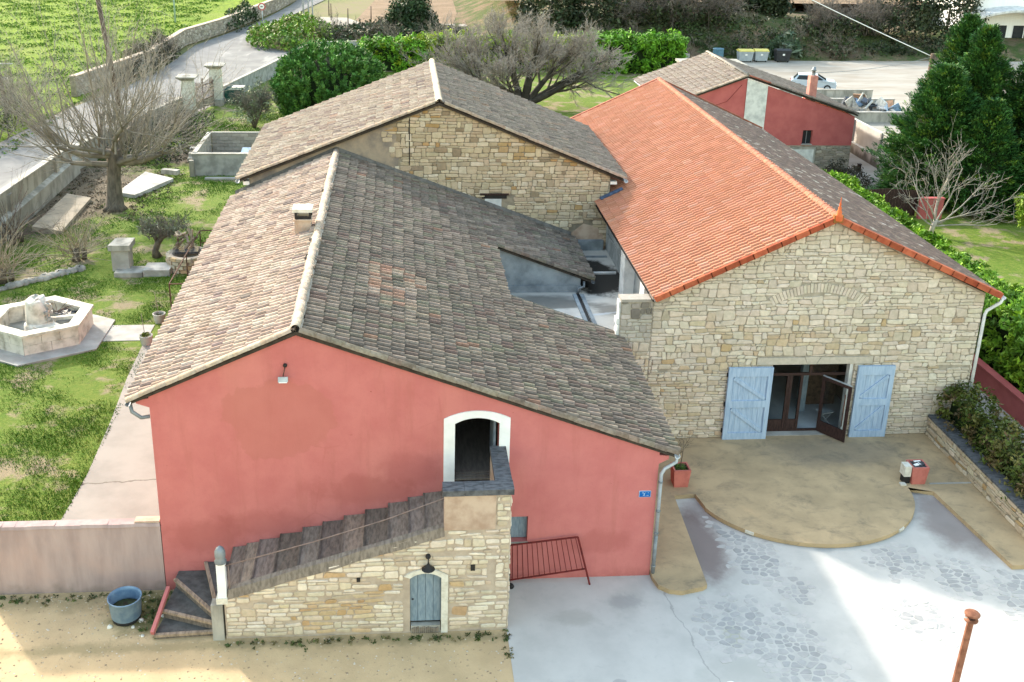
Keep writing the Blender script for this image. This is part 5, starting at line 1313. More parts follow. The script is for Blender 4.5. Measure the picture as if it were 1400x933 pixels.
for D, LN, sgn in ((DLh, LL, -1), (DRh, LR, 1)):      # orange verge tiles: flange over the wall and roll on top
    nt = 13
    for i in range(nt):
        s0 = LN*i/nt; s1 = LN*(i+1)/nt+.03; P0 = Vector((AXr, YF-.02, ZR))+Vector(D)*s0; P1 = Vector((AXr, YF-.02, ZR))+Vector(D)*s1; N = Vector((-D[2], 0, D[0])) if D[0] > 0 else Vector((D[2], 0, -D[0]))
        if N.z < 0: N = -N
        b = MB(); dn = N*-.13; tc = pal(rng, [(1, (1, 1, 1)), (1, (.86, .8, .78)), (.5, (.72, .62, .58))])
        up0 = N*.05; up1 = N*.06
        vs = [P0+up0, P1+up1, P1+dn, P0+dn, P0+up0+Vector((0, .2, .02)), P1+up1+Vector((0, .2, .02)), P1+dn+Vector((0, .05, 0)), P0+dn+Vector((0, .05, 0))]
        f = [(0, 3, 2, 1), (0, 1, 5, 4), (3, 7, 6, 2), (1, 2, 6, 5), (0, 4, 7, 3)]
        b.add(vs, f if sgn > 0 else [tuple(reversed(q)) for q in f], tc); b.build('verge_tile', plain('verge_clay', srgb(172, 96, 68), srgb(150, 76, 54), 4, rough=.75, tint=True) if 'verge_clay' not in M else M['verge_clay'], ro)
        if 'verge_clay' not in M: M['verge_clay'] = bpy.data.materials['verge_clay']
b = MB(); b.lathe((AXr, YF-.02, ZR+.05), [(.12, -.12), (.13, .02), (.075, .10), (.085, .17), (.045, .24), (.06, .29), (.026, .36), (.036, .41), (.016, .48), (.009, .64), (0, .66)], 12); b.build('finial', 'orange', hall)
b = MB(); b.box(AXr-.15, AXr+.15, YF-.06, YF+.08, ZR-.14, ZR+.1); b.build('finial_base', plain('lichen_clay', srgb(150, 92, 54), srgb(120, 98, 50), 9), hall)
# back verge boards, apron flashing against the barn, gutters
for D, LN in ((DLh, LL), (DRh, LR)):
    b = MB(); P0 = Vector((AXr, YB, ZR+.04)); b.bar(P0, P0+Vector(D)*LN, .16, .16, up=(0, 1, 0)); b.build('back_verge', 'ridge_orange', ro, tinted=True)
b = MB(); b.obox((1.98, 17.98, 5.80), (Vector(DLh), (0, 1, 0), (DLh[2], 0, -DLh[0])), (.5, .14, .02)); b.obox((1.98, 17.86, 5.84), (Vector(DLh), (0, 1, 0), (DLh[2], 0, -DLh[0])), (.5, .05, .05)); b.build('lead_flashing', plain('blue_grey_lead', srgb(90, 108, 138), srgb(64, 78, 104), 6), ro)
gutter('gutter', (EL-.05, YF+.05, ZE-.10), (EL-.05, 18.0, ZE-.10), 'black', hall, .06)
gutter('gutter', (ER+.08, YF-.02, ZE-.08), (ER+.08, YB, ZE-.06), 'gutter_white', hall, .085)
b = MB(); b.tube([(ER+.08, YF+.04, ZE-.14), (ER+.05, YF+.08, ZE-.3), (R0+.1, YF+.2, ZE-.62), (R0+.07, YF+.24, ZE-.8), (R0+.07, YF+.24, .1)], .055, 8); b.build('downpipe', 'gutter_white', hall)
b = MB(); b.prism_x([(9.6, 4.0), (9.6, 3.9), (10.6, 3.9), (10.6, 4.2)], R0, R0+.75); b.build('side_canopy', 'wood_brown', hall)
# ================================================================ RED ANNEX far right
rng = random.Random(51)
an = thing('red_annex', (18, 48, 0), 'dark red rendered annex with grey tiled gable roof behind the orange hall', 'building')
NY = 43.0
g = [(9.8, 0), (23.15, 0), (23.15, 3.85), (15.62, 6.32), (9.8, 4.2)]
b = MB(); b.sheet([(10.8, 1.9), (23.15, 1.9), (23.15, 3.85), (15.62, 6.32), (10.8, 4.62)], [[(19.75, 1.98), (20.42, 1.98), (20.42, 2.92), (19.75, 2.92)]], lambda u, v: (u, NY, v))
for p, q in (((19.75, 1.98), (20.42, 1.98)), ((20.42, 1.98), (20.42, 2.92)), ((20.42, 2.92), (19.75, 2.92)), ((19.75, 2.92), (19.75, 1.98))):
    b.add([(p[0], NY, p[1]), (q[0], NY, q[1]), (q[0], NY+.3, q[1]), (p[0], NY+.3, p[1])], [(3, 2, 1, 0)])
b.add([(23.15, NY, 0), (23.15, 52.5, 0), (23.15, 52.5, 3.85), (23.15, NY, 3.85)], [(0, 1, 2, 3)]); b.add([(10.8, NY, 0), (10.8, 52.5, 0), (10.8, 52.5, 4.5), (10.8, NY, 4.5)], [(3, 2, 1, 0)])
b.build('wall', 'red', an)
b = MB(); b.box(17.0, 23.15, NY+.0, NY+.4, 0, 1.9); b.build('stone_base', 'mortar_dark', an)
pls = cells([(17.0, .02), (23.12, .02), (23.12, 1.88), (17.0, 1.88)], .42, .15, rng, holes=[[(19.0, -.1), (20.75, -.1), (20.75, 1.78), (19.0, 1.78)]], vj=.12)
b = MB()
for p in pls:
    r_ = stone_shape(p, rng, .03, .05)
    if r_: b.add([(u, NY-n_, v) for u, v, n_ in r_[0]], r_[1], pal(rng, [(2, (.36, .33, .28)), (2, (.30, .28, .24)), (1, (.42, .39, .34))]))
b.build('base_stone_field', 'stone', an)["kind"] = "stuff"
b = MB(); b.box(19.0, 20.75, NY-.06, NY+.02, .0, 1.78); gd = b.build('garage_frame', 'concrete_dark', an)
b = MB(); b.box(19.12, 20.62, NY-.075, NY-.05, .0, 1.64); b.build('garage_door', 'render_white', gd)
b = MB(); b.box(19.76, 20.4, NY+.2, NY+.24, 1.99, 2.9); wn_ = b.build('window', 'glass_dark', an)
b = MB(); b.box(20.06, 20.1, NY+.17, NY+.2, 1.99, 2.9); b.build('sash_bar', 'zinc_dark', wn_)
b = MB(); b.box(19.7, 20.46, NY-.03, NY+.2, 1.93, 1.985); b.build('window_sill', 'concrete', an)
b = MB(); b.sheet([(15.64, 2.4), (17.04, 2.0), (17.04, 5.87), (15.64, 6.33)], [], lambda u, v: (u, NY-.05, v)); b.add([(17.04, NY-.05, 2), (17.04, NY, 2), (17.04, NY, 5.87), (17.04, NY-.05, 5.87)], [(0, 1, 2, 3)]); b.build('bare_render_strip', 'render_white', an)
b = MB(); b.tube([(15.3, NY-.02, 5.9), (14.4, NY-.02, 4.8), (13.8, NY-.02, 4.6), (13.3, NY-.02, 4.55)], .012, 5); b.build('cable', 'iron_red', an)
RXa, ZRa, ELa, ERa, zLa, zRa, y0, y1 = 15.62, 6.46, 10.4, 23.32, 4.52, 3.98, 42.9, 52.7
SL = (zLa-ZRa)/(ELa-RXa)
roof = MB()
for ex, ez in ((ELa, zLa), (ERa, zRa)):
    vs = [(RXa, y0, ZRa), (RXa, y1, ZRa), (ex, y1, ez), (ex, y0, ez)]; vs += [(x, y, z-.1) for x, y, z in vs]
    f = [(0, 1, 2, 3), (4, 7, 6, 5), (0, 3, 7, 4), (1, 5, 6, 2), (2, 6, 7, 3)]
    roof.add(vs, f if ex < RXa else [tuple(reversed(q)) for q in f])
ro = roof.build('roof', 'deck', an)
PALE3 = [(5, (.47, .415, .37)), (3, (.42, .365, .32)), (2, (.53, .47, .42)), (1, (.35, .295, .26))]; GREY3 = [(5, (.36, .32, .28)), (3, (.31, .28, .25)), (2, (.42, .37, .33))]
for ex, ez, pl_, mt in ((ELa, zLa, PALE3, 'tile_pale'), (ERa, zRa, GREY3, 'tile_grey')):
    L_ = math.hypot(ex-RXa, ez-ZRa); D = ((ex-RXa)/L_, 0, (ez-ZRa)/L_)
    X = tile_xforms((RXa, y0+.05, ZRa), L_+.05, D, (0, 1, 0), y1-y0-.1, .38, .22, rng)
    lay_tiles(X, canal_tile(.47, .14, .19, .082, 4), mt, ro, [pal(rng, pl_) for _ in X], 0)
    for i in range(int(L_/.38)):
        P0 = Vector((RXa, y0, ZRa))+Vector(D)*(.38*i+.02); N = Vector((-D[2], 0, D[0])) if D[0] > 0 else Vector((D[2], 0, -D[0]))
        vs = [P0+Vector(D)*v[0]+Vector((0, 1, 0))*v[1]+N*(v[2]+.05) for v in vt[0]]
        b = MB(); b.add(vs, vt[1], pal(rng, pl_), True)
        if ex > RXa and i < 4: b.c = [(1.1, 1.0, .95)]*len(b.c)
        b.build('verge_tile', mt if not (ex > RXa and i < 4) else 'ridge_orange', ro)
b = MB(); b.tube([(RXa, y0, ZRa+.05), (RXa, y1, ZRa+.05)], .16, 8); b.build('ridge', 'mortar_ridge', ro)
b = MB(); b.box(19.95, 20.45, 43.3, 43.8, 4.7, 6.45); co = b.build('chimney', plain('pink_chimney_render', srgb(196, 138, 128), srgb(176, 118, 110), 3), an)
b = MB(); b.lathe((20.2, 43.55, 6.45), [(.14, 0), (.12, .1), (.11, .3), (.17, .32), (.17, .38), (.11, .40), (.10, .55), (0, .56)], 10); b.build('chimney_pot', 'zinc_dark', co)
gutter('gutter', (ELa-.08, y0, zLa-.08), (ELa-.08, y1, zLa-.06), 'zinc', an)
# low lean-to with a flat roof behind the annex
t = thing('grey_shed', (21.5, 76, 0), 'low grey flat shed at the end of the bright green hedge behind the annex', 'shed')
b = MB(); b.box(19.5, 25.0, 72.0, 75.5, 0, 2.3); b.build('wall', 'render_grey', t)
b = MB(); b.box(19.3, 25.2, 71.8, 75.7, 2.3, 2.5); b.build('roof', 'concrete_dark', t)

# ================================================================ RIGHT SIDE: red wall, hedge, planter wall, fence, yard walls
t = thing('red_boundary_wall', (15.6, 16, 0), 'low dark red wall along the concrete drive right of the stone hall', 'wall')
b = MB(); b.box(15.35, 15.6, 4, 33.0, 0, .85); b.build('wall', 'red', t)
b = MB(); b.box(15.31, 15.64, 3.98, 33.02, .851, .91); b.build('coping', 'red', t)
def hedge_box(name, label, x0, x1, y0, y1, z0, z1, cols, seed, dens=9, size=.1, per=26, rad=.32, group=None, cat='hedge', asp=2.0, shoots=0, up=.5, rag=.16):
    nr = np.random.default_rng(seed); t = thing(name, ((x0+x1)/2, (y0+y1)/2, z0), label, cat, group)
    n = int(dens*((x1-x0)*(y1-y0)+(z1-z0)*((x1-x0)+(y1-y0))*1.3))
    P = nr.uniform(0, 1, (n, 3)); f = nr.integers(0, 5, n)          # on the shell: top twice as often
    P[f == 0, 0] = 0; P[f == 1, 0] = 1; P[f == 2, 1] = 0; P[f >= 3, 2] = 1
    C = np.stack([x0+P[:, 0]*(x1-x0), y0+P[:, 1]*(y1-y0), z0+P[:, 2]*(z1-z0)], 1)+nr.normal(0, rag, (n, 3))
    C[:, 2] += .12*np.sin(C[:, 1]*1.9+C[:, 0]*1.1)*(P[:, 2] > .8)
    C[:, 2] = np.maximum(C[:, 2], z0+.06)
    leaf_cloud('foliage', C, per, rad, size, cols, parent=t, seed=seed+1, asp=asp, up=up, outward=.6, center=((x0+x1)/2, (y0+y1)/2, (z0+z1)/2-.4))
    b = MB(); b.box(x0+.3, x1-.3, y0+.3, y1-.3, z0, z1-.35); b.build('inner_branches', 'hedge_core', t)
    return t
M['hedge_core'] = plain('hedge_inner_twigs', (.018, .034, .010), (.012, .022, .008), 9, bump=.8)
hedge_box('clipped_hedge', 'long bright green hedge along the brown roof side of the hall', 15.9, 17.9, 3, 32.5, 0, 2.85, [(.17, .31, .02), (.13, .26, .018), (.22, .36, .025), (.09, .19, .015)], 61, dens=18, size=.11, per=26, rad=.22, rag=.08, asp=2.4)
# planter wall with slate top and shrub
t = thing('planter_wall', (11.6, 3, 0), 'low dry stone planter wall with slate coping right of the terrace', 'wall')
b = MB(); b.box(11.42, 11.62, .4, 7.3, .0, .84); b.build('wall', 'mortar_dark', t)
pls = courses([(.4, .14), (7.28, .14), (7.28, .85), (.4, .85)], .36, .13, rng, two=.25, tilt=.04)
stone_wall(pls, rng, t, 'stone', lambda u, v, r: pal(r, [(4, (.52, .45, .34)), (3, (.45, .38, .28)), (1, (.58, .52, .42)), (.5, (.42, .29, .15))]), lambda u, v, n: Vector((11.42-n, u, v)), joint=.028, thick=.045, limit=300)
n = 8
for i in range(n):
    b = MB(); y0 = .38+6.9*i/n; b.obox((11.62, y0+6.9/n/2, .885+rng.uniform(-.006, .006)), ((1, 0, 0), (0, 1, 0), (0, 0, 1)), (.26, 6.9/n/2-.006, .035)); b.build('coping_slab', 'slate', t)
b = MB(); b.box(11.62, 12.66, .4, 7.3, 0, .82); b.build('earth', 'soil', t)
hedge_box('shrub_hedge', 'rounded olive green shrub hedge growing behind the slate topped planter wall', 11.85, 13.0, .6, 7.6, .75, 1.75, [(.075, .10, .015), (.10, .12, .02), (.06, .085, .015), (.13, .115, .03), (.12, .08, .035)], 63, dens=26, size=.075, per=24, rad=.22, cat='shrub')
# planters on the terrace
def planter(x, y, label, group):
    t = thing('square_planter', (x, y, .15), label, 'planter', group)
    b = MB(); a, c, h = .22, .27, .62
    vs = [(x-a, y-a, .15), (x+a, y-a, .15), (x+a, y+a, .15), (x-a, y+a, .15), (x-c, y-c, .15+h), (x+c, y-c, .15+h), (x+c, y+c, .15+h), (x-c, y+c, .15+h)]
    i_ = .05; vs += [(x-c+i_, y-c+i_, .15+h), (x+c-i_, y-c+i_, .15+h), (x+c-i_, y+c-i_, .15+h), (x-c+i_, y+c-i_, .15+h), (x-c+i_, y-c+i_, .6), (x+c-i_, y-c+i_, .6), (x+c-i_, y+c-i_, .6), (x-c+i_, y+c-i_, .6)]
    b.add(vs, [(0, 1, 5, 4), (1, 2, 6, 5), (2, 3, 7, 6), (3, 0, 4, 7), (4, 5, 9, 8), (5, 6, 10, 9), (6, 7, 11, 10), (7, 4, 8, 11), (8, 9, 13, 12), (9, 10, 14, 13), (10, 11, 15, 14), (11, 8, 12, 15), (3, 2, 1, 0)]); b.build('pot', 'terracotta', t)
    return t
t = planter(1.95, 4.45, 'salmon square planter with a bare standard shrub beside the house downpipe', 'salmon planters on the terrace')
b = MB(); b.box(1.74, 2.16, 4.24, 4.66, .6, .72); b.build('earth', 'soil', t)
leaf_cloud('moss', [(1.95+rng.uniform(-.16, .16), 4.45+rng.uniform(-.16, .16), .73) for _ in range(30)], 10, .06, .04, [(.06, .12, .02), (.09, .15, .03)], parent=t, seed=3)
segs = []; grow(segs, Vector((1.95, 4.45, .7)), Vector((.03, 0, 1)), .75, .018, 0, dict(n=3, seg=[5, 5, 4], wig=[.05, .16, .2], up=[0, .03, .02], kids=[9, 6], ang=[.75, .6], len=[.6, .6], rad=[.5, .6], **{'from': [.75, .2]}, rmin=.006), rng)
twig_mesh('bare_stems', segs, [(.12, .10, .08), (.16, .13, .10), (.18, .15, .11)], t)
t = planter(9.62, 4.3, 'salmon square planter holding a black film and a white box fixed to its side', 'salmon planters on the terrace')
b = MB(); b.box(9.41, 9.83, 4.09, 4.51, .6, .74); b.build('film', 'tarp', t)
for i in range(5):
    b = MB(); b.obox((9.5+rng.uniform(0, .26), 4.15+rng.uniform(0, .3), .76), ((1, rng.uniform(-1, 1), .2), (-.5, 1, .1), (0, 0, 1)), (.10, .05, .012)); b.build('film_scrap', 'sign_white' if i % 2 else 'tarp', t)
b = MB(); b.box(9.12, 9.34, 4.1, 4.42, .42, .78); b.build('white_box', 'offwhite', t)
b = MB(); b.box(9.16, 9.36, 4.15, 4.4, .15, .42); b.build('box_bracket', 'black', t)
# rusty post and white bollard lamp in the foreground
t = thing('rusty_post', (5.85, -5.5, 0), 'rust brown octagonal post with a round cap on the white forecourt', 'post')
b = MB(); b.tube([(5.80, -5.52, .0), (5.92, -5.48, 2.62)], [.085, .075], 8, smooth=False); b.build('shaft', 'rust', t)
b = MB(); b.lathe((5.92, -5.48, 2.56), [(.07, 0), (.15, .03), (.155, .06), (.06, .07)], 18); b.build('collar', 'rust', t)
b = MB(); b.box(5.86, 5.98, -5.54, -5.42, 2.6, 2.74); b.build('latch_box', 'wood_dark', t)
b = MB(); b.obox((5.93, -5.47, 2.76), ((1, 0, -.10), (0, 1, -.12), (.1, .12, 1)), (.001, .001, .001)); b.lathe((5.93, -5.47, 2.735), [(0, 0), (.165, .0), (.17, .03), (.15, .05), (0, .055)], 20); b.build('cap', 'rust', t)
b = MB(); b.tube([(5.80, -5.5, 2.68), (5.68, -5.5, 2.72)], .018, 6); b.build('pin', 'sign_white', t)
t = thing('bollard_lamp', (.85, -4.62, 0), 'white domed bollard at the bottom edge of the white forecourt', 'bollard')
b = MB(); b.lathe((.87, -4.75, 0), [(.09, 0), (.09, .2), (.12, .21), (.16, .28), (.15, .36), (.09, .42), (0, .44)], 16); b.build('dome', 'white', t)
# fence, small red pillar wall
t = thing('timber_fence', (21.5, 33.3, 0), 'dark brown vertical board fence beyond the hedge under the conifers', 'fence')
for i in range(17):
    x = 20.2+i*.18; b = MB(); b.box(x, x+.165, 33.28+.004*(i % 2), 33.31+.004*(i % 2), 0.02, 1.68-.012*abs(i-6)); b.build('board', 'wood_dark', t)
for z in (.4, 1.3): b = MB(); b.box(20.2, 23.3, 33.31, 33.36, z, z+.09); b.build('rail', 'wood_dark', t)
t = thing('red_pillar', (23.6, 32.8, 0), 'short dark red wall end between the brown fence and the pale fig tree', 'wall')
b = MB(); b.box(23.2, 24.6, 32.7, 32.95, 0, 1.2); b.build('wall', 'red', t)
b = MB(); b.box(23.16, 24.64, 32.66, 32.99, 1.2, 1.26); b.build('coping', 'red', t)
t = thing('passage_wall', (26.1, 50, 0), 'tall pale stained concrete wall beside the passage right of the annex', 'wall')
b = MB(); b.box(26, 26.25, 36, 60, 0, 2.3)
k = NT('stained_wall'); x, y, z = k.sep()
c = k.mix(k.ramp(k.noise(.8, 6), .3, .7), (.56, .54, .49), (.42, .40, .36))
c = k.mix(k.math('MULTIPLY', k.ramp(k.math('ADD', z, k.math('MULTIPLY', k.noise(1.2, 5, .6, k.map((1, 1, .3))), 1.6)), 1.5, .95), .85), c, (.08, .075, .06)); M['stained'] = k.done(c, .9)
b.build('wall', 'stained', t)
for y in (40, 44.6, 49.2, 53.8): b = MB(); b.box(25.9, 26, y, y+.22, 0, 2.32); b.build('pier', 'concrete_dark', t)
b = MB(); b.box(25.72, 26, 36, 60, .0, .75); b.build('plinth', 'stained', t)
for i, (x, y) in enumerate(((24.2, 43.6), (24.6, 38.4))):
    t = thing('short_post', (x, y, 0), ['dark stub post on the pale passage nearer the annex corner', 'dark stub post on the pale passage nearer the brown fence'][i], 'post', 'stub posts on the passage')
    b = MB(); b.box(x-.1, x+.1, y-.1, y+.1, 0, .45); b.build('stub', 'wood_dark', t); b = MB(); b.box(x-.12, x+.12, y-.12, y+.12, .45, .5); b.build('cap', 'wood_dark', t)
for i, (y, x0, x1, h, lb) in enumerate(((68.7, 25, 35.9, .85, 'farther low mossy concrete bay wall in the gravel yard'), (64.4, 25, 36, .85, 'middle grey concrete bay wall behind the scrap heap'), (59.0, 26.3, 36, .8, 'nearest concrete bay wall in front of the scrap heap'))):
    t = thing('bay_wall', ((x0+x1)/2, y, 0), lb, 'wall', 'concrete bay walls in the yard')
    b = MB(); b.box(x0, x1, y, y+.3, 0, h); b.build('wall', 'concrete_dark', t); b = MB(); b.box(x0, x1+.03, y-.03, y+.33, h, h+.07); b.build('coping', 'concrete', t)
# scrap heap: separate pieces
sc_cols = [(.75, .78, .82), (.06, .07, .09), (.25, .38, .55), (.35, .22, .15), (.5, .5, .5), (.12, .14, .18), (.8, .8, .78), (.3, .33, .36)]
for i in range(24):
    x = rng.uniform(30.3, 35.2); y = rng.uniform(60.2, 63.6); h = rng.uniform(.15, .5)+(.7 if abs(x-31.8) < 1.2 else .25)
    b = MB(); a = Vector((rng.gauss(0, 1), rng.gauss(0, 1), rng.gauss(0, .6))).normalized(); c_ = a.cross(Vector((rng.gauss(0, 1), rng.gauss(0, 1), rng.gauss(0, 1)))).normalized(); d_ = a.cross(c_)
    b.obox((x, y, h), (a, c_, d_), (rng.uniform(.3, .8), rng.uniform(.15, .5), rng.uniform(.02, .12)), sc_cols[i % 8])
    o = b.build('scrap_panel', 'junk'); cn = ('pale grey', 'black', 'dull blue', 'brown', 'mid grey', 'dark slate', 'white', 'greenish grey')[i % 8]
    setp(o, cn+' scrap sheet between the bay walls, '+('low at the heap left end', 'on the heap crest', 'low at the heap right end')[0 if x < 31.3 else (1 if x < 33.6 else 2)], 'scrap', 'scrap heap pieces')
b = MB(); b.lathe((32.8, 61.9, 0), [(3.2, 0), (2.6, .25), (1.5, .5), (.4, .62), (0, .6)], 14)
b.v = [(x+rng.uniform(-.2, .2), y*1+rng.uniform(-.2, .2), max(0, z+rng.uniform(-.08, .08))) for x, y, z in b.v]; b.v = [(x, 61.9+(y-61.9)*.55, z) for x, y, z in b.v]
o = b.build('rubble_mound', 'concrete_dark'); setp(o, 'low grey rubble mound under the scrap', 'rubble', kind='stuff')

# ================================================================ bins, cars, far shed, poles, wires
def bin_(x, y, body, lid, label, w=1.35, d=1.05, h=1.15):
    t = thing('wheeled_bin', (x, y, 0), label, 'bin', 'wheeled bins at the yard edge')
    b = MB(); a, c = w*.43, w*.5; e, f = d*.42, d*.5
    b.add([(x-a, y-e, .12), (x+a, y-e, .12), (x+a, y+e, .12), (x-a, y+e, .12), (x-c, y-f, h), (x+c, y-f, h), (x+c, y+f, h), (x-c, y+f, h)], [(3, 2, 1, 0), (4, 5, 6, 7), (0, 1, 5, 4), (1, 2, 6, 5), (2, 3, 7, 6), (3, 0, 4, 7)]); b.build('body', body, t)
    b = MB(); b.box(x-c-.04, x+c+.04, y-f-.04, y+f+.04, h, h+.08); b.prism_x([(y-f, h+.08), (y+f, h+.08), (y+f*.6, h+.2), (y-f*.6, h+.2)], x-c, x+c); b.build('lid', lid, t)
    b = MB(); b.box(x-c-.02, x+c+.02, y-f-.06, y-f-.0, h-.16, h-.06); b.build('rim', body, t)
    for sx in (-1, 1):
        for sy in (-1, 1): b = MB(); b.tube([(x+sx*a*.8-.05, y+sy*e*.85, .1), (x+sx*a*.8+.05, y+sy*e*.85, .1)], .1, 10); b.build('wheel', 'rubber', t)
    b = MB(); b.box(x-.12, x+.12, y-f*.97-.012, y-f*.97, h*.62, h*.78); b.build('sticker', 'sign_white', t)
bin_(30.7, 90.0, 'bin_grey', 'bin_yellow', 'left grey wheeled bin with a yellow lid at the yard edge', 1.6)
bin_(32.5, 90.2, 'bin_grey', 'bin_yellow', 'right grey wheeled bin with a yellow lid, next to the black one', 1.5)
bin_(34.9, 90.1, 'bin_black', 'bin_black', 'black wheeled bin at the yard edge', 1.6, 1.1, 1.2)
t = thing('blue_barrel', (27.8, 90.3, 0), 'dull blue barrel left of the grey bins', 'barrel')
b = MB(); b.lathe((27.8, 90.3, 0), [(.5, 0), (.56, .1), (.6, .6), (.58, 1.25), (.6, 1.3)], 14); b.build('drum', 'bin_blue', t)
b = MB(); b.lathe((27.8, 90.3, 1.3), [(.62, 0), (.6, .07), (0, .1)], 14); b.build('lid', 'bin_blue', t)
def car(x, y, ang, paint, label):
    t = thing('parked_car', (x, y, 0), label, 'car', 'cars parked in the gravel yard')
    A_ = Vector((math.cos(ang), math.sin(ang), 0)); B2 = Vector((-math.sin(ang), math.cos(ang), 0)); O = Vector((x, y, 0))
    W3 = lambda l, w, h: O+A_*l+B2*w+Vector((0, 0, h))
    prof = [(-2.05, .35, .82), (-2.1, .7, .84), (-1.95, .95, .84), (-.95, 1.02, .83), (.0, 1.02, .83), (1.2, 1.0, .82), (1.9, .92, .78), (2.1, .68, .74), (2.08, .35, .74)]
    b = MB(); n_ = len(prof); vs = [W3(l, -w, h) for l, h, w in prof]+[W3(l, w, h) for l, h, w in prof]
    fs = [(i, i+1, n_+i+1, n_+i) for i in range(n_-1)]+[tuple(reversed(range(n_))), tuple(range(n_, 2*n_)), (0, n_, 2*n_-1, n_-1)]
    b.add(vs, fs); body = b.build('body', paint, t)
    cab = [(-1.85, .97, .76), (-1.45, 1.42, .62), (-.3, 1.52, .6), (.35, 1.45, .6), (1.15, 1.0, .74)]
    b = MB(); vs = [W3(l, -w, h) for l, h, w in cab]+[W3(l, w, h) for l, h, w in cab]; m_ = len(cab)
    b.add(vs, [(i, i+1, m_+i+1, m_+i) for i in range(1, 3)]+[tuple(reversed(range(m_))), tuple(range(m_, 2*m_))]); b.build('roof', paint, t)
    e = .012
    for nm, i, j in (('rear_window', 0, 1), ('windscreen', 3, 4)):
        b = MB(); P = [W3(cab[i][0], -cab[i][2]+.06, cab[i][1]+e), W3(cab[j][0], -cab[j][2]+.06, cab[j][1]+e), W3(cab[j][0], cab[j][2]-.06, cab[j][1]+e), W3(cab[i][0], cab[i][2]-.06, cab[i][1]+e)]
        b.add(P, [(0, 1, 2, 3)]); b.build(nm, 'glass_dark', t)
    for s in (-1, 1):
        b = MB(); b.add([W3(-1.55, s*(.755+e), 1.02), W3(1.0, s*(.75+e), 1.04), W3(.33, s*(.62+e), 1.40), W3(-1.36, s*(.64+e), 1.38)], [(0, 1, 2, 3) if s < 0 else (3, 2, 1, 0)]); b.build('side_window', 'glass_dark', t)
        b = MB(); b.obox(W3(2.06, s*.55, .66), (A_, B2, (0, 0, 1)), (.05, .16, .09)); b.build('headlight', 'sign_white', t)
        b = MB(); b.obox(W3(-2.08, s*.6, .75), (A_, B2, (0, 0, 1)), (.03, .14, .1)); b.build('tail_light', 'sign_red', t)
        b = MB(); b.obox(W3(.85, s*.92, 1.02), (A_, B2, (0, 0, 1)), (.06, .09, .06)); b.build('wing_mirror', paint, t)
        for l in (-1.3, 1.3):
            b = MB(); b.tube([W3(l, s*.70, .32), W3(l, s*.86, .32)], .32, 16); wo_ = b.build('wheel', 'rubber', t)
            b = MB(); b.tube([W3(l, s*.865, .32), W3(l, s*.875, .32)], .2, 12); b.build('rim', 'zinc', wo_)
car(32.2, 73.6, -.35, 'car_paint', 'pale blue parked car half hidden by the annex chimney')
car(49.5, 80.0, .5, 'car_white', 'white parked car half hidden behind the tall conifers')
t = thing('white_industrial_building', (70, 103, 0), 'white clad industrial building with a curved canopy at the far right', 'building')
b = MB(); b.box(61.3, 90, 100, 125, 0, 9); b.build('wall', 'sheet_white', t)
b = MB(); n = 10; vs = []
for i in range(n+1):
    s = i/n; x = 59.5+14*s; z = 3.6+1.2*math.sin(math.pi*min(1, s*1.1)); vs += [(x, 97.6, z), (x, 100, z+.25), (x, 97.6, z+.25), (x, 100, z+.5)]
b.add(vs, [f for i in range(n) for f in ((4*i, 4*i+4, 4*i+6, 4*i+2), (4*i+2, 4*i+6, 4*i+7, 4*i+3), (4*i+1, 4*i+5, 4*i+4, 4*i))]); b.build('canopy', 'render_white', t)
for x in (63, 66.5, 70): b = MB(); b.box(x, x+2.6, 99.9, 100, .3, 3.0); wq = b.build('window', 'glass_dark', t); b = MB(); b.box(x+1.25, x+1.35, 99.86, 99.9, .3, 3.0); b.build('mullion', 'white', wq)
b = MB(); b.box(61.2, 90.1, 99.9, 125.1, 9, 9.3); b.build('roof', 'bin_grey', t)
t = thing('utility_pole', (36.5, 60, 0), 'thick brown wooden utility pole rising from the conifers on the right', 'utility pole')
b = MB(); b.tube([(36.45, 60, 0), (36.55, 60, 5.5)], [.24, .2], 10); b.build('pole', 'wood_brown', t)
for z in (4.6, 4.2): b = MB(); b.bar((36.25, 59.75, z), (37.3, 59.75, z-.05), .06, .06); b.build('bracket', 'zinc_dark', t)
def wire(label, p, q, sag, r=.02, mat='sign_white'):
    p = Vector(p); q = Vector(q); b = MB(); b.tube([p.lerp(q, i/14)-Vector((0, 0, sag*4*(i/14)*(1-i/14))) for i in range(15)], r, 5); o = b.build('overhead_wire', mat); setp(o, label, 'wire')
wire('thick pale overhead cable from the brown pole across the trees', (36.4, 60, 5.3), (14.5, 76, 16.0), .3, .035)
wire('thin dark wire from the annex chimney to the brown pole', (20.2, 43.6, 6.6), (36.4, 60, 5.2), .25, .016, 'zinc_dark')
wire('pale wire leaving the conifers at the right edge', (36.6, 60, 4.6), (37.5, 30, 7.6), .3, .02)
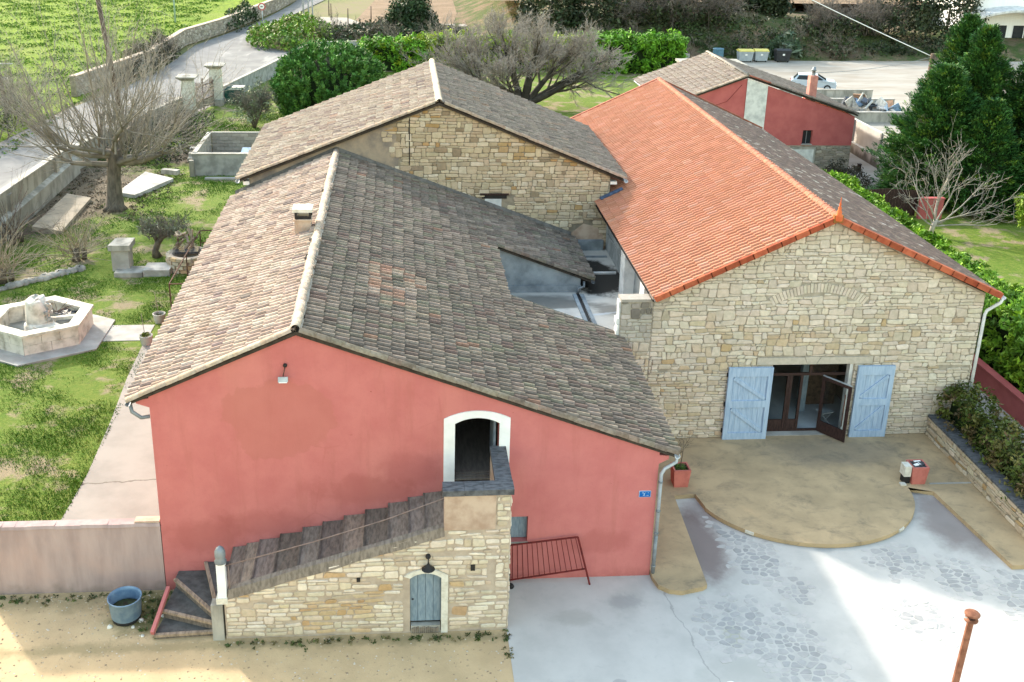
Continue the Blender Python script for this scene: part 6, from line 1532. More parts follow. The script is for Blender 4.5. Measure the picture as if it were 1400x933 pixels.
# ================================================================ GARDEN ON THE LEFT
rng = random.Random(71)
FC = (-21.55, 17.1)
hexp = lambda r, ph=-90: [(FC[0]+r*math.cos(R(ph+60*i)), FC[1]+r*math.sin(R(ph+60*i))) for i in range(6)]
t = thing('stone_fountain', (*FC, 0), 'six sided dry stone fountain basin with broken centre column on the lawn', 'fountain')
b = MB(); b.prism(hexp(3.0), 0, .07); b.build('apron', 'concrete', t)
M['fount'] = plain('pale_fountain_stone', srgb(214, 208, 196), srgb(160, 154, 140), 2.2, bump=.25, lo=.4, hi=.75)
O, I = hexp(2.1), hexp(1.78)
for i in range(6):
    j = (i+1) % 6
    for k_ in range(2):                         # two courses of blocks on every side
        nb = 2+k_
        for q in range(nb):
            f0, f1 = q/nb+.004, (q+1)/nb-.004; z0, z1 = (.07, .44) if k_ == 0 else (.45, .82)
            L = lambda P, f: (P[i][0]+(P[j][0]-P[i][0])*f, P[i][1]+(P[j][1]-P[i][1])*f)
            poly = [L(O, f0), L(O, f1), L(I, f1), L(I, f0)]
            b = MB(); b.prism(poly, z0, z1); b.build('block', 'fount', t)
    O2, I2 = hexp(2.18), hexp(1.66)
    b = MB(); b.prism([O2[i], O2[j], I2[j], I2[i]], .822, .93); b.build('rim_slab', 'fount', t)
b = MB(); b.prism(hexp(1.79), .07, .2); b.build('basin_floor', 'concrete_dark', t)
b = MB(); b.lathe((FC[0], FC[1], .2), [(.62, 0), (.62, .38), (.56, .42), (.5, .5)], 14); b.build('column_foot', 'fount', t)
b = MB(); b.lathe((FC[0]-.02, FC[1], .68), [(.48, 0), (.44, .75), (.47, .98), (.40, 1.0), (.2, .93), (0, .96)], 16)
b.v = [(x+rng.uniform(-.03, .03), y+rng.uniform(-.03, .03), z+(rng.uniform(-.14, .04) if z > 1.5 else 0)-(.45 if (x > FC[0]+.28 and z > 1.3) else 0)) for x, y, z in b.v]
b.build('broken_column', 'fount', t)
for i in range(9):
    b = MB(); a = rng.uniform(-1.2, 1.0); b.obox((FC[0]+.42+rng.uniform(-.05, .08), FC[1]-.2+rng.uniform(-.1, .25), .75+i*.1), ((1, .3, rng.uniform(-.4, .4)), (-.3, 1, 0), (0, 0, 1)), (.07, .1, .05)); b.build('broken_brick', 'concrete_dark', t)
b = MB(); b.obox((FC[0]+.75, FC[1]-.55, .52), ((1, -.5, -.18), (.5, 1, 0), (.1, 0, 1)), (.75, .42, .03)); b.build('fallen_slab', 'fount', t)
b = MB(); b.obox((FC[0]+.95, FC[1]+.35, .68), ((1, .12, .05), (-.12, 1, 0), (0, 0, 1)), (.75, .09, .07)); b.build('fallen_beam', 'fount', t)
def film(name, cx, cy, z, sx, sy, ang, mat):
    b = MB(); n = 9; vs = []
    for i in range(n):
        for j in range(5):
            u = (i/(n-1)-.5)*2*sx; v = (j/4-.5)*2*sy*(1-.5*abs(i/(n-1)-.5)); h = z+.14*math.sin(i*1.3+j)*.6+rng.uniform(-.03, .05)
            vs.append((cx+u*math.cos(ang)-v*math.sin(ang), cy+u*math.sin(ang)+v*math.cos(ang), h))
    b.add(vs, [(i*5+j, (i+1)*5+j, (i+1)*5+j+1, i*5+j+1) for i in range(n-1) for j in range(4)]); o = b.build(name, mat)
    return o
setp(film('black_film', FC[0]+.55, FC[1]-1.05, .58, .95, .22, .35, 'tarp'), 'crumpled black film lying inside the near right side of the fountain', 'plastic film', 'black film in the fountain')
setp(film('black_film', FC[0]+.9, FC[1]+.75, .72, .7, .3, .1, 'tarp'), 'crumpled black film lying inside the far right side of the fountain', 'plastic film', 'black film in the fountain')
segs = []
for i in range(10): grow(segs, Vector((FC[0]+.4, FC[1]+.9, .7)), Vector((rng.gauss(.3, .6), rng.gauss(.2, .4), .35)), .8, .012, 0, dict(n=2, seg=[4, 3], wig=[.15, .2], up=[0, 0], kids=[3], ang=[.5], len=[.5], rad=[.6], rmin=.006, **{'from': [.3]}), rng)
o = twig_mesh('brushwood', segs, [(.11, .07, .06), (.10, .07, .06)], None, (FC[0]+.4, FC[1]+.9, .7)); setp(o, 'dry brown brushwood dumped in the fountain behind its column', 'brushwood')
o = MB().obox((FC[0]-.75, FC[1]-1.0, .42), ((1, .2, .3), (-.2, 1, 0), (-.3, 0, 1)), (.14, .1, .16)).build('loose_brick', 'terracotta'); setp(o, 'pinkish brick standing inside the near left corner of the fountain', 'brick')
# slabs
M['slabtop'] = plain('grey_slab_concrete', (.46, .45, .43), (.28, .27, .255), 1.2, bump=.3)
t = thing('concrete_slab', (-22, 39.5, 0), 'broad pale concrete slab lying beside the big bare plane tree', 'slab')
b = MB(); b.prism([(-23.5, 37.8), (-22.35, 37.2), (-20.85, 40.9), (-22.9, 42.5)], 0, .22); b.build('slab', 'slabtop', t)
b = MB(); b.obox((-21.2, 41.9, .38), ((1, -.35, 0), (.35, 1, 0), (0, 0, 1)), (.55, .2, .14)); o = b.build('stone_block', 'concrete_dark'); setp(o, 'dark block lying on the far corner of the pale slab', 'stone block')
t = thing('sloping_slab', (-25.3, 33.8, 0), 'long tilted brownish concrete slab by the foot of the roadside garden wall', 'slab')
b = MB(); b.add([(-26.2, 30.8, .35), (-24.6, 30.5, .18), (-24.75, 36.8, .18), (-26.1, 36.9, .4), (-26.2, 30.8, 0), (-24.6, 30.5, 0), (-24.75, 36.8, 0), (-26.1, 36.9, 0)], [(0, 1, 2, 3), (1, 0, 4, 5), (2, 1, 5, 6), (3, 2, 6, 7), (0, 3, 7, 4)]); b.build('slab', plain('brown_concrete', (.34, .29, .23), (.24, .21, .17), 1.4), t)
# stone seat and plinth
t = thing('stone_plinth', (-20, 25, 0), 'squat stone block with dark cap at the end of a low stone bench', 'plinth')
b = MB(); b.prism([(-20.5, 24.5), (-19.7, 24.5), (-19.75, 25.5), (-20.4, 25.5)], .1, 1.15); b.build('block', 'concrete', t)
b = MB(); b.prism([(-20.6, 24.4), (-19.6, 24.4), (-19.6, 25.6), (-20.5, 25.6)], 1.15, 1.42); b.build('cap', 'concrete_dark', t)
t = thing('stone_bench', (-18.9, 24.4, 0), 'low grey stone bench slabs between the plinth and the round well', 'bench')
b = MB(); b.box(-20.3, -19.0, 23.9, 24.9, 0, .22); b.build('slab', 'concrete_dark', t)
b = MB(); b.box(-18.98, -17.75, 24.0, 25.1, 0, .32); b.build('slab', 'slabtop', t)
# well / barbecue ring with woodpile
t = thing('stone_well', (-17.1, 25.3, 0), 'round rubble stone well beside the low bench slabs', 'well')
b = MB(); b.lathe((-17.1, 25.3, 0), [(.92, 0), (.9, .72), (.72, .74), (.7, .55), (0, .55)], 20); b.build('core', 'mortar', t)
b = MB()
for r_i, z in enumerate((.02, .21, .40, .58)):
    for k_ in range(16):
        a = 2*math.pi*(k_+.5*(r_i % 2))/16+rng.uniform(-.05, .05); d = Vector((math.cos(a), math.sin(a), 0)); b.obox(Vector((-17.1, 25.3, z+.085))+d*.93, (d, Vector((-d.y, d.x, 0)), (0, 0, 1)), (.07+rng.uniform(0, .03), .155, .078), pal(rng, [(1, (.5, .45, .36)), (1, (.42, .36, .28)), (.6, (.5, .36, .22))]))
b.build('stone_ring', 'stone', t)["kind"] = "stuff"
b = MB(); b.obox((-17.15, 25.5, .80), ((1, .1, 0), (-.1, 1, 0), (0, 0, 1)), (.55, .42, .05)); o = b.build('metal_tray', 'tarp'); setp(o, 'black tray lying over the round stone well', 'tray')
for i in range(16):
    x = -17.3+rng.uniform(-.4, .45); y = 25.85+rng.uniform(-.2, .35); z = .95+rng.uniform(0, .6)
    b = MB(); d = Vector((rng.gauss(0, .5), rng.gauss(.3, .5), rng.gauss(.35, .4))).normalized(); b.bar(Vector((x, y, z))-d*.3, Vector((x, y, z))+d*.3, .10, .08, pal(rng, [(2, (.34, .27, .21)), (1, (.42, .34, .26)), (1, (.24, .18, .14))]))
    o = b.build('split_log', 'junk'); setp(o, 'split grey brown log in the small woodpile on the round well', 'log', 'woodpile on the round well')
b = MB(); b.lathe((-16.35, 24.2, 0), [(.2, 0), (.26, .35), (.24, .36)], 12); o = b.build('clay_pot', 'terracotta'); setp(o, 'small orange clay pot in front of the round well by the roof edge', 'pot')
# rusty rail frame
t = thing('iron_railing', (-16.4, 24, 0), 'rusty iron rail frame on posts beside the roof edge on the lawn', 'railing')
for p, q in (((-16.76, 19.5, 0), (-16.78, 19.5, 1.35)), ((-16.87, 27.5, 0), (-16.87, 27.5, 1.15)), ((-16.80, 23.5, 0), (-16.80, 23.5, 1.22))): b = MB(); b.bar(p, q, .05, .05); b.build('post', 'iron', t)
for p, q in (((-16.78, 19.5, 1.33), (-16.87, 27.5, 1.15)), ((-16.78, 19.5, 1.33), (-15.6, 19.6, 1.3)), ((-16.87, 27.5, 1.14), (-14.6, 27.6, 1.2)), ((-16.87, 27.5, .5), (-14.6, 27.6, .5)), ((-15.9, 19.6, 1.30), (-16.2, 23.5, 1.22))): b = MB(); b.bar(p, q, .045, .045); b.build('rail', 'iron', t)
for i, (x, y) in enumerate(((-17.05, 18.4), (-17.1, 16.1))):
    t = thing('flower_pot', (x, y, 0), ['grey flower pot on the lawn at the far side of the paved path', 'grey flower pot with a yellow green plant at the near side of the paved path'][i], 'pot', 'flower pots by the path')
    b = MB(); b.lathe((x, y, 0), [(.2, 0), (.27, .38), (.28, .42), (.24, .42), (.22, .34), (0, .33)], 14); b.build('pot', 'concrete_dark', t)
    if i: leaf_cloud('plant', [(x+rng.uniform(-.12, .12), y+rng.uniform(-.12, .12), .45) for _ in range(14)], 9, .09, .06, [(.16, .2, .03), (.10, .15, .03)], parent=t, seed=8)
    else: leaf_cloud('dry_moss', [(x+rng.uniform(-.12, .12), y+rng.uniform(-.12, .12), .34) for _ in range(8)], 8, .06, .05, [(.08, .1, .04)], parent=t, seed=8)
    b = MB(); b.tube([(x-.03, y, .3), (x-.12, y+.05, 1.35)], .012, 5); b.build('cane', 'wood_grey', t, tinted=True)
# block enclosure
t = thing('block_enclosure', (-17.5, 45, 0), 'open topped concrete block enclosure with smooth grey front beside the barn roof', 'enclosure')
b = MB(); b.box(-19.9, -14.2, 42.3, 42.5, 0, 1.4); b.build('front_wall', 'render_grey', t)
b = MB(); b.box(-19.95, -14.2, 42.25, 42.55, 1.402, 1.46); b.build('front_coping', 'concrete', t)
def block_wall(p, q, h, nrow=6, lx=.5):
    p = Vector(p); q = Vector(q); d = (q-p); n = max(1, int(d.length/lx)); dn = d.normalized(); hz = h/nrow
    for r_ in range(nrow):
        for i in range(n+(r_ % 2)):
            a = (i-(.5 if r_ % 2 else 0))/n; c_ = a+1/n; a = max(0, a); c_ = min(1, c_)
            P = p+d*(a+c_)/2; L = d.length*(c_-a)/2-.008
            g_ = rng.uniform(.8, 1.15); b = MB(); b.obox((P.x, P.y, hz*(r_+.5)), (dn, Vector((-dn.y, dn.x, 0)), (0, 0, 1)), (L, .1+rng.uniform(0, .008), hz/2-.008), (.36*g_, .345*g_, .315*g_)); b.build('block', 'stone', t)
block_wall((-19.75, 42.6, 0), (-19.75, 48.1, 0), 1.42); block_wall((-19.6, 48.2, 0), (-14.2, 48.2, 0), 1.42)
b = MB(); b.box(-19.65, -14.2, 48.15, 48.25, 0, 1.41); b.box(-19.8, -19.7, 42.6, 48.2, 0, 1.41); b.build('mortar_core', 'mortar_dark', t)
b = MB(); b.box(-19.9, -19.62, 42.5, 48.2, 1.43, 1.5); b.box(-19.62, -14.2, 48.1, 48.32, 1.43, 1.5); b.build('coping', 'concrete', t)
b = MB(); b.box(-20.05, -19.75, 42.0, 42.29, 0, 1.05); b.build('pier', 'concrete_dark', t)
for i in range(3): b = MB(); b.box(-20.9, -19.95, 45.8+i*.5, 46.3+i*.5, 0, .25+.22*i); b.build('side_step', 'concrete_dark', t)
b = MB(); b.obox((-16.3, 45.4, .75), ((1, 0, 0), (0, 1, .12), (0, -.12, 1)), (1.0, .9, .03)); o = b.build('blue_sheet', 'tub'); setp(o, 'pale blue sheet lying inside the concrete block enclosure', 'sheet')
b = MB(); b.box(-19.0, -14.5, 41.2, 41.55, 0, .13); o = b.build('kerb_stone', 'concrete'); setp(o, 'pale kerb strip in the grass before the grey enclosure front', 'kerb')
# gate pillars, gate, roadside walls
def pillar(x, y, h, label):
    t = thing('gate_pillar', (x, y, 0), label, 'pillar', 'stone gate pillars')
    b = MB(); b.box(x-.55, x+.55, y-.55, y+.55, 0, .5); b.build('base', 'concrete_dark', t)
    nz = 5; z = .5
    for i in range(nz):
        hh = (h-1.0)/nz; b = MB(); b.box(x-.46+rng.uniform(-.01, .01), x+.46, y-.46, y+.46, z+.01, z+hh); b.build('stone', 'offwhite', t); z += hh
    b = MB(); b.box(x-.42, x+.42, y-.42, y+.42, z, h-.28); b.build('neck', 'offwhite', t)
    b = MB(); c = [(.5, 0), (.62, .12), (.78, .22), (.78, .30), (.0, .40)]
    vs = [];
    for r_, zz_ in c[:4]: vs += [(x-r_, y-r_, h-.3+zz_), (x+r_, y-r_, h-.3+zz_), (x+r_, y+r_, h-.3+zz_), (x-r_, y+r_, h-.3+zz_)]
    vs.append((x, y, h+.12)); b.add(vs, [(4*i+j, 4*i+(j+1) % 4, 4*i+4+(j+1) % 4, 4*i+4+j) for i in range(3) for j in range(4)]+[(12+j, 12+(j+1) % 4, 16) for j in range(4)]); b.build('cap', 'concrete_dark', t)
pillar(-23.4, 60.6, 3.15, 'left stone gate pillar with flat moulded cap, at the end of the grey wall')
pillar(-21.95, 65.0, 3.35, 'right stone gate pillar with flat moulded cap, beside the green bin')
t = thing('iron_gate', (-22.7, 62.8, 0), 'rusty wrought iron gate between the two stone pillars', 'gate')
P0 = Vector((-23.2, 61.1, 0)); P1 = Vector((-22.1, 64.5, 0))
for k_ in range(2):
    A0 = P0.lerp(P1, .5*k_); A1 = P0.lerp(P1, .5*k_+.48)
    for f in (0, 1): b = MB(); p = A0.lerp(A1, f); b.bar(p, p+Vector((0, 0, 2.6 if (k_+f == 1) else 2.2)), .06, .06, up=(1, 0, 0)); b.build('stile', 'iron', t)
    for z in (.25, .85, 2.0): b = MB(); b.bar(A0+Vector((0, 0, z)), A1+Vector((0, 0, z)), .05, .05); b.build('rail', 'iron', t)
    for i in range(1, 8): b = MB(); p = A0.lerp(A1, i/8); b.bar(p+Vector((0, 0, .25)), p+Vector((0, 0, 2.2+.3*abs(i/8-(1-k_)))), .045, .045, up=(1, 0, 0)); b.build('bar', 'iron', t)
    b = MB(); b.obox((A0+A1)/2+Vector((0, 0, .55)), (A1-A0, (A1-A0).cross(Vector((0, 0, 1))), (0, 0, 1)), ((A1-A0).length/2, .012, .3)); b.build('sheet_panel', plain('pale_gate_sheet', (.42, .36, .30), None, 3) if 'gs' not in M else M['gs'], t); M['gs'] = bpy.data.materials['pale_gate_sheet']
def run_wall(name, label, pts, h, th, mat, cop, group=None, hs=None):
    t = thing(name, (*pts[len(pts)//2], 0), label, 'wall', group)
    for nm, dz0, dz1, w, mt in (('wall', 0, 0, th, mat), ('coping', None, .07, th+.08, cop)):
        b = MB()
        for i in range(len(pts)-1):
            p = Vector((*pts[i], 0)); q = Vector((*pts[i+1], 0)); s = (q-p).normalized().cross(Vector((0, 0, 1)))*w/2
            h0 = hs[i] if hs else h; h1 = hs[i+1] if hs else h
            z0, z1 = (0, 0) if nm == 'wall' else (h0+.003, h1+.003); t0, t1 = (h0, h1) if nm == 'wall' else (h0+.075, h1+.075)
            vs = [p-s+Vector((0, 0, z0)), q-s+Vector((0, 0, z1)), q+s+Vector((0, 0, z1)), p+s+Vector((0, 0, z0)), p-s+Vector((0, 0, t0)), q-s+Vector((0, 0, t1)), q+s+Vector((0, 0, t1)), p+s+Vector((0, 0, t0))]
            b.add(vs, [(3, 2, 1, 0), (4, 5, 6, 7), (0, 1, 5, 4), (1, 2, 6, 5), (2, 3, 7, 6), (3, 0, 4, 7)])
        b.build(nm, mt, t)
    return t
M['lane_wall'] = plain('lichened_wall_render', (.36, .34, .30), (.20, .185, .16), 1.1, bump=.4, stretch=(1, 1, .5))
t = run_wall('roadside_garden_wall', 'tall stained garden wall between the lane and the left lawn', [(-27.55, 2), (-27.5, 14), (-27.5, 30), (-27.5, 43.5)], 2.1, .3, 'lane_wall', 'concrete', hs=[2.4, 2.35, 2.25, 1.75])
b = MB(); b.box(-27.36, -27.05, 2, 43, 0, 1.0); b.build('footing', 'lane_wall', t)
b = MB(); b.add([(-27.36, 2, 1.0), (-27.05, 2, 1.0), (-27.05, 43, 1.0), (-27.36, 43, 1.0), (-27.36, 2, 1.14), (-27.36, 43, 1.14)], [(1, 2, 5, 4)]); b.build('footing_slope', 'concrete_dark', t)
for y in (14.0, 22.5, 31.0, 39.0): b = MB(); b.box(-27.35, -27.2, y, y+.5, .99, 2.0); b.build('pier', 'lane_wall', t)
run_wall('lane_wall', 'grey rendered wall from the bare tree to the left gate pillar', [(-27.5, 43.8), (-25.8, 52), (-23.9, 60.2)], 1.5, .3, 'lane_wall', 'concrete_dark')
run_wall('concrete_wall', 'long light grey concrete wall running from the right gate pillar past the pine', [(-21.6, 65.6), (-19, 77.5), (-16.6, 89.6), (-14.6, 92.2), (-11, 93)], 1.35, .22, 'render_grey', 'concrete')
run_wall('back_wall', 'low pale wall behind the hedges at the far edge of the lawn', [(-11, 93), (0, 93.3), (12, 93.6), (24, 88)], 1.0, .25, 'render_grey', 'concrete')
# rubble roadside wall across the lane
wp = [(-34.4, 68), (-32.6, 76), (-31.2, 82.5), (-30.8, 98), (-28.2, 108), (-26.3, 119.5), (-24.4, 131), (-23.4, 141), (-20, 175)]
t = run_wall('field_wall', 'old rubble wall between the lane and the green meadow', wp, 1.7, .5, 'mortar_dark', 'mortar')
b = MB(); off = 0
for i in range(len(wp)-2):
    p = Vector((*wp[i], 0)); q = Vector((*wp[i+1], 0)); d = (q-p).normalized(); L = (q-p).length; nrm = d.cross(Vector((0, 0, 1)))
    pls = cells([(0, .02), (L, .02), (L, 1.68), (0, 1.68)], .5, .26, rng, vj=.3)
    for pl in pls:
        r_ = stone_shape(pl, rng, .04, .06)
        if r_: b.add([p+d*u+nrm*(.25+n_)+Vector((0, 0, v)) for u, v, n_ in r_[0]], r_[1], pal(rng, [(2, (.36, .33, .28)), (2, (.28, .255, .215)), (1, (.44, .41, .36))]))
b.build('stone_field', 'stone', t)["kind"] = "stuff"
# small things by the gate and lane
t = thing('compost_bin', (-20.9, 66, 0), 'dark green plastic compost bin beside the right gate pillar', 'bin')
b = MB(); b.add([(-21.5, 65.5, 0), (-19.9, 65.5, 0), (-19.9, 66.9, 0), (-21.5, 66.9, 0), (-21.35, 65.6, 1.15), (-20.05, 65.6, 1.15), (-20.05, 66.8, 1.15), (-21.35, 66.8, 1.15)], [(4, 5, 6, 7), (0, 1, 5, 4), (1, 2, 6, 5), (2, 3, 7, 6), (3, 0, 4, 7)]); b.build('body', 'bin_green', t)
b = MB(); b.box(-20.9, -19.9, 66.2, 67.2, 1.15, 1.22); b.build('lid_board', 'offwhite', t)
t = thing('road_sign', (-23.75, 112.4, 0), 'round red rimmed white road sign on a grey post at the lane bend', 'road sign')
b = MB(); b.tube([(-23.75, 112.4, 0), (-23.8, 112.4, 2.9)], .05, 8); b.build('post', 'zinc', t)
b = MB(); b.tube([(-23.8, 112.33, 2.75), (-23.8, 112.29, 2.75)], .46, 24); b.build('rim', 'sign_red', t)
b = MB(); b.tube([(-23.8, 112.288, 2.75), (-23.8, 112.275, 2.75)], .31, 24); b.build('disc', 'sign_white', t)
b = MB(); b.box(-23.95, -23.8, 112.262, 112.274, 2.68, 2.82); b.box(-23.78, -23.65, 112.262, 112.274, 2.70, 2.80); b.build('symbol', 'black', t)
def pole(x, y, h, r, mat, label, name='utility_pole', cat='utility pole', lean=0, group=None, arms=()):
    t = thing(name, (x, y, 0), label, cat, group); b = MB(); b.tube([(x, y, 0), (x+lean, y, h)], [r, r*.8], 10); b.build('pole', mat, t)
    for z in arms: b = MB(); b.bar((x-.8, y-.15, z), (x+.9, y-.15, z), .08, .08); b.build('cross_arm', 'zinc', t)
    return t
pole(-28.0, 58.0, 9.6, .2, 'wood_brown', 'tall dark wooden utility pole behind the big bare plane tree', lean=-1.0)
tq = pole(-37.2, 60.0, 5.4, .17, 'wood_brown', 'shorter dark wooden pole with a white cross arm at the left edge', lean=-.4, arms=(4.1,))
b = MB(); b.lathe((-36.9, 59.8, 2.8), [(0, 0), (.15, .05), (.16, .25), (0, .3)], 10); b.build('insulator', 'sign_white', tq)
pole(-35.6, 118.0, 9, .12, plain('pale_blue_steel', (.40, .55, .58), None, 3, rough=.5), 'slender pale blue lamp post standing in the meadow', 'lamp_post', 'lamp post')
for i, (x, y) in enumerate(((-19.6, 122.4), (-18.9, 122.2), (-18.3, 121.2))):
    pole(x, y, 6, .11, 'zinc', ['left grey steel post of the three by the pebble patch', 'middle grey steel post of the three by the pebble patch', 'right grey steel post of the three by the pebble patch'][i], 'steel_post', 'post', group='steel posts by the pebbles')
for i, (x, y, h) in enumerate(((-15.9, 121.9, 2.2), (-13.5, 118.3, 2.0), (-10.5, 118.5, 2.3), (-7.4, 121, 2.4), (-4.2, 121.4, 2.4), (-16.5, 127, 2.1))):
    pole(x, y, h, .07, 'wood_dark', ['first thin fence stake right of the grey steel posts', 'second thin fence stake right of the grey steel posts', 'third thin fence stake right of the grey steel posts', 'thin fence stake just left of the dark glossy shrub', 'thin fence stake rising behind the dark glossy shrub', 'thin fence stake farthest up the lane beyond the steel posts'][i], 'fence_stake', 'stake', group='stakes along the ploughed field')
# ---- grass
nr = np.random.default_rng(17)
def grass(name, label, n, x0, x1, y0, y1, hgt, cols, excl, seed, wid=.02):
    nr = np.random.default_rng(seed); P = np.stack([nr.uniform(x0, x1, n), nr.uniform(y0, y1, n)], 1)
    w = np.sin(P[:, 0]*.9+1.3*np.sin(P[:, 1]*.45))*np.sin(P[:, 1]*.8+1.1*np.sin(P[:, 0]*.6))+.5*np.sin(P[:, 0]*2.9+P[:, 1]*1.7)*np.sin(P[:, 1]*2.3-P[:, 0])
    keep = nr.uniform(-.7, .6, n) < w+.05
    for (cx, cy, sx, sy) in excl: keep &= ((P[:, 0]-cx)/sx)**2+((P[:, 1]-cy)/sy)**2 > 1
    P = P[keep]; n = len(P); w = w[keep]
    h = hgt*nr.uniform(.5, 1.4, n)*(1+.35*w); a = nr.uniform(0, 2*np.pi, n); ln = nr.normal(0, .5, (n, 2))*h[:, None]
    b0 = np.stack([P[:, 0], P[:, 1], np.zeros(n)], 1); sd = np.stack([np.cos(a), np.sin(a), 0*a], 1)*wid*nr.uniform(.7, 1.5, n)[:, None]
    mid = b0+np.stack([ln[:, 0]*.4, ln[:, 1]*.4, h*.6], 1); tip = b0+np.stack([ln[:, 0], ln[:, 1], h], 1)
    Q = np.stack([b0, mid+sd, tip, mid-sd], 1); cols = np.array(cols)
    ci = np.clip((nr.normal(0, .8, n)+(.8-w)*1.1).astype(int), 0, len(cols)-1)
    T = cols[ci]*nr.uniform(.75, 1.25, (n, 1))
    o = np_mesh(name, Q, 4, T, 'leaf', None, (0, 0, 0)); setp(o, label, 'grass', kind='stuff'); return o
GR = [(.075, .17, .010), (.11, .215, .014), (.15, .24, .022), (.22, .245, .06), (.28, .25, .12)]
ex = [(FC[0], FC[1], 2.8, 2.8), (-22.2, 39.8, 1.6, 2.6), (-25.3, 33.8, 1.1, 3.4), (-17.1, 25.3, 1.2, 1.2), (-19, 24.5, 1.4, .8), (-18.1, 17.2, 1.1, .9), (-26.5, 39, 3.0, 7), (-17, 45.5, 3.0, 3.4), (-22.9, 35, .7, .7), (-20.5, 46, 1.5, 3)]
grass('meadow_grass', 'rough bright green grass tufts over the meadow beyond the lane', 90000, -78, -33, 30, 165, .13, [(.075, .16, .008), (.11, .21, .012), (.155, .25, .018), (.19, .25, .04)], [(-36, 54, 2, 8)], 7, .09)
grass('grass', 'short tufted lawn grass round the fountain', 110000, -27.2, -16.75, .4, 24, .05, GR, ex, 1, .016)
grass('grass', 'lawn grass between the bare plane tree and the barn', 80000, -27.2, -13.4, 24, 62, .065, GR, ex, 2, .024)
# ================================================================ TREES AND SHRUBS
rng = random.Random(91)
# --- big pollarded plane tree (bare)
t = thing('bare_plane_tree', (-22.95, 35, 0), 'large leafless pollarded plane tree with spreading shoots on the left lawn', 'tree')
b = MB(); pts = [(-22.95, 35, 0), (-22.95, 35, .25), (-22.92, 35, .8), (-22.85, 35, 1.8), (-22.75, 35, 2.9), (-22.7, 35, 3.5)]; b.tube(pts, [.68, .5, .42, .37, .36, .42], 14)
b.v = [(x+.05*math.sin(9*z+5*math.atan2(y-35, x+22.9)), y+.05*math.cos(7*z+4*math.atan2(y-35, x+22.9)), z) for x, y, z in b.v]; b.build('trunk', 'bark', t)
segs = []; arms = []
P = dict(n=4, seg=[6, 6, 5, 4], wig=[.10, .09, .12, .15], up=[.02, .075, .06, .03], kids=[0, 6, 4], ang=[.6, .45, .5], len=[.6, .42, .5], rad=[.5, .38, .6], rmin=.009, **{'from': [.3, .15, .2]}, taper=.3)
for i in range(9):
    a = 2*math.pi*i/9+rng.uniform(-.25, .25); el = rng.uniform(-.05, .55); d = Vector((math.cos(a)*math.cos(el), math.sin(a)*math.cos(el), math.sin(el)+.1)).normalized()
    if i == 4: d = Vector((-1, -.1, .02)).normalized()
    L = rng.uniform(1.8, 3.4); p = Vector((-22.72, 35, rng.uniform(2.6, 3.5))); r = rng.uniform(.16, .26); s0 = []
    for k_ in range(5):
        q = p+d*L/5; s0.append((tuple(p), tuple(q), r*(1-.08*k_), r*(1-.08*(k_+1)), 0)); p = q; d = (d+Vector((rng.gauss(0, .12), rng.gauss(0, .12), rng.gauss(.08, .1)))).normalized()
        if k_ > 0:
            for m_ in range(2):
                sd = (d+Vector((rng.gauss(0, .7), rng.gauss(0, .7), rng.gauss(.5, .5)))).normalized(); grow(segs, p, sd, rng.uniform(2.2, 4.6), rng.uniform(.035, .06), 1, P, rng)
    segs += s0
    for m_ in range(5):
        sd = (d*.9+Vector((rng.gauss(0, .6), rng.gauss(0, .6), rng.gauss(.55, .5)))).normalized(); grow(segs, p, sd, rng.uniform(3.0, 6.2), rng.uniform(.035, .055), 1, P, rng)
for m_ in range(15):                            # upright water shoots from the head
    sd = Vector((rng.gauss(0, .28), rng.gauss(0, .28), 1)).normalized(); grow(segs, Vector((-22.7+rng.gauss(0, .7), 35+rng.gauss(0, .7), 3.6)), sd, rng.uniform(4.6, 7.8), rng.uniform(.045, .07), 1, P, rng)
twig_mesh('branches', segs, [(.24, .215, .18), (.30, .27, .23), (.37, .335, .285), (.42, .38, .33)], t, sides=(8, 5, 3, 3))
# --- thicket over the lane wall at the left edge
t = thing('bare_thicket', (-36, 54, 0), 'tangled leafless grey thicket beyond the lane at the left edge', 'shrub')
segs = []
P2 = dict(n=3, seg=[6, 5, 4], wig=[.14, .16, .2], up=[.03, .01, 0], kids=[11, 6], ang=[.6, .6], len=[.55, .5], rad=[.45, .6], rmin=.012, **{'from': [.15, .15]})
for i in range(46): grow(segs, Vector((rng.uniform(-41, -34.5), rng.uniform(50, 62), 0)), Vector((rng.gauss(.15, .5), rng.gauss(-.1, .4), 1)), rng.uniform(2.4, 4.4), rng.uniform(.04, .08), 0, P2, rng)
twig_mesh('branches', segs, [(.24, .215, .185), (.30, .27, .235), (.36, .32, .28)], t, sides=(5, 3, 3))
leaf_cloud('ivy', [(rng.uniform(-41, -34.5), rng.uniform(50, 60), rng.uniform(.2, 1.6)) for _ in range(160)], 16, .4, .12, [(.03, .05, .015), (.05, .075, .02)], parent=t, seed=5)
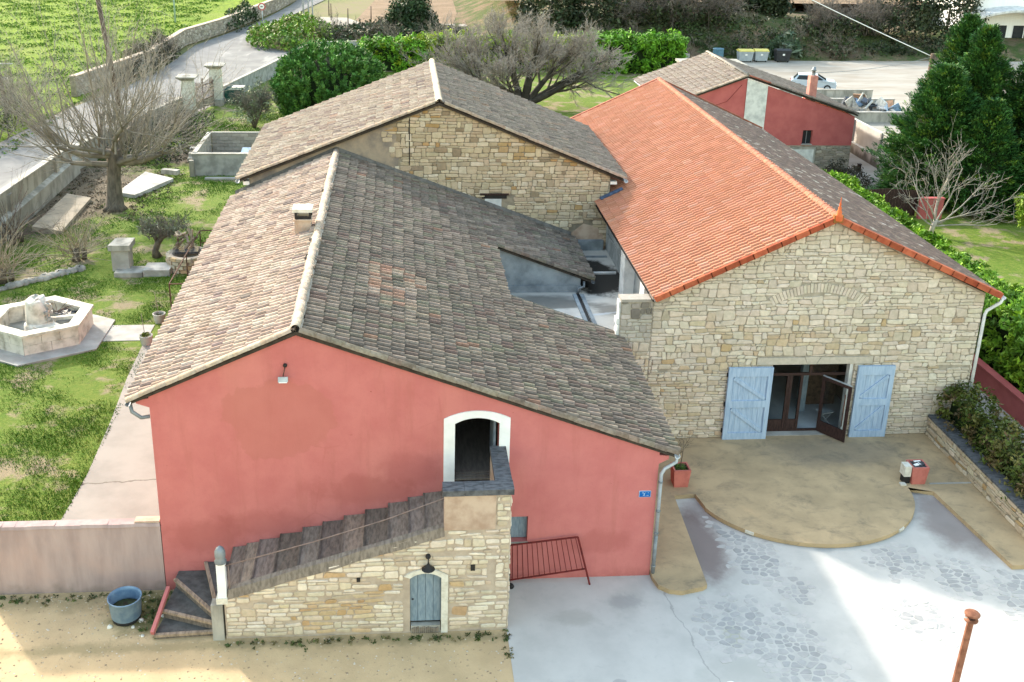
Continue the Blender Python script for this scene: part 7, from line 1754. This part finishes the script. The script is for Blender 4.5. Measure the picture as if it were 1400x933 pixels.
# --- pale whip shrubs on the near left
P3 = dict(n=2, seg=[7, 4], wig=[.05, .1], up=[-.01, 0], kids=[3], ang=[.35], len=[.4], rad=[.5], rmin=.008, **{'from': [.4]})
for (x, y, n_, L, lb) in ((-22.7, 26.3, 95, 2.1, 'pale cut back shrub with a fan of straight bare canes near the sloping slab'), (-25.2, 23.3, 90, 2.6, 'bare cane shrub with scattered straight shoots at the left frame edge'), (-26.6, 29, 40, 3.0, 'thin dark bare shrub standing against the roadside garden wall'), (-24.5, 56.5, 30, 3.0, 'small bare reddish shrub left of the gate pillar')):
    t = thing('cane_shrub', (x, y, 0), lb, 'shrub', 'bare cane shrubs by the lane wall'); segs = []
    b = MB(); b.tube([(x, y, 0), (x+.05, y, .3), (x, y+.1, .6)], [.22, .17, .2], 8); b.tube([(x+.3, y+.3, 0), (x+.35, y+.3, .5)], [.14, .13], 7); b.build('stump', 'bark', t)
    for i in range(n_):
        a = rng.uniform(0, 6.283); e = rng.uniform(.1, 1.3); grow(segs, Vector((x+rng.gauss(0, .25), y+rng.gauss(0, .25), rng.uniform(.2, .6))), Vector((math.cos(a)*math.cos(e), math.sin(a)*math.cos(e), math.sin(e))), L*rng.uniform(.6, 1.1), rng.uniform(.014, .024), 0, P3, rng)
    pale = (.40, .34, .25) if x > -26 and y < 40 else (.16, .12, .10)
    twig_mesh('canes', segs, [pale, tuple(c*.9 for c in pale)], t, sides=(4, 3))
for i in range(15):                              # rocks  edging the bed
    f = i/14; x = -25.6+3.4*f; y = 21.8+3.2*f; r = rng.uniform(.15, .3); b = MB(); b.lathe((x, y, -.03), [(r, 0), (r*1.15, r*.35), (r*.8, r*.8), (0, r*.95)], 7)
    b.v = [(p[0]+rng.uniform(-.05, .05), p[1]+rng.uniform(-.05, .05), p[2]+rng.uniform(-.03, .03)) for p in b.v]; o = b.build('edging_rock', 'concrete_dark'); setp(o, ('first', 'second', 'third', 'fourth', 'fifth', 'sixth', 'seventh', 'eighth', 'ninth', 'tenth', 'eleventh', 'twelfth', 'thirteenth', 'fourteenth', 'last')[i]+' pale rock from the left in the row edging the cane shrub bed', 'rock', 'rocks edging the shrub bed')
nr = np.random.default_rng(77)
o = leaf_cloud('leaf_litter', np.stack([nr.uniform(-27, -20.5, 500), nr.uniform(33, 50, 500), np.full(500, .04)], 1), 10, .3, .07, [(.12, .09, .06), (.09, .07, .05), (.05, .06, .02), (.16, .12, .08)], seed=9, flat=.1); setp(o, 'dark leaf litter and ivy round the plane tree', 'leaf litter', kind='stuff')
t = thing('ivy_mound', (-22.5, 49, 0), 'dark evergreen ivy and undergrowth behind the plane tree', 'shrub')
leaf_cloud('foliage', np.stack([nr.uniform(-26.5, -21, 260), nr.uniform(44.5, 57, 260), nr.uniform(0, 1.1, 260)], 1), 16, .42, .11, [(.02, .035, .012), (.035, .055, .016), (.05, .05, .03), (.07, .06, .045)], parent=t, seed=12)
segs = []
for i in range(26): grow(segs, Vector((rng.uniform(-26, -21), rng.uniform(45, 57), 0)), Vector((rng.gauss(0, .5), rng.gauss(0, .4), 1)), rng.uniform(1.5, 2.8), .03, 0, P2, rng)
twig_mesh('bare_stems', segs, [(.17, .145, .12), (.2, .17, .14), (.23, .2, .165)], t, sides=(4, 3, 3))
# --- gnarled small olive by the well
t = thing('gnarled_tree', (-18.9, 26.8, 0), 'small gnarled grey leaved tree with a twisted trunk beside the woodpile', 'tree')
b = MB(); b.tube([(-18.9, 26.8, 0), (-18.98, 26.8, .35), (-18.82, 26.85, .75), (-18.6, 26.8, 1.05), (-18.2, 26.7, 1.25)], [.26, .17, .15, .13, .1], 8); b.tube([(-18.82, 26.85, .75), (-19.0, 26.9, 1.1), (-19.1, 26.9, 1.3)], [.13, .1, .07], 7); b.build('trunk', 'bark', t)
segs = []
for i in range(30): grow(segs, Vector((rng.uniform(-19.2, -18.0), 26.8+rng.gauss(0, .3), 1.15)), Vector((rng.gauss(.1, .8), rng.gauss(0, .7), .7)), rng.uniform(.5, .95), .03, 0, dict(P2, rmin=.006), rng)
twig_mesh('twigs', segs, [(.17, .15, .125), (.2, .18, .15), (.22, .2, .17)], t, sides=(4, 3, 3))
leaf_cloud('leaves', [(rng.uniform(-19.6, -17.2), 26.8+rng.gauss(0, .5), 1.35+abs(rng.gauss(0, .22))) for _ in range(60)], 22, .22, .05, [(.19, .21, .14), (.15, .17, .11), (.23, .24, .17)], parent=t, seed=21, asp=2.8)
# --- olive tree near the gate
t = thing('olive_tree', (-17.8, 56.2, 0), 'young grey green olive tree on the lawn right of the gate', 'tree')
b = MB()
for i in range(6): a = i*1.05; b.tube([(-17.8, 56.2, 0), (-17.8+.25*math.cos(a), 56.2+.25*math.sin(a), .6), (-17.8+.7*math.cos(a), 56.2+.7*math.sin(a), 1.6)], [.12, .08, .05], 6)
b.build('trunk', 'bark', t); segs = []
for i in range(40): a = rng.uniform(0, 6.28); grow(segs, Vector((-17.8+.4*math.cos(a), 56.2+.4*math.sin(a), rng.uniform(.8, 1.7))), Vector((math.cos(a)*.7, math.sin(a)*.7, .9)), rng.uniform(.9, 1.7), .025, 0, P2, rng)
twig_mesh('twigs', segs, [(.16, .145, .12), (.18, .17, .14), (.19, .18, .15)], t, sides=(4, 3, 3))
leaf_cloud('leaves', [(-17.8+rng.gauss(0, .75), 56.2+rng.gauss(0, .75), 1.9+rng.gauss(0, .65)) for _ in range(130)], 20, .3, .075, [(.20, .24, .15), (.16, .20, .12), (.25, .28, .19)], parent=t, seed=22, asp=3)
# --- round pine
t = thing('round_pine', (-12.2, 59, 0), 'dense round dark green pine behind the left slope of the barn roof', 'tree')
b = MB(); b.tube([(-12.2, 59, 0), (-12.1, 59, 1.5), (-12.2, 59, 3.5)], [.32, .26, .18], 9); b.build('trunk', 'bark', t)
nr = np.random.default_rng(23); cl = []
for i in range(1150):
    a = rng.uniform(0, 6.283); z = rng.random(); rr = math.sqrt(max(0, 1-((z-.38)/.64)**2)) if z > .38 else .84+.42*z
    rr *= rng.uniform(.8, 1.04); cl.append((-12.2+4.25*rr*math.cos(a), 59+4.25*rr*math.sin(a), .5+5.0*z+rng.gauss(0, .12)))
C = np.array(cl); ctr = np.array((-12.2, 59, 2.6)); per = 40                    # needle tufts pointing up and out
D = (C-ctr); D /= np.linalg.norm(D, axis=1)[:, None]; D = D*.55+np.array((0, 0, .9)); D /= np.linalg.norm(D, axis=1)[:, None]
CC = np.repeat(C, per, axis=0); DD = np.repeat(D, per, axis=0); s = nr.uniform(0, 1, len(CC))[:, None]
base = CC+DD*(s-.3)*.75; nd = nr.normal(size=CC.shape); nd -= DD*(nd*DD).sum(1)[:, None]; nd /= np.linalg.norm(nd, axis=1)[:, None]
nd = nd*.75+DD*.65; sd = np.cross(nd, nr.normal(size=CC.shape)); sd /= np.linalg.norm(sd, axis=1)[:, None]
ln = nr.uniform(.22, .36, len(CC))[:, None]; Q = np.stack([base, base+nd*ln*.5+sd*.05, base+nd*ln, base+nd*ln*.5-sd*.05], 1)
cols = np.array([(.065, .175, .032), (.09, .215, .04), (.05, .135, .028), (.12, .25, .05)]); T = np.repeat(cols[nr.integers(0, 4, len(C))]*nr.uniform(.75, 1.3, (len(C), 1)), per, axis=0)*nr.uniform(.7, 1.35, (len(CC), 1))
np_mesh('needles', Q, 4, T, 'leaf', t, (-12.2, 59, 0))
b = MB(); b.lathe((-12.2, 59, .9), [(2.6, 0), (3.2, 1.0), (3.0, 2.4), (2.0, 3.5), (0, 4.1)], 14); b.build('inner_branches', 'hedge_core', t)
segs = []
for i in range(60): a = rng.uniform(0, 6.28); grow(segs, Vector((-12.2, 59, rng.uniform(.8, 3))), Vector((math.cos(a), math.sin(a), rng.uniform(-.1, .9))), rng.uniform(2.2, 3.6), .06, 0, dict(P2, n=2, kids=[5]), rng)
twig_mesh('limbs', segs, [(.12, .095, .075), (.13, .10, .08)], t, sides=(5, 3))
# --- big bare tree in the middle
t = thing('bare_walnut_tree', (3.6, 64, 0), 'wide leafless old tree with several dark trunks behind the barn ridge', 'tree')
segs = []
P4 = dict(n=5, seg=[7, 7, 6, 5, 4], wig=[.08, .12, .13, .15, .18], up=[.0, .045, .05, .05, .03], kids=[7, 8, 7, 6], ang=[.6, .6, .55, .5], len=[.62, .55, .5, .5], rad=[.55, .5, .5, .6], rmin=.014, **{'from': [.3, .2, .2, .15]}, taper=.4)
b = MB()
for (dx, dy, dz, L, r) in ((-1.1, .1, .7, 5.6, .3), (-.5, .2, 1.1, 5.0, .33), (.12, -.1, 1.25, 4.8, .36), (.7, .1, .9, 5.2, .3), (1.3, 0, .55, 6.0, .32), (-1.4, -.2, .42, 5.6, .26), (.4, .8, .9, 4.6, .26), (-.4, -.8, .7, 4.6, .24), (1.2, .5, .8, 5.2, .25), (-1, .6, .9, 5.0, .25)):
    d = Vector((dx, dy, dz)).normalized(); grow(segs, Vector((3.6+dx*.3, 64+dy*.3, .5)), d, L, r, 0, P4, rng)
b.tube([(3.6, 64, 0), (3.6, 64, .8)], [.75, .65], 12); b.build('trunk', 'bark', t)
twig_mesh('branches', segs, [(.07, .062, .052), (.12, .105, .088), (.22, .195, .17), (.32, .285, .255), (.38, .345, .315)], t, sides=(8, 5, 3, 3, 3))
b = MB(); b.obox((-.5, 70, .8), ((1, .1, 0), (-.1, 1, .3), (0, -.3, 1)), (.9, .05, .7)); o = b.build('white_sheet', 'sign_white'); setp(o, 'white sheet leaning behind the wide bare tree', 'sheet')
# --- hedges at the end of the lawn
GRN = [(.13, .31, .018), (.10, .25, .016), (.17, .36, .022), (.07, .18, .014)]; YEL = [(.31, .40, .02), (.25, .36, .02), (.36, .42, .03), (.17, .28, .02)]
hedge_box('laurel_hedge', 'bright green laurel hedge with pointed shoots just left of the grey shed', 12.2, 21.5, 81.8, 84.2, 0, 3.2, GRN, 101, dens=9, size=.15, per=30, rad=.45, asp=2.8, up=1.0, rag=.3, group='laurel hedges at the end of the lawn')
hedge_box('laurel_hedge', 'yellow green laurel hedge joining the bright green one on its left', 8.8, 12.4, 82.2, 84.4, 0, 2.9, YEL, 103, dens=9, size=.15, per=30, rad=.45, asp=2.8, up=1.0, rag=.3, group='laurel hedges at the end of the lawn')
hedge_box('laurel_hedge', 'yellow green laurel hedge seen through the wide bare tree', -4, 8.2, 84, 86.5, 0, 2.6, YEL, 105, dens=8, size=.15, per=30, rad=.45, asp=2.8, up=1.0, rag=.3, group='laurel hedges at the end of the lawn')
hedge_box('laurel_hedge', 'short bright green laurel hedge between the pine and the wide bare tree', -10.2, -5.0, 82, 84, 0, 2.5, GRN+YEL[:1], 107, dens=9, size=.15, per=30, rad=.45, asp=2.8, up=1.0, rag=.35, group='laurel hedges at the end of the lawn')
# --- bank of shrubs at the lane bend
def mass(name, label, cs, per, rad, size, cols, seed, cat='shrub', group=None, stems=0, asp=1.8):
    cs = np.array(cs); t = thing(name, (cs[:, 0].mean(), cs[:, 1].mean(), max(0, cs[:, 2].min()-.4)), label, cat, group)
    leaf_cloud('foliage', cs, per, rad, size, cols, parent=t, seed=seed, asp=asp, up=.4)
    segs = []; r2 = random.Random(seed)
    for i in range(stems):
        c = cs[r2.randrange(len(cs))]; grow(segs, Vector((c[0], c[1], max(0, c[2]-.8))), Vector((r2.gauss(0, .4), r2.gauss(0, .4), 1)), r2.uniform(1, 2.2), .04, 0, P2, r2)
    if segs: twig_mesh('bare_stems', segs, [(.14, .12, .10), (.2, .175, .15), (.24, .21, .18)], t, sides=(4, 3, 3))
    return t
def dome(x0, x1, y0, y1, h, n, seed, z0=0):
    r2 = random.Random(seed); out = []
    while len(out) < n:
        u, v = r2.uniform(-1, 1), r2.uniform(-1, 1)
        if u*u+v*v > 1: continue
        hh = h*(1-(u*u+v*v))**.5*(1+.2*math.sin(5*u+3*v)); out.append(((x0+x1)/2+u*(x1-x0)/2, (y0+y1)/2+v*(y1-y0)/2, z0+hh*r2.uniform(.55, 1)))
    return out
mass('ivy_bank', 'rounded green ivy bank at the lane bend by the road sign', dome(-24.2, -13.5, 93.5, 111, 2.4, 420, 1), 20, .75, .24, [(.15, .26, .03), (.10, .20, .025), (.20, .31, .035), (.06, .13, .02), (.22, .21, .08)], 131, stems=8)
mass('ivy_bank', 'dark undergrowth bank of ivy and brambles behind the grey concrete wall', dome(-16.5, 2, 94, 112, 1.9, 430, 2), 20, .8, .24, [(.05, .065, .03), (.035, .05, .02), (.08, .07, .05), (.03, .06, .018)], 133, stems=60)
mass('ivy_bank', 'dark green ivy covering the foot of the old rubble wall near the sign', dome(-28.6, -25.4, 108, 126, 2.4, 150, 3), 18, .6, .2, [(.025, .05, .018), (.035, .065, .02)], 135)
mass('ivy_bank', 'dark ivy hanging over the old rubble wall behind the plane tree', dome(-33.8, -29.8, 74, 96, 2.3, 170, 4), 16, .55, .18, [(.035, .05, .022), (.05, .055, .03), (.08, .07, .055)], 137, stems=50)
mass('evergreen_shrub', 'tall dark glossy evergreen shrub standing on the bank left of the wide bare tree', dome(-8.4, -2.2, 102, 108, 5.6, 260, 5), 24, .7, .24, [(.03, .06, .022), (.045, .085, .03), (.06, .10, .05), (.022, .04, .016)], 139)
# --- far tree line on the embankment, each tree apart
def far_tree(x, y, z, h, w, kind, label, seed, name='far_tree'):
    t = thing(name, (x, y, z), label, 'tree', 'tree line on the far embankment'); r2 = random.Random(seed)
    b = MB(); b.tube([(x, y, z), (x, y, z+h*.55)], [.22, .1], 7); b.build('trunk', 'bark', t)
    if kind == 'dark':
        cs = [(x+w*a*r2.uniform(.5, 1), y+w*.7*c*r2.uniform(.5, 1), z+h*(.12+.88*max(0, d))) for a, c, d in ((math.cos(q)*math.sqrt(1-e*e), math.sin(q)*math.sqrt(1-e*e), e) for q, e in ((r2.uniform(0, 6.283), r2.uniform(0, 1)) for _ in range(150)))]
        leaf_cloud('crown', cs, 26, .95, .26, [(.028, .045, .02), (.04, .06, .026), (.022, .034, .017), (.055, .07, .035)], parent=t, seed=seed)
    else:
        segs = []
        for i in range(26): grow(segs, Vector((x+r2.gauss(0, w*.25), y+r2.gauss(0, w*.2), z)), Vector((r2.gauss(.1, .4), r2.gauss(0, .35), 1)), h*r2.uniform(.5, .95), .07, 0, dict(P2, rmin=.022, kids=[10, 6]), r2)
        twig_mesh('crown', segs, [(.12, .105, .09), (.18, .16, .14), (.22, .195, .175)], t, sides=(4, 3, 3))
        leaf_cloud('ivy', [(x+r2.gauss(0, w*.45), y+r2.gauss(0, w*.3), z+r2.uniform(0, h*.45)) for _ in range(60)], 18, .7, .24, [(.03, .045, .02), (.045, .06, .025)], parent=t, seed=seed+1)
FT = [(10.5, 99, 1.8, 6.0, 4.2, 'dark', 'dark evergreen tree above the wide bare tree, leftmost of the embankment'), (15.5, 98, 2.2, 6.2, 4.0, 'dark', 'dark evergreen tree on the embankment above the yellow green laurel'),
      (20, 99, 2.4, 4.6, 3.0, 'bare', 'thin grey bare tree in the gap of the tree line above the laurel hedge'), (24.2, 97.5, 2.4, 6.6, 3.2, 'bare', 'grey windswept bare tree above the grey shed'), (28.5, 98, 2.6, 6.2, 3.4, 'bare', 'grey windswept bare tree above the yellow lidded bins'), (23, 101, 3.5, 5.5, 3.5, 'dark', 'dark evergreen standing behind the grey windswept bare trees'),
      (37.5, 103, 3.2, 3.6, 2.4, 'dark', 'small dark green tree above the black bin on the embankment top'), (42.5, 97, 2.2, 4.2, 4.0, 'bare', 'grey brown bare thicket right of the black bin'), (47.5, 98, 2.0, 5.0, 4.0, 'bare', 'tall grey bare thicket left of the dark evergreen mass'),
      (52.5, 99, 1.6, 7.2, 5.0, 'dark', 'big dark evergreen left half of the mass by the white building'), (58, 99.5, 1.0, 7.6, 5.0, 'dark', 'big dark evergreen right half of the mass touching the white building'), (33.0, 104, 3.9, 3.0, 3.0, 'dark', 'low dark bush at the top of the embankment above the bins')]
for i, (x, y, z, h, w, kd, lb) in enumerate(FT): far_tree(x, y, z, h, w, kd, lb, 200+i)
mass('undergrowth', 'dark green undergrowth covering the embankment slope behind the laurel hedge', [(rng.uniform(4, 33), rng.uniform(90.5, 97.5), 0) for _ in range(1)]+[(x, y, min(3.2, max(.1, (y-91.3)*.52*min(1, (x-2)/10)))+rng.uniform(0, .7)) for x, y in ((rng.uniform(4, 46), rng.uniform(91.5, 99)) for _ in range(560))], 18, .7, .22, [(.03, .055, .018), (.045, .075, .022), (.06, .075, .035), (.08, .075, .05)], 151, stems=70)
mass('undergrowth', 'dark undergrowth at the foot of the evergreen mass behind the gravel yard', [(x, y, rng.uniform(.1, 1.6)) for x, y in ((rng.uniform(46, 61), rng.uniform(93, 98.5)) for _ in range(190))], 18, .8, .24, [(.02, .035, .014), (.03, .045, .018), (.045, .045, .03)], 153)
mass('yucca', 'pale leaved spiky plant just behind the black bin', dome(34.2, 37.4, 91.2, 93.5, 2.3, 60, 6, .3), 16, .5, .3, [(.10, .14, .10), (.14, .18, .13), (.06, .10, .06)], 155, asp=4)
# --- conifers on the right
CON = [(.036, .115, .028), (.052, .145, .032), (.08, .185, .034), (.026, .085, .022), (.14, .23, .035)]
def conifer(x, y, h, w, label, seed, n, ex=.78):
    t = thing('conifer', (x, y, 0), label, 'tree', 'dark conifers by the right edge'); nr = np.random.default_rng(seed)
    b = MB(); b.tube([(x, y, 0), (x, y, h*.9)], [.3, .05], 8); b.build('trunk', 'bark', t)
    z = nr.uniform(0, 1, n)**1.25; a = nr.uniform(0, 2*np.pi, n); lay = .8+.14*np.sin(z*h*2.6+2*np.sin(a*3))+.1*np.sin(a*7+z*9); prof = np.minimum(1, (1-z)**ex*1.25)*lay
    rr = w*prof*(.70+.42*nr.uniform(0, 1, n)**1.4); C = np.stack([x+rr*np.cos(a), y+rr*np.sin(a), .25+z*(h-.4)], 1)
    per = 52; out = np.stack([np.cos(a), np.sin(a), .25+.6*z], 1); out /= np.linalg.norm(out, axis=1)[:, None]
    CC = np.repeat(C, per, axis=0); OO = np.repeat(out, per, axis=0); s = nr.uniform(-.55, .55, len(CC))[:, None]
    side = np.cross(OO, [0, 0, 1.0]); lat = nr.normal(0, .22, len(CC))[:, None]*(1-s.clip(0, 1))
    P_ = CC+OO*s*.9+side*lat+np.stack([0*a.repeat(per), 0*a.repeat(per), nr.normal(0, .07, len(CC))-.25*(s[:, 0]**2)], 1)
    d = OO+nr.normal(0, .3, CC.shape); d /= np.linalg.norm(d, axis=1)[:, None]; sd = np.cross(d, nr.normal(0, .4, CC.shape)+[0, 0, 1]); sd /= np.linalg.norm(sd, axis=1)[:, None]
    L = nr.uniform(.13, .27, len(CC))[:, None]; Q = np.stack([P_-d*L*.5, P_+sd*L*.17, P_+d*L*.6, P_-sd*L*.17], 1)
    cols = np.array(CON); T = np.repeat(cols[nr.choice(5, n, p=[.28, .3, .2, .14, .08])]*nr.uniform(.75, 1.3, (n, 1)), per, axis=0)*nr.uniform(.75, 1.3, (len(CC), 1))
    np_mesh('sprays', Q, 4, T, 'leaf', t, (x, y, 0))
    b = MB(); b.lathe((x, y, .3), [(w*.62, 0), (w*.62, h*.22), (w*.38, h*.55), (w*.12, h*.8), (0, h*.86)], 12); b.build('inner_branches', 'hedge_core', t)
conifer(25.9, 37.0, 8.2, 3.5, 'leftmost dark green conifer of the group, its crown touching the passage wall', 301, 1700, .62)
conifer(29.4, 42.0, 10.6, 3.6, 'dark green conifer standing behind the leftmost one', 311, 1400)
conifer(28.4, 37.8, 10.4, 3.4, 'tallest dark green conifer, in the middle of the group', 303, 1800)
conifer(31.6, 36.6, 10.6, 3.6, 'dark green conifer cut by the right picture edge', 305, 1700)
conifer(27.6, 34.4, 6.6, 2.6, 'lower dark green conifer in front of the group, behind the pale fig', 307, 1200)
conifer(31.0, 33.4, 6.6, 2.8, 'lower dark green conifer in front of the group at the right picture edge', 309, 1200)
# --- pale bare fig and weeping shrub
t = thing('bare_fig_tree', (22.5, 29.7, 0), 'small pale leafless fig tree in front of the conifers on the right', 'tree'); segs = []
P5 = dict(n=4, seg=[6, 5, 5, 4], wig=[.10, .13, .15, .16], up=[.03, .04, .04, .03], kids=[5, 4, 2], ang=[.55, .6, .6], len=[.6, .55, .5], rad=[.55, .6, .7], rmin=.013, **{'from': [.3, .25, .3]}, taper=.4)
b = MB(); b.tube([(22.5, 29.7, 0), (22.55, 29.7, .5), (22.7, 29.7, .9)], [.17, .13, .12], 8); b.build('trunk', plain('pale_fig_bark', (.42, .38, .33), (.30, .27, .23), 6), t)
for (dx, dy, dz, L) in ((-1, .1, .55, 2.6), (-.55, .3, 1, 3.0), (.1, -.1, 1.15, 3.4), (.6, .2, 1, 3.4), (1.1, 0, .7, 3.6), (1.3, -.2, .35, 3.2), (.2, .6, 1, 3.0), (-.3, -.5, .8, 2.6), (.8, -.5, .6, 2.8)):
    grow(segs, Vector((22.6, 29.7, rng.uniform(.5, .9))), Vector((dx, dy, dz)).normalized(), L, .05, 0, P5, rng)
twig_mesh('branches', segs, [(.38, .35, .31), (.40, .37, .33), (.36, .33, .29), (.32, .29, .26)], t, sides=(6, 4, 3, 3))
t = thing('weeping_shrub', (27.2, 27.4, 0), 'bright yellow green drooping shrub at the right picture edge', 'shrub')
nr = np.random.default_rng(44); cs = []
for i in range(150):
    a = rng.uniform(0, 6.28); r = rng.uniform(.2, 1.5); zt_ = 3.0-.25*r*r+rng.gauss(0, .15); L = rng.uniform(.5, 1.8)
    for k_ in range(6): cs.append((27.4+r*math.cos(a)+.05*k_, 27.4+r*math.sin(a), max(.2, zt_-L*k_/6)))
leaf_cloud('foliage', cs, 12, .14, .11, [(.22, .32, .03), (.17, .27, .025), (.28, .36, .05)], parent=t, seed=45, asp=3)
b = MB(); b.tube([(27.4, 27.4, 0), (27.4, 27.4, 2.2)], [.1, .05], 7); b.build('trunk', 'bark', t)
# --- dark low shrub by the annex foot, weeds at wall feet
mass('low_shrub', 'dark brownish low shrub at the foot of the annex wall', dome(20.2, 23.4, 38.6, 42.2, 1.3, 90, 8), 24, .3, .09, [(.05, .045, .03), (.035, .035, .022), (.07, .055, .035)], 161)
cs = [(rng.uniform(-11.2, -4.3), -2.2-abs(rng.gauss(0, .14)), .03) for _ in range(75)]+[(rng.uniform(-17.4, -13.2), -.12-abs(rng.gauss(0, .18)), .03) for _ in range(40)]+[(-13.3+rng.gauss(0, .3), -.9+rng.gauss(0, .5), .03) for _ in range(50)]+[(-4.2+rng.gauss(0, .05), rng.uniform(-3.2, -2.1), .03) for _ in range(14)]
o = leaf_cloud('weeds', cs, 9, .075, .045, [(.06, .09, .025), (.045, .07, .02), (.10, .12, .04), (.15, .13, .06)], seed=171, flat=.5, up=.6, loc=(-8, -2.2, 0)); setp(o, 'small weeds along the foot of the stair wall and the grey wall', 'weeds', kind='stuff')
nr = np.random.default_rng(88); n = 2600
P_ = np.stack([nr.uniform(-20, -4.3, n), -nr.uniform(0, 1, n)**1.6*5.5-.15, np.full(n, .012)], 1); P_ = P_[~((P_[:, 0] > -13.1) & (P_[:, 1] > -2.12))]
n = len(P_); a = nr.uniform(0, 6.283, (n, 1))+np.arange(5)[None]*1.2566; r = (nr.uniform(.012, .04, n)**1.0)[:, None]*nr.uniform(.7, 1.2, (n, 5))
ring = np.stack([P_[:, 0:1]+r*np.cos(a), P_[:, 1:2]+r*np.sin(a), np.zeros((n, 5))+.004], 2); top = P_.copy()[:, None]; top[:, 0, 2] = nr.uniform(.014, .03, n)
vv = np.concatenate([ring, top], 1); idx = (np.array([(j, (j+1) % 5, 5) for j in range(5)])[None]+(np.arange(n)*6)[:, None, None]).reshape(-1, 3)
T = np.repeat(np.array([(.40, .32, .21), (.50, .42, .30), (.28, .22, .15), (.55, .50, .42)])[nr.integers(0, 4, n)], 5, axis=0)
o = np_mesh('pebbles', vv.reshape(-1, 3), 3, T, 'stone', None, (-10, -3, 0), idx=idx); setp(o, 'small loose pebbles and crumbs scattered over the sandy yard', 'pebbles', kind='stuff')
